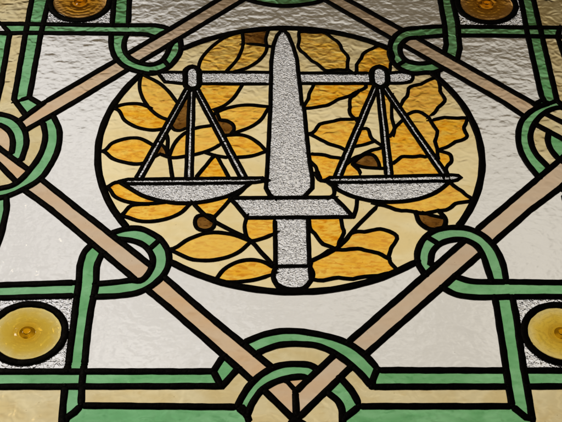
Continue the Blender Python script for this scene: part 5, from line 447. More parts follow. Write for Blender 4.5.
cream_glass;cream_glass;0;77.56,94.66 68.37,67.22 70.1,68.74 73.6,72.8 75.49,74.69 77.45,76.51 79.92,78.33 82.81,79.65 85.53,81.04 87.8,82.94 89.82,84.48 92.05,85.78 96.45,88.6 99.23,89.64 102.16,90.39 104.93,91.49 107.59,92.82 108.67,92.82 108.66,97.42 105.8,97.41 100.27,103.07 98.71,101.62 91.85,98.32 89.51,97.34 86.89,96.45 78.85,94.23
amber_leaf;amber_leaf;0;68.37,67.22 61.83,47.71 82.75,48.39 82.26,54.57 81.55,57.76 80.35,60.21 78.76,62.51 75.34,67.01 75.54,67.44 74.86,67.76 79.69,73.79 81.36,75.72 85.29,79.67 87.53,81.7 89.97,82.85 93.56,82.69 96.92,81.36 99.01,79.09 100.47,75.96 101.57,72.72 102.2,70.02 102.5,67.21 102.91,61.54 105.98,61.18 108.72,61.18 108.67,92.82 107.59,92.82 104.93,91.49 102.16,90.39 99.23,89.64 96.45,88.6 92.05,85.78 89.82,84.48 87.8,82.94 85.53,81.04 82.81,79.65 79.92,78.33 77.45,76.51 75.49,74.69 73.6,72.8 70.1,68.74
pan_rim|R;silver_glass;0;61.83,47.71 61.09,45.49 61.02,47.69 50.96,47.36 45.66,42.96 47.27,42.02 47.87,41.92 48.05,42.99 51.53,40.07 111.14,41.12 175.98,42.79 181.27,44.13 185.27,47.81 183,50.75 176.91,51.76 173.54,51.63 173.62,49.48 173.07,50.9 172.57,50.71 172.5,51.59 167.59,51.41 167.74,47.22 166.16,51.36 111.72,49.33
amber_leaf;amber_leaf;0;84.5,132.87 83.99,133.04 82.6,136.05 81.56,137.62 78.12,136.81 69.92,136.8 65.84,136.57 62.13,135.7 58.53,133.9 47.87,130.98 43.17,128.74 40.42,123.85 38.02,118.78 34.76,114.79 30.2,113.53 33.71,112.01 43.72,104.07 47.11,101.81 49.08,100.09 51.29,98.43 61.11,94.1 63.69,92.78 65.95,91.01 68.12,89.12 69.3,88.72
amber_leaf;amber_leaf;0;113.59,189.26 114.39,110.21 117.17,110.24 121,116.92 122.7,121.88 122.81,123.31 122.53,127.39 121.39,135.62 121.1,139.73 121.29,147.26 121.92,154.79 123.06,164.41
amber_leaf;amber_leaf;0;114.39,110.21 114.81,69.01 117.65,69.04 119.63,70.8 121.49,72.75 123.25,74.77 124.92,76.88 126.97,78.69 129.68,79.31 135.25,78.85 137.99,78.76 140.86,78.93 143.6,79.54 146.33,79.98 148.91,79.49 151.41,78.55 155.24,80.01 133.36,137.4 132.88,136.61 128.43,130.59 123.56,124.4 122.7,121.88 122.5,119.28 121.94,116.79 120.52,111.84 118.69,112.88 117.17,110.24
amber_leaf;amber_leaf;0;114.81,69.01 115.01,49.45 166.16,51.36 155.24,80.01 151.41,78.55 148.91,79.49 146.33,79.98 143.6,79.54 140.86,78.93 137.99,78.76 135.25,78.85 129.68,79.31 126.97,78.69 124.92,76.88 123.25,74.77 121.49,72.75 119.63,70.8 117.65,69.04
cream_glass;cream_glass;0;108.72,61.18 105.98,61.18 102.91,61.54 101.74,61.47 93.2,61.87 89.02,62.36 84.95,63.33 82.39,64.28 75.54,67.44 75.34,67.01 78.76,62.51 80.35,60.21 81.55,57.76 82.26,54.57 82.75,48.39 108.73,49.23
amber_leaf;amber_leaf;0;136.97,143.28 163.26,76 164.93,76.65 164.69,80.78 165.01,84.92 165.68,89.11 164.11,102.78 165.94,108.03 167.4,113.3 168.07,118.65 165,126.52 164.1,129.5 163.02,132.45 161.53,138.78 159.63,141.76 157.15,144.71 154.6,147.38 151.93,148.96 149.95,149.73 147.86,149.91 144.96,149.16 142.05,147.36 139.15,145.36
amber_leaf;amber_leaf;0;163.26,76 172.41,52.57 172.33,53.59 171.77,56.42 171.41,59.22 171.92,61.83 172.96,64.44 174.41,66.84 176.28,68.84 177.96,71.01 178.81,73.64 178.99,76.55 178.87,79.44 178.11,82.03 176.6,83.84 174.55,84.93 169.36,87.1 166.67,88.1 165.56,88.28 165.01,84.92 164.69,80.78 164.93,76.65
cream_glass;cream_glass;0;123.06,164.41 121.92,154.79 121.29,147.26 121.1,139.73 121.39,135.62 122.53,127.39 122.81,123.31 122.7,121.88 123.56,124.4 128.43,130.59 132.88,136.61 133.36,137.4
amber_leaf;amber_leaf;0;-85.45,45.53 -53.09,46.02 -53.12,48.12 -57.02,58.08 -59.76,64.66 -63.93,75.65 -65.42,78.4 -66.98,79.58 -68.77,78.64 -70.67,75.91 -72.63,72.16 -74.58,68.13 -76.46,64.6 -80.13,58.28 -85.5,48.74
amber_leaf;amber_leaf;0;-165.35,39.98 -168.08,39.37 -170.36,37.86 -174.46,33.68 -176.83,32.51 -174.18,31.09 -172.21,28.38 -168.8,21.69 -166.64,19 -163.57,16.69 -160.18,14.67 -156.59,12.96 -152.87,11.55 -149.12,10.45 -146.47,9.88 -143.76,9.49 -141.01,9.24 -135.51,9.06 -131.81,9.23 -128.11,9.67 -117.02,11.49 -116.84,12.26 -121.12,13.35 -123.98,14.22 -129.59,16.25 -134.7,18.46 -137.19,19.7 -139.61,21.05 -141.89,22.53 -144.09,24.16 -161.17,37.93 -160.93,38.92
scale_pan|L;silver_glass;0;-160.93,38.92 -161.17,37.93 -144.09,24.16 -141.89,22.53 -139.61,21.05 -137.19,19.7 -132.16,17.32 -126.81,15.19 -123.98,14.22 -121.12,13.35 -115.34,11.91 -110.64,11.05 -105.87,10.44 -101.07,10.09 -96.27,9.99 -91.51,10.14 -90.11,10.27 -89.87,10.61 -89.93,12.52 -88.41,10.42 -86.04,10.64 -80.56,11.49 -75.12,12.66 -69.77,14.13 -64.54,15.87 -60.51,17.39 -56.51,19.06 -52.59,20.93 -48.8,23 -45.19,25.33 -43.06,26.9 -38.97,30.31 -35.1,33.99 -30.02,39.51 -29.88,39.86 -41.24,39.18 -92.12,38.15 -155.05,37.51
scale_pan|R;silver_glass;0;173.81,42.74 111.14,41.12 51.53,40.07 56.67,35.77 54.69,33.97 58.38,30.13 61.05,27.79 65.5,24.54 70.2,21.66 72.85,20.26 75.59,18.99 78.38,17.83 84.06,15.85 89.39,14.43 94.87,13.41 100.43,12.76 106,12.43 111.53,12.38 117.15,12.61 122.81,13.13 128.45,13.99 133.97,15.22 139.31,16.86 143.91,18.66 148.44,20.78 152.85,23.19 157.08,25.87 161.06,28.81 163.79,31.2 166.37,33.79 173.84,41.91
amber_leaf;amber_leaf;0;-116.84,12.26 -117.02,11.49 -128.11,9.67 -131.81,9.23 -132.13,9.07 -135.72,8.76 -143.05,8.43 -146.49,7.85 -149.56,6.65 -152.05,4.21 -153.98,0.73 -155.79,-2.93 -157.9,-5.95 -160.74,-7.5 -155.97,-8.39 -151.35,-10.23 -146.78,-12.41 -142.2,-14.32 -137.51,-15.35 -133.54,-15.5 -129.49,-15.32 -125.43,-14.82 -121.44,-14.04 -117.58,-12.99 -114.09,-11.78 -110.62,-10.35 -107.26,-8.66 -104.08,-6.73 -101.16,-4.55 -98.55,-1.94 -96.25,1.04 -92.04,7.47 -90.11,10.27 -91.51,10.14 -96.27,9.99 -101.07,10.09 -105.87,10.44 -110.64,11.05
brown_leaf;brown_leaf;0;-75.82,-6.36 -78.53,-6.53 -81.17,-7.1 -83.23,-8.25 -84.6,-10.56 -85.23,-13.6 -85.34,-16.63 -85.04,-19.61 -84.23,-22.57 -82.76,-24.92 -80.65,-26.38 -78.01,-27.33 -75.37,-27.66 -72.76,-27.31 -70.16,-26.35 -68.11,-24.89 -66.76,-22.53 -66.1,-19.55 -65.94,-16.59 -66.04,-15.35 -69.81,-12.31 -74.17,-8.23
cream_glass;cream_glass;0;-75.82,-6.36 -74.17,-8.23 -69.81,-12.31 -69.06,-12.92 -67.19,-10.17 -68.46,-8.22 -70.58,-7.08 -73.23,-6.51
amber_leaf;amber_leaf;1;25.69,287.84 25.44,287.42 24.85,284.07 24.45,280.69 24.73,277.25 24.84,273.87 24.23,266.9 23.23,263.17 23.09,259.41 24.31,255.88 25.77,252.64 27.81,250.04 30.15,247.65 33.55,241.42 35.5,238.59 36.88,236.2 38.52,233.96 42.96,230.31 44.73,228.22 48.18,223.4 49.75,220.89 51.71,218.65 54.15,217.72 56.8,217.84 64.59,219.23 67.2,219.53 69.81,219.37 72.45,219.06 75.08,219.04 77.69,219.23 77.68,219.98 76.66,220.95 77.61,224.26 77.74,229.33 78.51,234.32 79.48,239.36 78.38,244.24 76.76,247.05 75.36,249.86 73.8,252.61 72.45,255.49 71.47,262.18 70.24,265.36 68.86,268.5 66.91,271.31 64.31,273.54 62.42,275.65 60.87,278.17 59.05,280.51 57.07,282.68 54.95,284.79 51.73,286.17 40.91,285.57 37.42,285.64 34.16,286.41 30.61,286.91 27.66,286.8
brown_leaf;brown_leaf;0;74.86,67.76 82.39,64.28 84.95,63.33 89.02,62.36 93.2,61.87 101.74,61.47 102.91,61.54 102.5,67.21 102.2,70.02 101.57,72.72 100.47,75.96 99.01,79.09 96.92,81.36 93.56,82.69 89.97,82.85 87.53,81.7 85.29,79.67 81.36,75.72 79.69,73.79
amber_leaf;amber_leaf;0;162.24,135.85 163.02,132.45 164.1,129.5 165,126.52 168.07,118.65 167.4,113.3 165.94,108.03 164.11,102.78 165.68,89.11 166.78,89.24 170.85,91.32 175.05,93.16 178.83,95.76 182.35,98.71 185.75,101.75 192.31,104.28 195.3,106.09 197.91,108.23 199.18,111.16 198.78,113.72 197.9,116.17 197.33,118.85 196.98,121.65 197.15,124.37 198.11,126.76 199.28,129.01 200.2,131.37 201.66,136.26 202.09,139.61 196.86,139.89 192.07,139.21 182.72,139.92 178.2,140.51 173.93,139.2 169.75,137.62 165.52,136.29
cream_glass;cream_glass;0;144.63,-3.47 148.09,-5.12 150.83,-6.3 153.42,-7.22 156.06,-8.02 161.35,-9.56 162.92,-8.89 162.31,-7.44 159.49,-2.58 158.2,-0.15 156.94,0.05 152.85,-1.25 148.63,-2.26
amber_leaf;amber_leaf;0;52.3,-51.98 50.77,-53.26 54.57,-52.9 58.6,-53.35 62.56,-52.98 66.59,-51.99 73.95,-51.45 77.3,-52.02 80.5,-53.45 83.63,-54.41 86.69,-55.2 90.01,-56.49 93.64,-57.57 96.88,-59.52 99.71,-62.06 102.74,-64.25 103.85,-64.13 103.77,-63.37 103.85,-60.71 105.75,-54.72 106.6,-51.55 107.96,-48.8 109.98,-45.58 111.75,-41.99 113.34,-38.33 113.27,-34.67 111.46,-32.02 109.13,-30.22 106.37,-28.42 100.9,-25.93 97.85,-25.06 94.65,-25.34 91.59,-26.32 88.59,-27.08 85.17,-28.1 81.66,-28.96 78.14,-28.7 74.7,-28.73 71.5,-29.69 68.61,-31.34 66.62,-34.13 65.2,-37.36 63.31,-40.27 61.14,-42.87 60.7,-42.55 58.53,-45.51 54.71,-49.66 53.42,-52.77
"""
LEAD = """
o;7;1;-350,-285 368,-285 368,378 -350,378
c;8;0;174.68,-22.76 180.1,-14.73 184.64,-7.25 188.85,0.42 192.71,8.27 196.24,16.27 199.41,24.42 202.22,32.71 204.67,41.11 206.75,49.6 208.45,58.18 209.78,66.83 210.74,75.53 211.31,84.25 211.5,93 211.31,101.75 210.74,110.47 209.78,119.17 208.45,127.82 206.75,136.4 204.67,144.89 202.22,153.29 199.41,161.58 196.24,169.73 192.71,177.73 188.85,185.58 184.64,193.25 180.1,200.73 175.24,208 170.1,215.01
c;8;0;127.18,256.38 126,257.24 118.73,262.1 111.25,266.64 103.58,270.85 95.73,274.71 87.73,278.24 79.58,281.41 71.29,284.22 62.89,286.67 54.4,288.75 45.82,290.45 37.17,291.78 28.47,292.74 19.75,293.31 11,293.5 2.25,293.31 -6.47,292.74 -15.17,291.78 -23.82,290.45 -32.4,288.75 -39.93,286.9 -49.29,284.22 -57.58,281.41 -65.73,278.24 -73.73,274.71 -81.58,270.85 -89.25,266.64 -96.73,262.1 -104,257.24 -109.18,253.45
c;8;0;-150.88,211.22 -153.24,208 -158.1,200.73 -162.64,193.25 -166.85,185.58 -170.71,177.73 -174.24,169.73 -177.41,161.58 -180.21,153.31 -182.67,144.89 -184.75,136.4 -186.45,127.82 -187.78,119.17 -188.74,110.47 -189.31,101.75 -189.5,93 -189.31,84.25 -188.74,75.53 -187.78,66.83 -186.45,58.18 -184.75,49.6 -182.67,41.11 -180.22,32.71 -177.41,24.42 -174.24,16.27 -170.71,8.27 -166.85,0.42 -162.64,-7.25 -158.1,-14.73 -153.24,-22 -151.06,-24.97
c;8;0;-108.77,-67.75 -104,-71.24 -96.73,-76.1 -89.25,-80.64 -81.58,-84.85 -73.73,-88.71 -65.73,-92.24 -57.58,-95.41 -49.29,-98.22 -40.89,-100.67 -32.4,-102.75 -23.82,-104.45 -15.17,-105.78 -6.47,-106.74 2.25,-107.31 11,-107.5 19.75,-107.31 28.47,-106.74 37.17,-105.78 45.82,-104.45 54.4,-102.75 62.89,-100.67 71.29,-98.22 79.58,-95.41 87.73,-92.24 95.73,-88.71 103.58,-84.85 111,-80.78 118.73,-76.1 126,-71.24 131.02,-67.56
b;7;0;-251.54,164.37 -179.88,235.07
b;7;0;-169.78,245.03 -123.34,290.85 -65.68,349.4 0,412 12.59,409.9
b;7;0;-278.23,131.36 -275.51,133.9 -251.54,164.37
b;7;0;-269.26,116.6 -224.26,159.69 -165.15,219.46
b;7;0;-154.61,230.12 -97.53,287.84 -40.68,344.78 0,388 0,377.4
b;7;0;-0.59,412.1 12,410 83.48,348.3 145.09,290.39
b;7;0;159.28,277.05 168.43,268.45 275.11,166.45 276.2,165.37 281.22,157.28
b;7;0;286.97,148 287.25,147.55 368.45,77.61
b;7;0;12,377.4 12,387 55.47,348.05 131.68,274.21
b;7;0;141.23,264.96 160.77,246.02 243.7,166.28 245.48,164.87 264.87,141.69
b;7;0;273.88,130.92 275.11,129.45 368.45,45.6
b;7;0;-244.5,44.92 -201.22,0.89 -125.66,-74.05 -124.87,-74.92
b;7;0;-113.84,-87.12 -70.5,-135.02 -14.28,-193.23 -10.27,-197.21 -9.79,-197.59
b;7;0;-350.39,157.45 -291.3,88.88 -257.15,56.84
b;7;0;-350.41,131.44 -288.14,64.56 -267.59,39.15
b;7;0;-259.84,29.55 -258.28,27.63 -229.15,0.82 -138.57,-93.17
b;7;0;-128.56,-103.55 -98.23,-135.02 -27.96,-212.26
b;7;0;-19.59,-221.14 -16.75,-224.16 6.24,-251.77 21.21,-261.89 21.22,-259.32
b;7;0;368.41,155.44 285.54,67.79 195.45,-23.98 191.61,-28.03
b;7;0;180.28,-39.95 60.47,-166.1 58.1,-168.74
b;7;0;46.88,-181.19 29.66,-200.29 9.47,-223.69
b;7;0;368.4,126.45 285.68,32.86 249.78,0.27 206.34,-44.82
b;7;0;194.49,-57.11 73.58,-182.6
b;7;0;61.37,-195.27 56.51,-200.32 15.02,-247.83 -0.41,-261.84 -0.41,-259.27
b;7;0;9.47,-223.69 9.56,-249.14 11.78,-251.59
f;5;0;-1.71,-209.55 -1.34,-210.53 2.62,-212.74 9.5,-222.33 10.61,-223.29
b;7;0;-350.6,-201 -63.39,-201.01 -56.93,-187.53 -54.73,-184.7 -53.37,-183.46
b;7;0;-37.31,-170.25 -33.86,-166.92 -25.47,-162.14 -22.63,-160.65 -19.72,-159.35 -16.52,-158.16 -13.25,-157.1 -9.93,-156.21 -6.57,-155.49 -3.2,-154.96 -0.47,-154.68 2.28,-154.53 5.04,-154.49 10.55,-154.67 14.69,-155.02 18.82,-155.59 22.94,-156.34 27.02,-157.23 31.08,-158.2 36.57,-159.65 41.99,-161.34 44.66,-162.3 50.17,-164.57 52.88,-165.83 55.52,-167.21 58.06,-168.71 60.88,-170.61 63.62,-172.68 66.25,-174.89 68.75,-177.23 71.12,-179.67 73.21,-182.1 75.16,-184.66 77.01,-187.32 78.78,-190.03 81.88,-195.08 84.54,-199.79
b;7;0;84.54,-199.79 199.75,-200.28
b;7;0;215.65,-200.35 368.6,-201
b;7;0;-350.6,-218 -55.34,-217.32 -43.34,-200.76 -40.22,-197.92
b;7;0;-25.51,-182.47 -22.53,-179.6 -17.72,-176.87 -15.27,-175.59 -10.63,-173.47 -8.26,-172.51 -5.86,-171.68 -3.43,-170.99 0.12,-170.28 3.75,-169.87 7.43,-169.7 11.11,-169.71 17.97,-170.03 21.19,-170.3 24.4,-170.71 27.55,-171.32 30.61,-172.17 33.4,-173.21 36.15,-174.47 38.83,-175.89 41.44,-177.45 43.96,-179.08 46.76,-181.09 49.45,-183.28 52.04,-185.61 54.55,-188.02 56.99,-190.48 59.72,-193.38 62.35,-196.39 64.87,-199.5 67.29,-202.68 69.62,-205.91 71.25,-208.34 77.34,-218.34
b;7;0;77.34,-218.34 199.31,-218.2
b;7;0;215.99,-218.18 368.6,-218
b;7;0;-63.6,-200.45 -62.69,-202.96 -56.45,-216.77 -56.45,-217.92
b;7;0;84.56,-198.62 82.99,-199.51 78.71,-210.64 77.34,-218.34
b;7;0;-41.92,-240.02 -38.77,-231.74 -37.62,-229.03 -36.27,-226.1 -34.86,-223.19 -33.36,-220.33 -31.73,-217.55 -29.95,-214.89 -27.99,-212.3 -25.88,-209.79 -23.64,-207.39 -21.29,-205.12 -18.82,-203.02 -16.06,-200.91 -13.15,-198.91 -10.11,-197.11 -6.98,-195.57 -3.76,-194.36 -0.74,-193.58 2.39,-193.06 5.58,-192.77 8.79,-192.66 14.8,-192.76 17.68,-192.92 20.49,-193.32 23.14,-194.11 25.8,-195.61 31.07,-199.62
b;7;0;48.82,-208.21 51.55,-210.6 56.04,-217.12 57.47,-219.32 58.78,-221.59 60.07,-224.1 61.28,-226.65 62.37,-229.26 63.31,-231.91 63.98,-234.39 65.09,-239.43
b;7;0;-32.9,-250.33 -33.17,-249.84 -30.76,-241.8 -29.87,-239.15 -28.84,-236.57 -27.26,-233.1 -25.52,-229.64 -23.57,-226.3 -21.39,-223.18 -18.92,-220.38 -16.33,-218.08 -13.46,-216.01 -10.4,-214.15 -7.22,-212.51 -4,-211.07 -1.43,-210.08 1.22,-209.22 3.92,-208.48 6.65,-207.91 12.02,-207.12 14.67,-206.88 17.18,-207.23 20.69,-209.18 21.89,-210.21
b;7;0;35.88,-223.04 39.8,-226.46 44.22,-230.83 46.11,-233.22 47.31,-235.4 48.29,-237.74 49.06,-240.16 49.63,-242.6 49.92,-245.51 49.86,-248.49 49.51,-254.49 50.64,-254.83
k;6;0;-35.49,-246.91 -34.27,-245.61 -35.48,-242.61 -37.12,-240.3 -41.92,-240.02
b;7;0;-178.1,-238.16 -41.92,-240.02
b;7;0;-41.92,-240.02 -33.18,-248.26 -29.91,-260.84 -29.91,-259.2
b;7;0;65.09,-239.43 199.78,-239.69
b;7;0;65.09,-239.43 50.68,-252.65 48.13,-261.02 48.13,-259.38
b;7;0;-190.38,-259.44 215.92,-260.36
b;7;0;-183.78,-45.39 -185.57,-47.12 -188.84,-52.1 -190.23,-54.69 -191.26,-57.46 -191.99,-60.35 -192.51,-63.33 -193.27,-69.31 -193.67,-74.35 -193.69,-79.43 -193.26,-89.63 -193.14,-94.73 -193.12,-102.79 -193.27,-146.63 -193.67,-193.03
b;7;0;-193.67,-193.03 -193.87,-201.61
b;7;0;-171.74,-57.88 -174.17,-60.21 -176.34,-68.21 -176.91,-70.9 -177.47,-76.21 -177.44,-81.59 -176.75,-92.44 -176.64,-97.84 -176.93,-105.28 -177.41,-112.72 -178.53,-127.59 -178.93,-135.02 -179.24,-146.62 -179.33,-158.22 -179.19,-193.05
b;7;0;-179.19,-193.05 -179.53,-201.98 -179.45,-217.95 -178.1,-238.16
b;7;0;-194.35,-217.04 -193.85,-236.8 -192.82,-260.46 -189.23,-260.47
b;7;0;-178.1,-238.16 -183.09,-245.31 -189.42,-251.35 -189.83,-260.47 -189.82,-258.83
b;7;0;200.24,-113.2 200.43,-134.58 199.82,-197.69 199.3,-218.53 199.78,-239.69
b;7;0;216.87,-113.18 217.42,-135.03 215.6,-197.7 216,-218.55 215.37,-253.54 215.31,-261.41 215.31,-259.76
b;7;0;199.78,-239.69 210.18,-251.68 214.83,-252.74 215.98,-252.76
b;7;0;-350.6,-96.99 -266.87,-98.84 -196.82,-95.67
b;7;0;-350.6,-112.99 -264.78,-114.9 -195.31,-112.11
b;7;0;-196.82,-95.67 -194.02,-95.35 -192.54,-95.35
b;7;0;-195.31,-112.11 -192.53,-112.11
b;7;0;-167.73,-33.17 -165.03,-30.44 -159.75,-27.84 -157.09,-26.63 -154.36,-25.7 -151.4,-25.02 -148.32,-24.55 -145.21,-24.34 -142.16,-24.47 -139.24,-24.99 -136.61,-25.94 -134.05,-27.25 -131.57,-28.78 -126.66,-32.11 -124.21,-33.97 -121.86,-35.97 -119.67,-38.1 -117.71,-40.38 -115.87,-42.95 -114.21,-45.7 -112.76,-48.59 -111.53,-51.56 -110.52,-54.57 -109.87,-57.1 -109.36,-59.7 -109,-62.34 -108.8,-64.98 -108.76,-67.59 -108.94,-70.85 -109.37,-74.13 -110.05,-77.39 -110.96,-80.57 -112.1,-83.61 -113.46,-86.47 -115.06,-89.25 -116.87,-91.93 -118.84,-94.48 -120.93,-96.87 -123.32,-99.27 -125.91,-101.53 -128.66,-103.63 -131.52,-105.51 -134.47,-107.15 -138,-108.66 -141.73,-109.83 -145.57,-110.73 -153.32,-112.09 -157.69,-112.64 -162.1,-112.92 -175.39,-113.33 -178.05,-113.13
b;7;0;-160.26,-40.58 -158.82,-39.12 -153,-39.95 -150.11,-40.43 -147.28,-41.1 -144.11,-42.07 -141,-43.24 -138.09,-44.73 -135.81,-46.31 -133.65,-48.14 -131.68,-50.16 -129.94,-52.3 -128.32,-54.76 -126.92,-57.43 -125.78,-60.24 -124.93,-63.12 -124.41,-65.99 -124.24,-68.67 -124.35,-71.43 -124.72,-74.19 -125.31,-76.91 -126.09,-79.49 -127.27,-82.72 -128.73,-86.09 -130.52,-89.21 -132.69,-91.69 -135.29,-93.11 -137.65,-93.27 -140.26,-92.97 -142.85,-92.81 -145.78,-93.08 -154.52,-94.7 -158.8,-95.28 -175.99,-97.22 -177.25,-97.24
k;6;0;-128.2,-52.06 -127.58,-51.31 -120.09,-41.38 -117.77,-39.38
b;7;0;137.89,-85.46 135.71,-83.38 132.71,-75.72 131.87,-73.15 131.3,-70.53 131.02,-67.63 130.98,-64.67 131.17,-61.69 131.54,-58.73 132.08,-55.86 133.15,-51.75 134.61,-47.68 136.44,-43.73 138.61,-40 141.1,-36.58 142.96,-34.42 144.98,-32.34 147.14,-30.38 149.43,-28.62 151.82,-27.12 154.64,-25.79 157.64,-24.76 160.76,-23.97 163.93,-23.41 167.07,-23.02 170.51,-22.76 174.03,-22.72 177.55,-22.94 180.99,-23.46 184.26,-24.34 187.25,-25.55 190.18,-27.1 193,-28.92 195.64,-30.95 198.07,-33.12 200.63,-35.88 202.92,-38.96 204.98,-42.25 206.79,-45.68 208.39,-49.14 209.69,-52.59 210.73,-56.17 211.57,-59.83 212.9,-67.19 213.56,-72.58 213.86,-78.02 214,-88.96 214.15,-94.43
b;7;0;147.95,-74.87 143.37,-70.52 143.93,-67.67 144.91,-61.92 145.6,-59.14 146.61,-56.49 147.82,-54.17 149.22,-51.88 150.81,-49.7 152.55,-47.69 154.45,-45.91 156.58,-44.29 158.93,-42.86 161.42,-41.63 163.98,-40.63 166.56,-39.89 169.22,-39.37 172,-39.05 174.8,-38.98 177.53,-39.24 180.07,-39.87 182.34,-40.86 184.56,-42.21 186.65,-43.82 188.57,-45.62 190.24,-47.51 191.91,-50.08 193.2,-52.97 194.22,-56.05 195.05,-59.21 195.8,-62.32 196.38,-65.19 196.78,-68.1 197.66,-76.91 199.89,-95.07
k;6;0;141.89,-34.75 150.85,-42.59 154.61,-46.58
b;7;0;165.48,-86.36 167.98,-88.76 173.43,-91.15 176.17,-92.28 178.96,-93.19 182.64,-93.92 186.42,-94.27 190.25,-94.38 201.15,-94.5 214.15,-94.43
b;7;0;214.15,-94.43 368.6,-97.01
b;7;0;151.32,-101.05 153.62,-103.26 158.13,-106.93 160.43,-108.67 162.86,-110.1 165.45,-111.13 168.19,-111.86 171.02,-112.39 176.7,-113.19 181.36,-113.71 186.07,-113.93 190.79,-113.96 203.57,-113.73 216.87,-113.18
b;7;0;216.87,-113.18 368.6,-113
b;7;0;-350.6,299 -308.68,299.07 -264.96,298.49 -192.86,297.22 -140.82,297.63 -131.24,294.94 -125.09,291.76 -123.35,290
b;7;0;-330.6,283.03 -305.08,281.67 -286.81,282.72 -269.77,282.39 -157.04,281.44 -149.05,280.59 -141.17,276.56 -139.1,274.46
k;6;0;-318.89,298.45 -318.89,300.83 -305.19,282.58
b;7;0;165.12,295.89 161.39,295.17 153.81,293.96 150.2,293.03 146.88,291.58 143.83,289.55 140.95,287.07 138.29,284.27 135.9,281.27 133.8,278.18 131.79,274.47 130.15,270.47 128.86,266.29 127.89,262.03 127.2,257.81 126.74,253.4 126.58,248.87 126.76,244.34 127.35,239.91 128.43,235.67 129.61,232.38 131.06,229.08 132.78,225.9 134.78,222.99 137.09,220.48 139.59,218.42 142.43,216.56 145.49,215.01 148.66,213.87 151.81,213.25 154.7,213.31 157.66,213.86 160.65,214.55 163.64,215.04 166.47,215.11 169.33,215 172.14,215.04 174.82,215.55 178.1,217.14 181.29,219.04 185.33,223.24
b;7;0;165.12,295.89 192.81,298.43 194.45,298.35
b;7;0;208.56,297.71 210.08,297.63 252.05,297.5 327.92,296.71 368.6,299.03
b;7;0;163.52,277.49 160.71,277.15 154.99,276.66 152.3,276.12 149.87,275.11 147.71,273.58 145.7,271.64 143.89,269.43 142.33,267.05 141.06,264.64 139.95,261.74 139.19,258.6 138.78,255.35 138.72,252.1 139,248.98 139.49,246.35 140.22,243.67 141.2,241.06 142.44,238.67 143.95,236.65 146.37,234.61 149.36,233 152.69,231.81 156.12,231.02 159.44,230.62 162.14,230.71 164.88,231.2 170.39,232.68 173.14,233.34 173.95,234.18
b;7;0;163.52,277.49 192.55,281.37 193.68,281.32
b;7;0;207.8,281.59 209.79,281.5 250.02,281.35 323.24,280.07 368.6,283.04
k;6;0;131.57,226.87 135.79,229.16 143,235.33 144.43,237.03
b;7;0;328.25,296.12 328.14,298.1 322.3,279.61
b;7;0;-188.96,378.6 -191.19,345.87 -189.99,296.64
b;7;0;-189.75,282.31 -189.47,276.85 -189.11,267.24 -188.71,262.47 -187.98,257.77 -187.16,253.97 -186.21,250.17 -185.09,246.41 -183.76,242.75 -182.18,239.24 -180.35,235.85 -178.3,232.51 -176.03,229.31 -173.54,226.33 -170.84,223.65 -167.72,221.15 -164.3,218.9 -160.68,216.93 -156.92,215.25 -153.12,213.87 -150.4,213.02 -147.6,212.22 -144.76,211.61 -141.95,211.3 -139.22,211.4 -136.38,212.02 -133.53,213.09 -130.76,214.5 -128.14,216.14 -125.75,217.91 -122.71,220.86 -120.09,224.34 -117.82,228.18 -115.83,232.2 -114.04,236.21 -112.66,239.6 -111.42,243.1 -110.38,246.67 -109.6,250.27 -109.12,253.88 -109.03,256.98 -109.22,260.11 -110.26,269.55 -113.4,272.65
b;7;0;-171.98,378.6 -173.08,346.03 -171.39,296.93 -171.4,297.99
b;7;0;-171.12,282.14 -171.24,281.33 -171.81,278.88 -173.02,273.99 -173.52,271.54 -173.84,269.08 -174.03,265.95 -174.04,262.77 -173.85,259.6 -173.45,256.47 -172.81,253.43 -171.95,250.45 -170.87,247.48 -169.58,244.59 -168.06,241.85 -166.3,239.35 -164.27,237.05 -161.96,234.9 -159.44,232.95 -156.78,231.24 -154.05,229.83 -151.37,228.69 -148.52,227.67 -145.59,226.93 -142.73,226.61 -140.02,226.89 -137.47,227.81 -134.96,229.26 -132.63,231.06 -130.61,233.04 -128.86,235.45 -127.47,238.2 -126.31,241.12 -125.26,244.03 -124.41,246.81 -123.77,249.65 -122.67,255.41 -121.95,258.25 -120.2,263.63 -121.27,264.68
k;6;0;-129.29,235.93 -127.93,235.24 -120.71,222.6
b;7;0;192.99,378.6 193.42,349.27 194,301.69 192.34,265.02 189.09,252.44 186.8,250.05
b;7;0;210.04,378.6 208.23,349.4 209.58,306.49 207.3,258.38 202.33,238.36 200.75,236.72
b;7;0;-285.97,378.6 -287.38,345.02 -287.26,281.8 -286.23,167.45 -281.13,158.51 -270.27,141.08 -269.7,140.37
b;7;0;-269.03,378.6 -267.29,345.19 -269.77,282.39 -270.25,170.82 -257.79,160.26 -255.45,158.42
k;6;0;-283.64,164.11 -284.93,163.37 -269.71,171.09
b;7;0;286.94,378.6 289.84,350.13 288.14,280.26 288.02,176.04 290.42,166.78
b;7;0;305.01,378.6 304.7,350.26 304.57,280.39 304.08,176.96 304.14,168.67 306.7,164.16 327,140 321.74,137.11
k;6;0;277.5,162.13 279.88,163.6 286.96,168.99 290.27,167.36 295.23,164.09 304.67,168.95
b;7;0;-305.19,282.58 -303.39,188.01 -307,60 -307,49.4
o;7;0;-307,60.6 -307,-285.6
o;7;0;-330,378.6 -330,-285.6
b;7;0;322.3,279.61 327,200 327,150 321.62,145.47
o;7;0;350.6,40 327,40 327,-285.6
o;7;0;350,378.6 350,-285.6
b;7;0;293.18,27.16 288,20 288,-285.6
o;7;0;298.54,21.62 305,20 305,-285.6
b;7;0;285.09,33.14 287.37,30.63 299.26,22.02 290,-15 310,-5 327.58,0.17
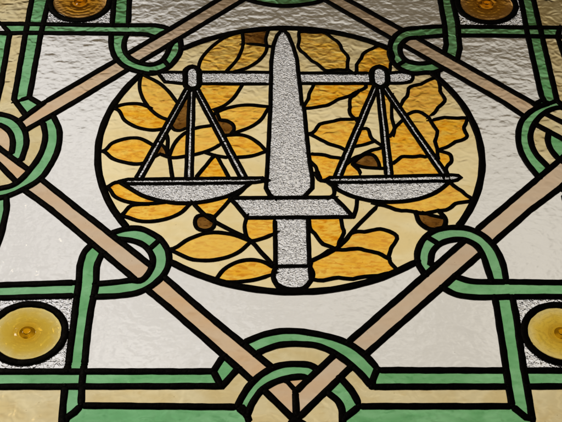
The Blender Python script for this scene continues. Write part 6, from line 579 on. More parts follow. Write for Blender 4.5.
b;7;0;-243.39,142.19 -240.95,139.63 -239.23,135.56 -235.63,127.44 -234.05,123.34 -232.81,119.15 -231.82,114.25 -231.16,109.24 -230.81,104.17 -230.71,99.1 -230.83,94.07 -231.25,88.38 -232.01,82.67 -233.07,77 -234.39,71.38 -235.93,65.86 -237.2,61.68 -238.55,57.49 -240.07,53.36 -241.85,49.39 -243.96,45.66 -246.74,41.83 -249.95,38.25 -253.45,34.88 -257.15,31.7 -260.91,28.69 -266.39,24.53 -269.25,22.6 -272.2,20.86 -275.28,19.42 -278.6,18.28 -281.98,17.28 -295.33,13.81 -308.91,11.23 -322.6,9.15 -336.33,7.2 -350.59,4.9
b;7;0;-254.56,131.48 -250.18,126.91 -247.49,115.25 -246.74,111.35 -246.26,107.44 -246.03,102.48 -246.1,97.49 -246.47,92.48 -247.11,87.52 -247.99,82.63 -249.07,78.13 -250.42,73.67 -251.98,69.26 -253.7,64.9 -259.21,52.16 -261.26,48.02 -263.6,44.1 -266.35,40.52 -268.37,38.29 -270.54,36.17 -272.9,34.38 -275.42,33.15 -278.15,32.3 -280.97,31.59 -283.74,30.76 -289.05,28.77 -294.31,26.64 -310,20 -306.4,20
b;7;0;-350.52,119.71 -339.69,125.8 -329.38,132.73 -319.07,139.1 -308.74,143.2 -298.39,143.33 -295.24,142.49 -292.01,141.39 -288.82,140.04 -285.77,138.45 -282.98,136.64 -279.96,134.09 -277.2,131.13 -274.7,127.87 -272.48,124.43 -270.55,120.93 -268.92,117.3 -267.61,113.48 -266.56,109.53 -265.75,105.54 -265.14,101.58 -264.8,96.12 -265.04,90.6 -265.63,85.04 -266.3,79.48 -266.79,73.93 -271.22,69.22
b;7;0;-350.53,104.72 -338.96,110.7 -327.66,117.92 -316.48,124.39 -305.84,127.81 -296.12,125.91 -293.92,124.51 -291.7,122.87 -289.55,121.03 -287.55,119.04 -285.79,116.95 -284,114.2 -282.5,111.19 -281.27,108.02 -280.26,104.76 -279.43,101.51 -278.86,98.17 -278.6,94.76 -278.48,87.84 -278.35,84.4 -282.58,79.88
b;7;0;-276.06,19.78 -275.69,18.71 -273.16,0.71 -273.94,-33.33 -278,-60 -278,-285.6
o;7;0;-297.75,13.96 -297,10 -296,-285.6
b;7;0;295.77,164.35 286.21,160.01 283.29,158.53 280.51,156.86 276.2,153.67 272.12,150.04 268.35,146.06 264.95,141.81 262.01,137.36 259.7,132.97 257.77,128.3 256.19,123.45 254.9,118.51 253.88,113.57 253.17,109 252.7,104.35 252.48,99.67 252.5,94.99 252.78,90.36 253.26,86.15 253.98,81.95 254.89,77.77 255.96,73.63 257.17,69.56 258.48,65.78 259.99,62.07 264.84,51.02 267.43,48.48
b;7;0;327,140.6 327,130 322.91,136.24 319.01,143.33 315.01,150 310.63,154.97 305.55,156.99 302.09,156.54 298.31,155.2 294.44,153.23 290.71,150.86 287.38,148.36 285.44,146.65 283.6,144.78 281.85,142.8 280.2,140.74 278.62,138.65 277.16,136.52 275.78,134.32 274.48,132.07 273.27,129.77 272.14,127.45 270.62,124.04 269.24,120.53 268.04,116.96 267.07,113.35 266.36,109.72 265.86,105.14 265.74,100.46 265.97,95.76 266.56,91.11 267.48,86.6 268.95,82.09 270.93,77.7 275.58,69.1 277.79,64.77 280.66,61.96
b;7;0;288.27,118.43 286.86,116.86 284.73,108.44 284.18,105.63 283.9,102.81 283.92,99.57 284.21,96.29 284.74,93.02 285.48,89.8 286.41,86.68 287.32,84.14 288.36,81.61 289.54,79.15 290.87,76.79 292.36,74.57 294.69,71.93 297.39,69.59 303.29,65.28 306.15,63.06 310.09,59.57
b;7;0;-75.47,378.38 -67.39,371.83 -59.91,365.45 -52.36,359.17 -44.55,353.32 -36.3,348.21 -29.97,344.89 -26.75,343.34 -23.48,341.9 -20.16,340.62 -15.51,339.1 -10.75,337.82 -5.92,336.78 -1.06,336.02 3.8,335.55 8.47,335.38 13.19,335.49 17.92,335.84 22.61,336.41 27.24,337.19 32.48,338.22 37.75,339.44 42.93,340.98 47.87,342.99 52.44,345.6 54.51,347.15 64.92,355.87 71.23,361.35 90.45,378.4
s;5.2;0;6.02,290.94 -0.43,279.44 -4.9,261.33 -7.44,232.56 -8.95,160.8 -12.29,81.69 -14.72,31.94 -11.26,22.3 -5.03,16.64 -5.05,18.62
s;5.2;0;6.02,290.94 12.16,281.82 17.45,261.49 21.41,237.13 25.06,160.99 26.94,160.4 30.05,81.85 32.8,44.76 32.41,32.09 23.18,18.85 23.2,17.77
s;5.2;0;-50.16,17.47 54.87,18.76 53.66,17.86
s;5.2;0;-49.6,17.27 -52.19,18.17 -45.05,8.29 -33.65,-10.73
s;5.2;0;52.34,20.82 52.89,19.89 62.42,7.17 71.94,-9.11
s;5.2;0;-34.68,-10.3 -33.96,-10.21 72.13,-8.66
s;5.2;0;-6.09,-10.39 -6.11,-9.05 -6.35,-71.26 -9.21,-73.26
s;5.2;0;26.77,-8.68 26.22,-71.22 27.87,-71.19
s;4.6;0;-6.39,-74.88 26.13,-74.46
s;5.5;0;-6.39,-74.88 -6.95,-77.5 -8.23,-82.75 -8.63,-85.36 -8.65,-87.94 -8.19,-90.67 -7.37,-93.38 -5.26,-98.69 -4.1,-101.22 -1.57,-106.19 -1.67,-107.65
s;5.5;0;26.13,-74.46 27.09,-77.19 28.16,-79.93 29.02,-82.66 29.35,-85.36 29,-87.96 28.16,-90.56 26.97,-93.12 24.2,-98.04 22.85,-100.14 18.29,-106.18 18.33,-107.94
f;4.6;0;-6.25,-97.85 -5.24,-97.43 -0.33,-101.05 2.27,-102.44 5.31,-103.28 8.52,-103.66 11.72,-103.69 14.35,-103.59 16.97,-103.26 19.33,-102.43 21.89,-100.15 24.22,-97.41 24.9,-97.13
s;4.8;0;-140.63,210.75 -140.76,214.38 -131.09,214.01 -102.55,213.76
s;4.8;0;-133.68,213.68 -132.32,211.01 -124.83,197.47 -101.72,194.15
s;4.8;0;-87.96,214.33 -7.23,214.38
s;4.8;0;-87.5,194.33 -7.81,194.39 -8.85,194.41
s;4.8;0;21.96,213.27 104.62,213.81 103.32,213.98
s;4.8;0;22.81,195.4 103.51,195.91 105.32,196.42
s;4.8;0;120.57,213.85 125.84,214.34 130.47,215.09 135.06,215.68 139.47,215.63 143.57,214.49 146.57,213.08 148.86,211.08 149.42,208.63 149.26,205.95 148.33,202.71 146.55,199.98 144.51,198.73 141.99,197.99 139.44,197.39 135.68,196.68 131.81,196.42 123.97,196.49 119.56,196.39
s;7;1;-95.53,223.72 -92.39,222.41 -89.6,219.87 -88.08,217.34 -87.35,214.26 -87.14,210.86 -87.23,204.05 -86.85,197.32 -86.9,193.95 -87.51,190.91 -88.98,188.45 -91.48,186.25 -94.33,185.07 -97.26,186.19 -99.89,188.38 -101.48,190.81 -102.28,193.84 -102.55,197.21 -102.61,203.96 -103.13,210.74 -103.15,214.13 -102.61,217.23 -101.22,219.79 -98.58,222.34
s;7;1;113.14,225.09 116.29,223.73 119.02,221.23 120.32,219 120.99,216.31 121.21,213.37 121.07,201.68 120.78,198.78 120.08,196.12 118.8,193.89 116.95,191.99 114.71,190.34 112.46,189.64 110.22,190.33 107.98,191.94 106.13,193.81 104.81,196.03 104.06,198.69 103.72,201.58 103.65,204.54 103.7,210.27 103.83,213.3 104.23,216.26 105.06,218.94 106.47,221.15 108.43,222.97 110.8,224.51
r;4.5;0;-96.45,185.24 -96.06,186.26 -141.13,45.74 -141.09,43.76
r;4.5;0;-99.42,188.76 -100.85,187.81 -147.12,47.69 -147.03,43.63
r;4.5;0;-92.64,185.07 -92.36,184.57 -90.31,44.85
r;4.5;0;-96.12,184.11 -97.4,184.52 -96.62,44.73
r;4.5;0;-89.38,188.89 -88.55,187.97 -34.96,48.18 -34.93,45.7
r;4.5;0;-92.8,185.05 -93.27,186.19 -40.65,45.64
r;4.5;0;107.93,189.12 109.19,189.12 61.09,45.49 61,48.29
r;4.5;0;107.25,193.54 104.42,190.74 54.93,46.93
r;4.5;0;113.98,189.49 113.57,190.82 115.04,47.29 114.93,50.05
r;4.5;0;109.24,191.77 108.53,190.79 108.74,47.25 108.65,49.83
r;4.5;0;116.92,192.82 118.03,191.74 173.62,49.48 173.52,52.23
r;4.5;0;113.12,190.48 167.74,47.22 167.56,52.01
s;4.5;0;-166.4,40.23 -155.47,44.05 -92.35,45.42 -18.77,46.54 -12.64,44.22 -14.71,44.33
s;4.5;0;-166.4,40.23 -155.05,37.51 -92.12,38.15 -41.24,39.18 -25.94,40.1 -12.66,42.47 -14.8,42.58
s;4.4;0;45.45,41.72 45.66,42.96 50.96,47.36 111.72,49.33 176.91,51.76 183,50.75 185.27,47.81 181.27,44.13 175.98,42.79 111.14,41.12 50.66,40.06 45.66,42.96 45.45,41.72
s;5.2;0;-160.79,39.5 -161.17,37.93 -154.78,32.74 -144.09,24.16 -141.89,22.53 -139.61,21.05 -137.19,19.7 -134.7,18.46 -132.16,17.32 -129.59,16.25 -126.81,15.19 -123.98,14.22 -121.12,13.35 -118.23,12.58 -115.34,11.91 -110.64,11.05 -105.87,10.44 -101.07,10.09 -96.27,9.99 -91.51,10.14 -86.04,10.64 -80.56,11.49 -75.12,12.66 -69.77,14.13 -64.54,15.87 -60.51,17.39 -56.51,19.06 -52.59,20.93 -48.8,23 -45.19,25.33 -43.06,26.9 -40.99,28.57 -38.97,30.31 -35.1,33.99 -33.38,35.79 -30.02,39.51 -29.68,40.33
s;5.2;0;49.2,41.6 48.64,40.63 55.87,32.67 58.38,30.13 61.05,27.79 63.23,26.12 65.5,24.54 67.82,23.05 70.2,21.66 72.85,20.26 75.59,18.99 78.38,17.83 81.21,16.79 84.06,15.85 89.39,14.43 94.87,13.41 100.43,12.76 106,12.43 111.53,12.38 117.15,12.61 122.81,13.13 128.45,13.99 133.97,15.22 139.31,16.86 143.91,18.66 148.44,20.78 152.85,23.19 157.08,25.87 161.06,28.81 163.79,31.2 166.37,33.79 173.84,41.91 173.8,43.34
s;5;0;-36.05,33.3 -36.11,32.54 -39.49,27.72 -41.23,25.37 -43.15,23.19 -45.39,21.18 -50.16,17.47
s;5;0;-18.27,47 -18.77,45.67 -15.28,40.92 -13.68,40.85
f;4.6;0;-87.16,216.06 -89.2,215.57 -88.69,219.77 -87.82,228.21 -87.16,232.36 -86.17,236.4 -84.49,241.07 -82.42,245.64 -80.03,250.09 -77.41,254.42 -74.64,258.59 -71.99,262.31 -69.17,265.95 -66.19,269.46 -63.02,272.77 -59.65,275.81 -56.24,278.35 -52.58,280.6 -44.98,284.76 -41.23,286.9 -40.6,286.85
f;4.6;0;-39.79,286.32 -40.38,288.74 -40.08,282.74 -39.25,270.72 -39.18,264.75 -39.66,258.84 -40.34,254.79 -41.22,250.74 -42.27,246.72 -43.5,242.75 -44.87,238.87 -47.04,233.9 -49.6,229.09 -55.23,219.66 -57.96,214.91 -57.96,213.73
f;4.6;0;-38.63,264.11 -39.97,264.22 -29.92,263.97 -26.59,263.79 -23.28,263.44 -20.2,262.91 -17.15,262.24 -8.02,259.96 -4.45,259.65
f;4.6;0;-10.15,292.94 -10.02,291.74 -10.8,287.45 -12.52,278.87 -13.13,274.57 -13.32,270.27 -13.06,267.23 -12.1,261.14 -11.99,258.15 -12.59,253.7 -13.82,249.26 -15.54,244.92 -17.64,240.76 -19.98,236.85 -22.17,233.72 -24.61,230.72 -27.27,227.87 -30.11,225.22 -33.09,222.83 -36.16,220.84 -39.44,219.14 -46.29,216.11 -49.67,214.54 -50.2,214.05
f;4.6;0;-151.03,212.58 -150.56,214.05 -150.85,213.16 -150.88,211.22 -152.03,201.94 -152.35,197.91 -152.38,193.89 -152.12,189.9 -151.64,185.9 -150.97,181.92 -150.09,177.99 -149.03,174.13 -147.75,170.34 -146.28,166.57 -144.6,162.88 -142.74,159.3 -140.7,155.87 -138.14,151.98 -135.35,148.17 -132.3,144.56 -128.97,141.29 -125.33,138.49 -122.71,136.96 -118.31,134.95
f;4.6;0;-113.21,132.8 -112.64,132.62
f;4.6;0;-151.6,210.14 -150.33,210 -146.38,207.11 -138.35,201.46 -134.51,198.45 -130.95,195.16 -128.36,192.34 -125.89,189.37 -123.55,186.29 -121.31,183.13 -119.17,179.92 -117.19,176.68 -115.34,173.35 -110.05,163.21 -108.51,162.7
f;4.6;0;-181.25,153.45 -177.44,155.07 -169.87,158.54 -166.03,159.91 -162.11,160.71 -159.19,160.97 -156.18,161.06 -153.17,160.92 -150.24,160.49 -147.47,159.69 -145.21,158.6 -143.05,157.2 -138.8,154.23 -139.87,153.52
f;4.6;0;-181.25,153.45 -178.23,153.03 -175.37,152.39 -172.32,150.07 -170.27,146.38 -168.69,142 -167.02,137.64 -164.72,133.97 -161.98,131.18 -158.99,128.55 -155.78,126.14 -152.41,124.03 -148.92,122.27 -146.16,121.15 -143.28,120.18 -140.33,119.41 -137.36,118.88 -134.41,118.62 -131.38,118.74 -128.33,119.23 -122.22,120.69
f;4.6;0;-117.09,120.68 -116.52,120.5
f;4.6;0;-189.68,85.89 -187.03,85.77 -184.51,85.91 -182.21,87.28 -180.49,89.75 -177.5,95.74 -175.57,98.13 -173.33,99.84 -170.9,101.37 -168.32,102.7 -165.66,103.83 -162.98,104.72 -159.82,105.54 -156.51,106.17 -153.16,106.47 -149.89,106.31 -146.82,105.56 -143.79,104.02 -140.89,102.12 -138.77,100.6 -132.72,95.63 -130.86,95.02
f;4.6;0;-189.68,85.89 -187.05,86.02 -184.51,85.91 -182.03,84.75 -179.95,82.64 -176.12,77.5 -173.92,75.41 -171.46,73.83 -168.86,72.4 -166.17,71.14 -163.41,70.05 -160.63,69.11 -157.5,68.17 -154.27,67.32 -151,66.73 -147.75,66.55 -144.58,66.94 -142.07,67.7 -140.1,67.05
f;5;0;-119.88,113.49 -118.9,110.4 -118.06,107.29 -117.46,104.15 -117.23,101.12 -117.27,98.05 -117.48,91.89 -117.31,88.84 -116.93,86.18 -116.4,83.54 -114.67,75.64 -113.69,69.97 -112.82,64.29 -110.4,47.2 -110.34,44.43
f;4;0;-124.26,82 -128.86,78.34 -130.95,76.33 -132.67,74.01
f;4;0;-134.77,65.56 -134.2,65.38
f;4.6;0;-124.26,82 -119.54,79.09 -117.16,77.75 -114.92,76.84 -110.69,76.18 -106.46,76.52 -102.15,77.45 -96.81,78.96
f;4.6;0;-90.84,80.61 -87.35,81.63 -84.25,82.67 -81.2,83.86 -78.25,85.2 -75.52,86.61 -72.81,88.12 -70.19,89.78 -67.71,91.6 -65.42,93.62 -63.64,95.59 -60.31,99.78 -61.45,99.35
f;4;0;-123.43,98.96 -125.09,99.5 -121.13,92.98 -120,90.73 -119.06,88.32 -118.3,85.84 -116.33,78.26 -116.85,76.98
f;4.6;0;-116.02,79.12 -114.83,79.4 -114.02,83 -112.53,90.27 -111.6,93.83 -110.38,97.26 -108.79,100.85 -106.97,104.41 -104.91,107.84 -102.6,111.04 -100.01,113.91 -97.52,116.13 -97.02,116.51
f;4.6;0;-91.9,120.02 -88.88,121.63 -85.79,122.98 -82.93,123.9 -79.96,124.58 -73.96,125.79 -70.53,127.07
f;4;0;-116.04,125.94 -114.96,125.59 -112.46,120.67 -110.73,118.94 -108.17,118.18 -105.43,118.18 -102.53,119.48 -99.74,121.34 -96.45,121.36
f;4.6;0;-85.45,44.93 -85.5,48.74 -80.13,58.28 -76.46,64.6 -74.58,68.13 -72.63,72.16 -70.67,75.91 -68.77,78.64 -66.98,79.58 -65.42,78.4 -63.93,75.65 -62.5,72 -61.11,68.12 -59.76,64.66 -57.02,58.08 -53.12,48.12 -53.08,45.42
f;4.6;0;-78.41,85.8 -77.71,84.45 -69.72,80.65 -66.98,79.58 -64.3,78.8 -56.07,76.99 -52.34,78.39
f;4.6;0;-70.56,142.71 -71.12,142.49
f;4.6;0;-71.31,142.98 -68.4,145.94 -66.41,147.74 -63.93,149.62 -61.3,151.33 -58.57,152.87 -55.79,154.26 -52.21,155.75 -48.49,156.98 -44.68,157.97 -40.83,158.71 -37,159.23 -31.99,159.41 -26.93,159.03 -16.76,157.55 -11.68,156.93 -8.52,156.8
f;4.6;0;-8.73,151.91 -12.26,152.06 -13.88,148.28 -16.96,140.61 -18.75,136.95 -20.92,133.57 -22.78,131.29 -24.81,129.1 -26.97,127.02 -29.23,125.06 -31.56,123.24 -34.29,121.44 -37.2,119.88 -43.17,116.95 -46.05,115.33 -52.07,111.41
f;4.6;0;-63.52,134.95 -58.03,134.21 -55.51,133.4 -53.24,131.94 -51.19,130.04 -49.61,127.88 -48.57,125.41 -47.99,122.68 -47.94,120.02 -48.83,117.09 -52.07,111.41
f;4.6;0;-67.79,147.3 -66.37,145.73 -63.52,134.95
f;4.6;0;-59.39,110.25 -52.07,111.41 -48.99,111.68 -45.84,111.84 -42.71,111.79 -39.67,111.44 -36.8,110.7 -33.89,109.37 -31.11,107.57 -28.48,105.42 -25.99,103.09 -23.67,100.7 -21.55,98.19 -19.65,95.48 -16.13,89.78 -14.33,86.98 -11.47,86.86
f;4.6;0;-11.5,86.1 -14.33,86.22 -22.98,81.78 -25.9,80.44 -28.9,79.36 -32.17,78.57 -35.52,78.06 -42.33,77.42 -45.72,77.03 -46.58,76.85
f;4.6;0;-39.87,194.97 -39.87,191.67 -41.8,187.19 -45.5,178.12 -47.58,173.74 -50.03,169.59 -51.98,166.73 -54.03,163.91 -56.23,161.19 -58.6,158.68 -61.19,156.45 -63.75,154.76 -69.17,151.76 -65.87,147.4
f;4.6;0;-181.27,32.49 -176.83,32.51 -174.18,31.09 -172.21,28.38 -168.8,21.69 -166.64,19 -163.57,16.69 -160.18,14.67 -156.59,12.96 -152.87,11.55 -149.12,10.45 -146.47,9.88 -143.76,9.49 -141.01,9.24 -138.25,9.1 -135.51,9.06 -131.81,9.23 -128.11,9.67 -117.02,11.49 -116.71,12.84
f;4.6;0;-181.27,32.49 -176.83,32.51 -174.46,33.68 -172.4,35.71 -170.36,37.86 -168.08,39.37 -165.04,40.05 -158.54,40.38 -159.14,37.88
f;4.6;0;-164.76,-7.51 -160.74,-7.5 -157.9,-5.95 -155.79,-2.93 -153.98,0.73 -152.05,4.21 -149.56,6.65 -146.49,7.85 -143.05,8.43 -139.41,8.64 -135.72,8.76 -132.13,9.07 -131.54,9.28
f;4.6;0;-164.76,-7.51 -160.74,-7.5 -155.97,-8.39 -151.35,-10.23 -146.78,-12.41 -142.2,-14.32 -137.51,-15.35 -133.54,-15.5 -129.49,-15.32 -125.43,-14.82 -121.44,-14.04 -117.58,-12.99 -114.09,-11.78 -110.62,-10.35 -107.26,-8.66 -104.08,-6.73 -101.16,-4.55 -98.55,-1.94 -96.25,1.04 -92.04,7.47 -89.48,10.77
f;4.6;0;-111.46,-53.02 -109.82,-53.02 -105.34,-51.77 -101.39,-48.94 -93.99,-41.59 -89.97,-38.61 -86.21,-36.55 -82.35,-34.54 -78.4,-32.74 -74.39,-31.31 -70.32,-30.39 -66.39,-30.06 -62.36,-30.14 -58.29,-30.56 -54.27,-31.26 -50.37,-32.18 -46.1,-33.63 -41.97,-35.55 -33.86,-40 -29.78,-42.12
f;4.6;0;-111.46,-53.02 -109.8,-53.46 -104.79,-55.55 -100.08,-58.48 -95.47,-61.64 -90.78,-64.43 -85.82,-66.26 -82.01,-66.92 -78.08,-67.27 -74.09,-67.34 -70.13,-67.13 -66.27,-66.67 -61.49,-65.73 -56.69,-64.37 -52.02,-62.59 -47.59,-60.4 -43.53,-57.81 -40.44,-55.15 -37.65,-52.07 -32.44,-45.38 -29.78,-42.12
f;4.6;0;-65.06,-94.8 -62.8,-90.86 -60.69,-86.78 -58.5,-82.77 -56.05,-79.05 -53.11,-75.84 -50.28,-73.53 -47.17,-71.4 -43.85,-69.54 -40.41,-68.07 -36.93,-67.07 -33.75,-66.6 -30.42,-66.46 -27.06,-66.63 -23.76,-67.13 -20.63,-67.93 -17.53,-69.28 -14.6,-71.13 -8.94,-75.47 -6.08,-77.53 -7.51,-77.22
f;4.6;0;-8.84,-82.75 -6.14,-83.16 -16.72,-88.42 -20.3,-90.02 -23.95,-91.35 -27.71,-92.39 -31.54,-93.22 -35.43,-93.87 -39.33,-94.38 -43.23,-94.78 -47.57,-95.04 -51.94,-95.08 -65.06,-94.8
f;5;0;-89.68,9.71 -89.93,12.52 -86.85,8.3 -80.79,-0.25 -77.61,-4.36 -74.17,-8.23 -69.81,-12.31 -65.13,-16.08 -60.26,-19.65 -50.44,-26.7 -46.36,-29.53 -37.98,-34.97 -34.02,-37.91 -30.44,-41.22 -27.85,-44.34 -25.52,-47.71 -21.19,-54.76 -18.95,-58.22 -6.7,-75.79 -6.24,-76.3
f;4.6;1;-75.89,-6.36 -73.23,-6.51 -70.58,-7.08 -68.46,-8.22 -66.97,-10.51 -66.19,-13.54 -65.94,-16.59 -66.1,-19.55 -66.76,-22.53 -68.11,-24.89 -70.16,-26.35 -72.76,-27.31 -75.37,-27.66 -78.01,-27.33 -80.65,-26.38 -82.76,-24.92 -84.23,-22.57 -85.04,-19.61 -85.34,-16.63 -85.23,-13.6 -84.6,-10.56 -83.23,-8.25 -81.17,-7.1 -78.53,-6.53
f;4.6;0;-49.77,15.85 -51.59,14.53 -56.7,5.93 -60.2,0.26 -63.68,-5.03 -69.4,-13.41
f;4.6;0;-36.09,-8.06 -33.84,-6.73 -34.41,-9.99 -35.69,-16.53 -36.1,-19.77 -36.13,-22.99 -35.81,-27.12 -35.21,-31.64 -34.21,-35.92 -32.67,-39.32 -30.44,-41.22 -28.25,-41.45 -25.61,-40.95 -22.74,-39.97 -17.19,-37.58 -14.53,-36.22 -11.97,-34.61 -4.49,-29.35 -6.79,-29.34
f;4.6;0;24.31,292.41 24.47,294.78 24.78,290.79 25.76,287.62 27.66,286.8 30.61,286.91 34.16,286.41 37.42,285.64 40.91,285.57 44.51,285.72 51.73,286.17 54.95,284.79 57.07,282.68 59.05,280.51 60.87,278.17 62.42,275.65 64.31,273.54 66.91,271.31 68.86,268.5 70.24,265.36 71.47,262.18 72.45,255.49 73.8,252.61 75.36,249.86 76.76,247.05 78.38,244.24 79.48,239.36 78.51,234.32 77.74,229.33 77.61,224.26 77.69,219.23
f;4.6;0;77.69,219.23 75.08,219.04 72.45,219.06 69.81,219.37 67.2,219.53 64.59,219.23 56.8,217.84 54.15,217.72 51.71,218.65 49.75,220.89 48.18,223.4 44.73,228.22 42.96,230.31 38.52,233.96 36.88,236.2 35.5,238.59 33.55,241.42 30.15,247.65 27.81,250.04 25.77,252.64 24.31,255.88 23.09,259.41 23.23,263.17 24.23,266.9 24.84,273.87 24.73,277.25 24.45,280.69 24.85,284.07 25.44,287.42 25.91,288.2
f;4.6;0;77.77,224.84 76.66,220.95 85.14,212.82 85.13,214.28
f;4.6;0;86.46,213.1 87.47,218.35 87.88,227.98 90.09,232.31 92.07,236.48 93.89,239.51 95.06,242.98 96.18,246.63 98.36,249.62 100.83,252.27 103.57,254.44 106.83,256.25 111.86,260.62 114.7,261.75 117.56,262.22 120.73,262.15 123.49,260.75 125.95,257.95 128.02,255.29 129.19,251.72 129.83,247.62 130.38,242.72 129.25,237.92 127.98,233.42 126.39,230.11 125.75,226.65 125.55,223.07 124.97,219.56 124.23,216.08 124.46,213.61
f;4.6;0;38.81,196.12 38.82,194.25 37.91,189.98 34.67,181.85 33.2,177.76 32.44,170.2 31.19,167.38 29.83,164.61 28.57,161.81 27.44,158.96 26.4,158.92
f;4.6;0;26.57,154.43 33.06,154.69 35.82,155.12 41.14,156.34 44.17,157.3 47.32,158.12 50.74,158.66 53.82,159.96 59.71,164.53 62.64,167.49 65.96,169.88 69.95,171.33 73.59,173.21 76.82,174.7 79.76,176.72 82.33,179.44 85.2,181.5 88.25,183.23 90.38,184.69 92.54,186.17 94.56,187.82 96.39,189.68 96.35,196.46
f;4.6;0;89.23,184.09 88.62,183.95 86.66,181.04 84.5,178.24 82.17,175.61 79.4,173.26 77.67,170.2 77.04,165.7 76.75,161.11 77.06,156.54 76.13,152.02 76.19,147.55 77.02,144.38 78.58,141.44 80.76,138.84 82.6,136.05 83.99,133.04 85.06,132.67
f;4.6;0;28.05,113.53 30.2,113.53 34.76,114.79 38.02,118.78 40.42,123.85 43.17,128.74 47.87,130.98 58.53,133.9 62.13,135.7 65.84,136.57 69.92,136.8 78.12,136.81 82.1,137.75 86.1,138.46 86.98,138.45
f;4.6;0;28.05,113.53 30.2,113.53 33.71,112.01 43.72,104.07 47.11,101.81 49.08,100.09 51.29,98.43 53.73,97.3 56.16,96.31 61.11,94.1 63.69,92.78 65.95,91.01 68.12,89.12 69.87,88.52
f;4.6;0;30.58,83.79 29.33,83.74 32.78,82.74 36.32,82.11 39.97,81.99 43.54,81.51 47.06,80.82 49.94,79.67 52.77,78.3 55.75,77.61 58.8,77.23 61.82,76.7 65.38,75.47
f;4.6;0;30.24,71.23 31.56,71.33 33.12,68.91 34.82,66.55 36.47,64.15 37.39,61.39 37.64,58.54 38.3,55.85 39.1,53.15 40.56,47.7 38.11,46.45
f;4.4;0;85.9,121.17 89.51,122.09 92.56,122.25 94.46,120.68 95.35,117.64 95.77,113.81 96.28,109.91 97.44,106.64 99.25,104.17 101.37,101.88 105.8,97.41 109.26,97.42
f;4.4;0;76.99,94.85 78.85,94.23 86.89,96.45 89.51,97.34 91.85,98.32 98.71,101.62 100.71,103.47
f;4.6;0;67.84,66.51 68.1,66.99 70.1,68.74 73.6,72.8 75.49,74.69 77.45,76.51 79.92,78.33 82.81,79.65 85.53,81.04 87.8,82.94 89.82,84.48 92.05,85.78 96.45,88.6 99.23,89.64 102.16,90.39 104.93,91.49 107.59,92.82 109.27,92.82
f;4.4;0;74.86,67.76 79.69,73.79 81.36,75.72 85.29,79.67 87.53,81.7 89.97,82.85 93.56,82.69 96.92,81.36 99.01,79.09 100.47,75.96 101.57,72.72 102.2,70.02 102.5,67.21 102.94,60.79
f;4.4;0;74.86,67.76 82.39,64.28 84.95,63.33 89.02,62.36 93.2,61.87 101.74,61.47 105.98,61.18 109.32,61.18
f;4.4;0;75.79,67.99 75.34,67.01 77.01,64.74 78.76,62.51 80.35,60.21 81.55,57.76 82.26,54.57 82.79,47.84 82.75,48.99
f;4.4;0;123.77,177.07 124.56,177.38 124.36,175.54
f;4.4;0;123.06,164.41 121.92,154.79 121.29,147.26 121.1,139.73 121.39,135.62 122.53,127.39 122.81,123.31 122.5,119.28 121.94,116.79 120.52,111.84 118.17,113.18
f;4.6;0;113.79,110.2 117.17,110.24 121,116.92 123.56,124.4 128.43,130.59 132.88,136.61 133.36,137.4
f;4.6;0;136.78,143.1 139.15,145.36 142.05,147.36 144.96,149.16 147.86,149.91 149.95,149.73 151.93,148.96 154.6,147.38 157.15,144.71 159.63,141.76 161.53,138.78 163.02,132.45 164.1,129.5 165,126.52 168.07,118.65 167.4,113.3 165.94,108.03 164.11,102.78 165.68,89.11 165.01,84.92 164.69,80.78 164.93,76.65 162.7,75.78
f;4.6;0;114.21,69 117.65,69.04 119.63,70.8 121.49,72.75 123.25,74.77 124.92,76.88 126.97,78.69 129.68,79.31 135.25,78.85 137.99,78.76 140.86,78.93 143.6,79.54 146.33,79.98 148.91,79.49 151.41,78.55 155.8,80.23
f;4.6;0;131.22,156.87 134.18,164.13 135.39,167.66 137.35,170.82 139.77,173.84 140.76,176.51 141.41,179.29 142.03,182.02 142.34,184.77 142.9,187.57 145.48,190.66 149.21,192.54 153.19,194.01 157.41,195.09 160.77,197.65 163.89,200.52 167.29,202.93 170.96,204.88 174.87,206.42 178.75,208.94
f;4.6;0;176.92,217.23 178.85,213.25 178.18,208.08 177.35,202.91 177.93,197.62 178.13,192.47 177.8,187.34 177.36,183.73 178.22,180.23 180.4,173.65 181.36,170.3 180.89,166.92 179.02,163.95 176.95,161.13 172.31,155.97 170.61,152.29 168.63,148.68 165.91,145.63 160.09,139.92 161.1,140.57
f;4.6;0;162.83,136 161.15,135.58 165.52,136.29 169.75,137.62 173.93,139.2 178.2,140.51 182.72,139.92 192.07,139.21 196.86,139.89 201.61,139.67 206.7,138.93
f;4.6;0;202.16,140.2 201.66,136.26 200.2,131.37 199.28,129.01 198.11,126.76 197.15,124.37 196.98,121.65 197.33,118.85 197.9,116.17 198.78,113.72 199.18,111.16 197.91,108.23 195.3,106.09 192.31,104.28 185.75,101.75 182.35,98.71 178.83,95.76 175.05,93.16 170.85,91.32 166.78,89.24 165.09,89.03
f;4.6;0;164.97,88.38 166.67,88.1 169.36,87.1 172.11,86 174.55,84.93 176.6,83.84 178.11,82.03 178.87,79.44 178.99,76.55 178.81,73.64 177.96,71.01 176.28,68.84 174.41,66.84 172.96,64.44 171.92,61.83 171.41,59.22 171.77,56.42 172.33,53.59 172.57,50.71 173.62,51.12
f;4.6;0;93.29,14.32 92.69,11.1 98.31,8.93 104.16,7.26 109.61,4.67 114.91,1.61 120.72,0.02 125.65,0.21 130.39,-0.45 139.66,-3.16 144.42,-3.53 148.63,-2.26 152.85,-1.25 156.94,0.05 161.26,0.31 165.51,1.1 167.89,2.48 170.12,4.08 172.12,5.95 173.82,8.2 175.8,10.24 178.95,11.49 182.32,12.02 188.97,13.17 192.15,14.24 195.37,12.82
f;4.6;0;172.77,41.65 173.62,40.85 175.19,38.31 176.91,35.87 180.93,31.44 183.2,29.47 185.2,27.35 186.77,24.78 188.52,22.35 190.64,20.27 192.82,18.26 197.02,16.62
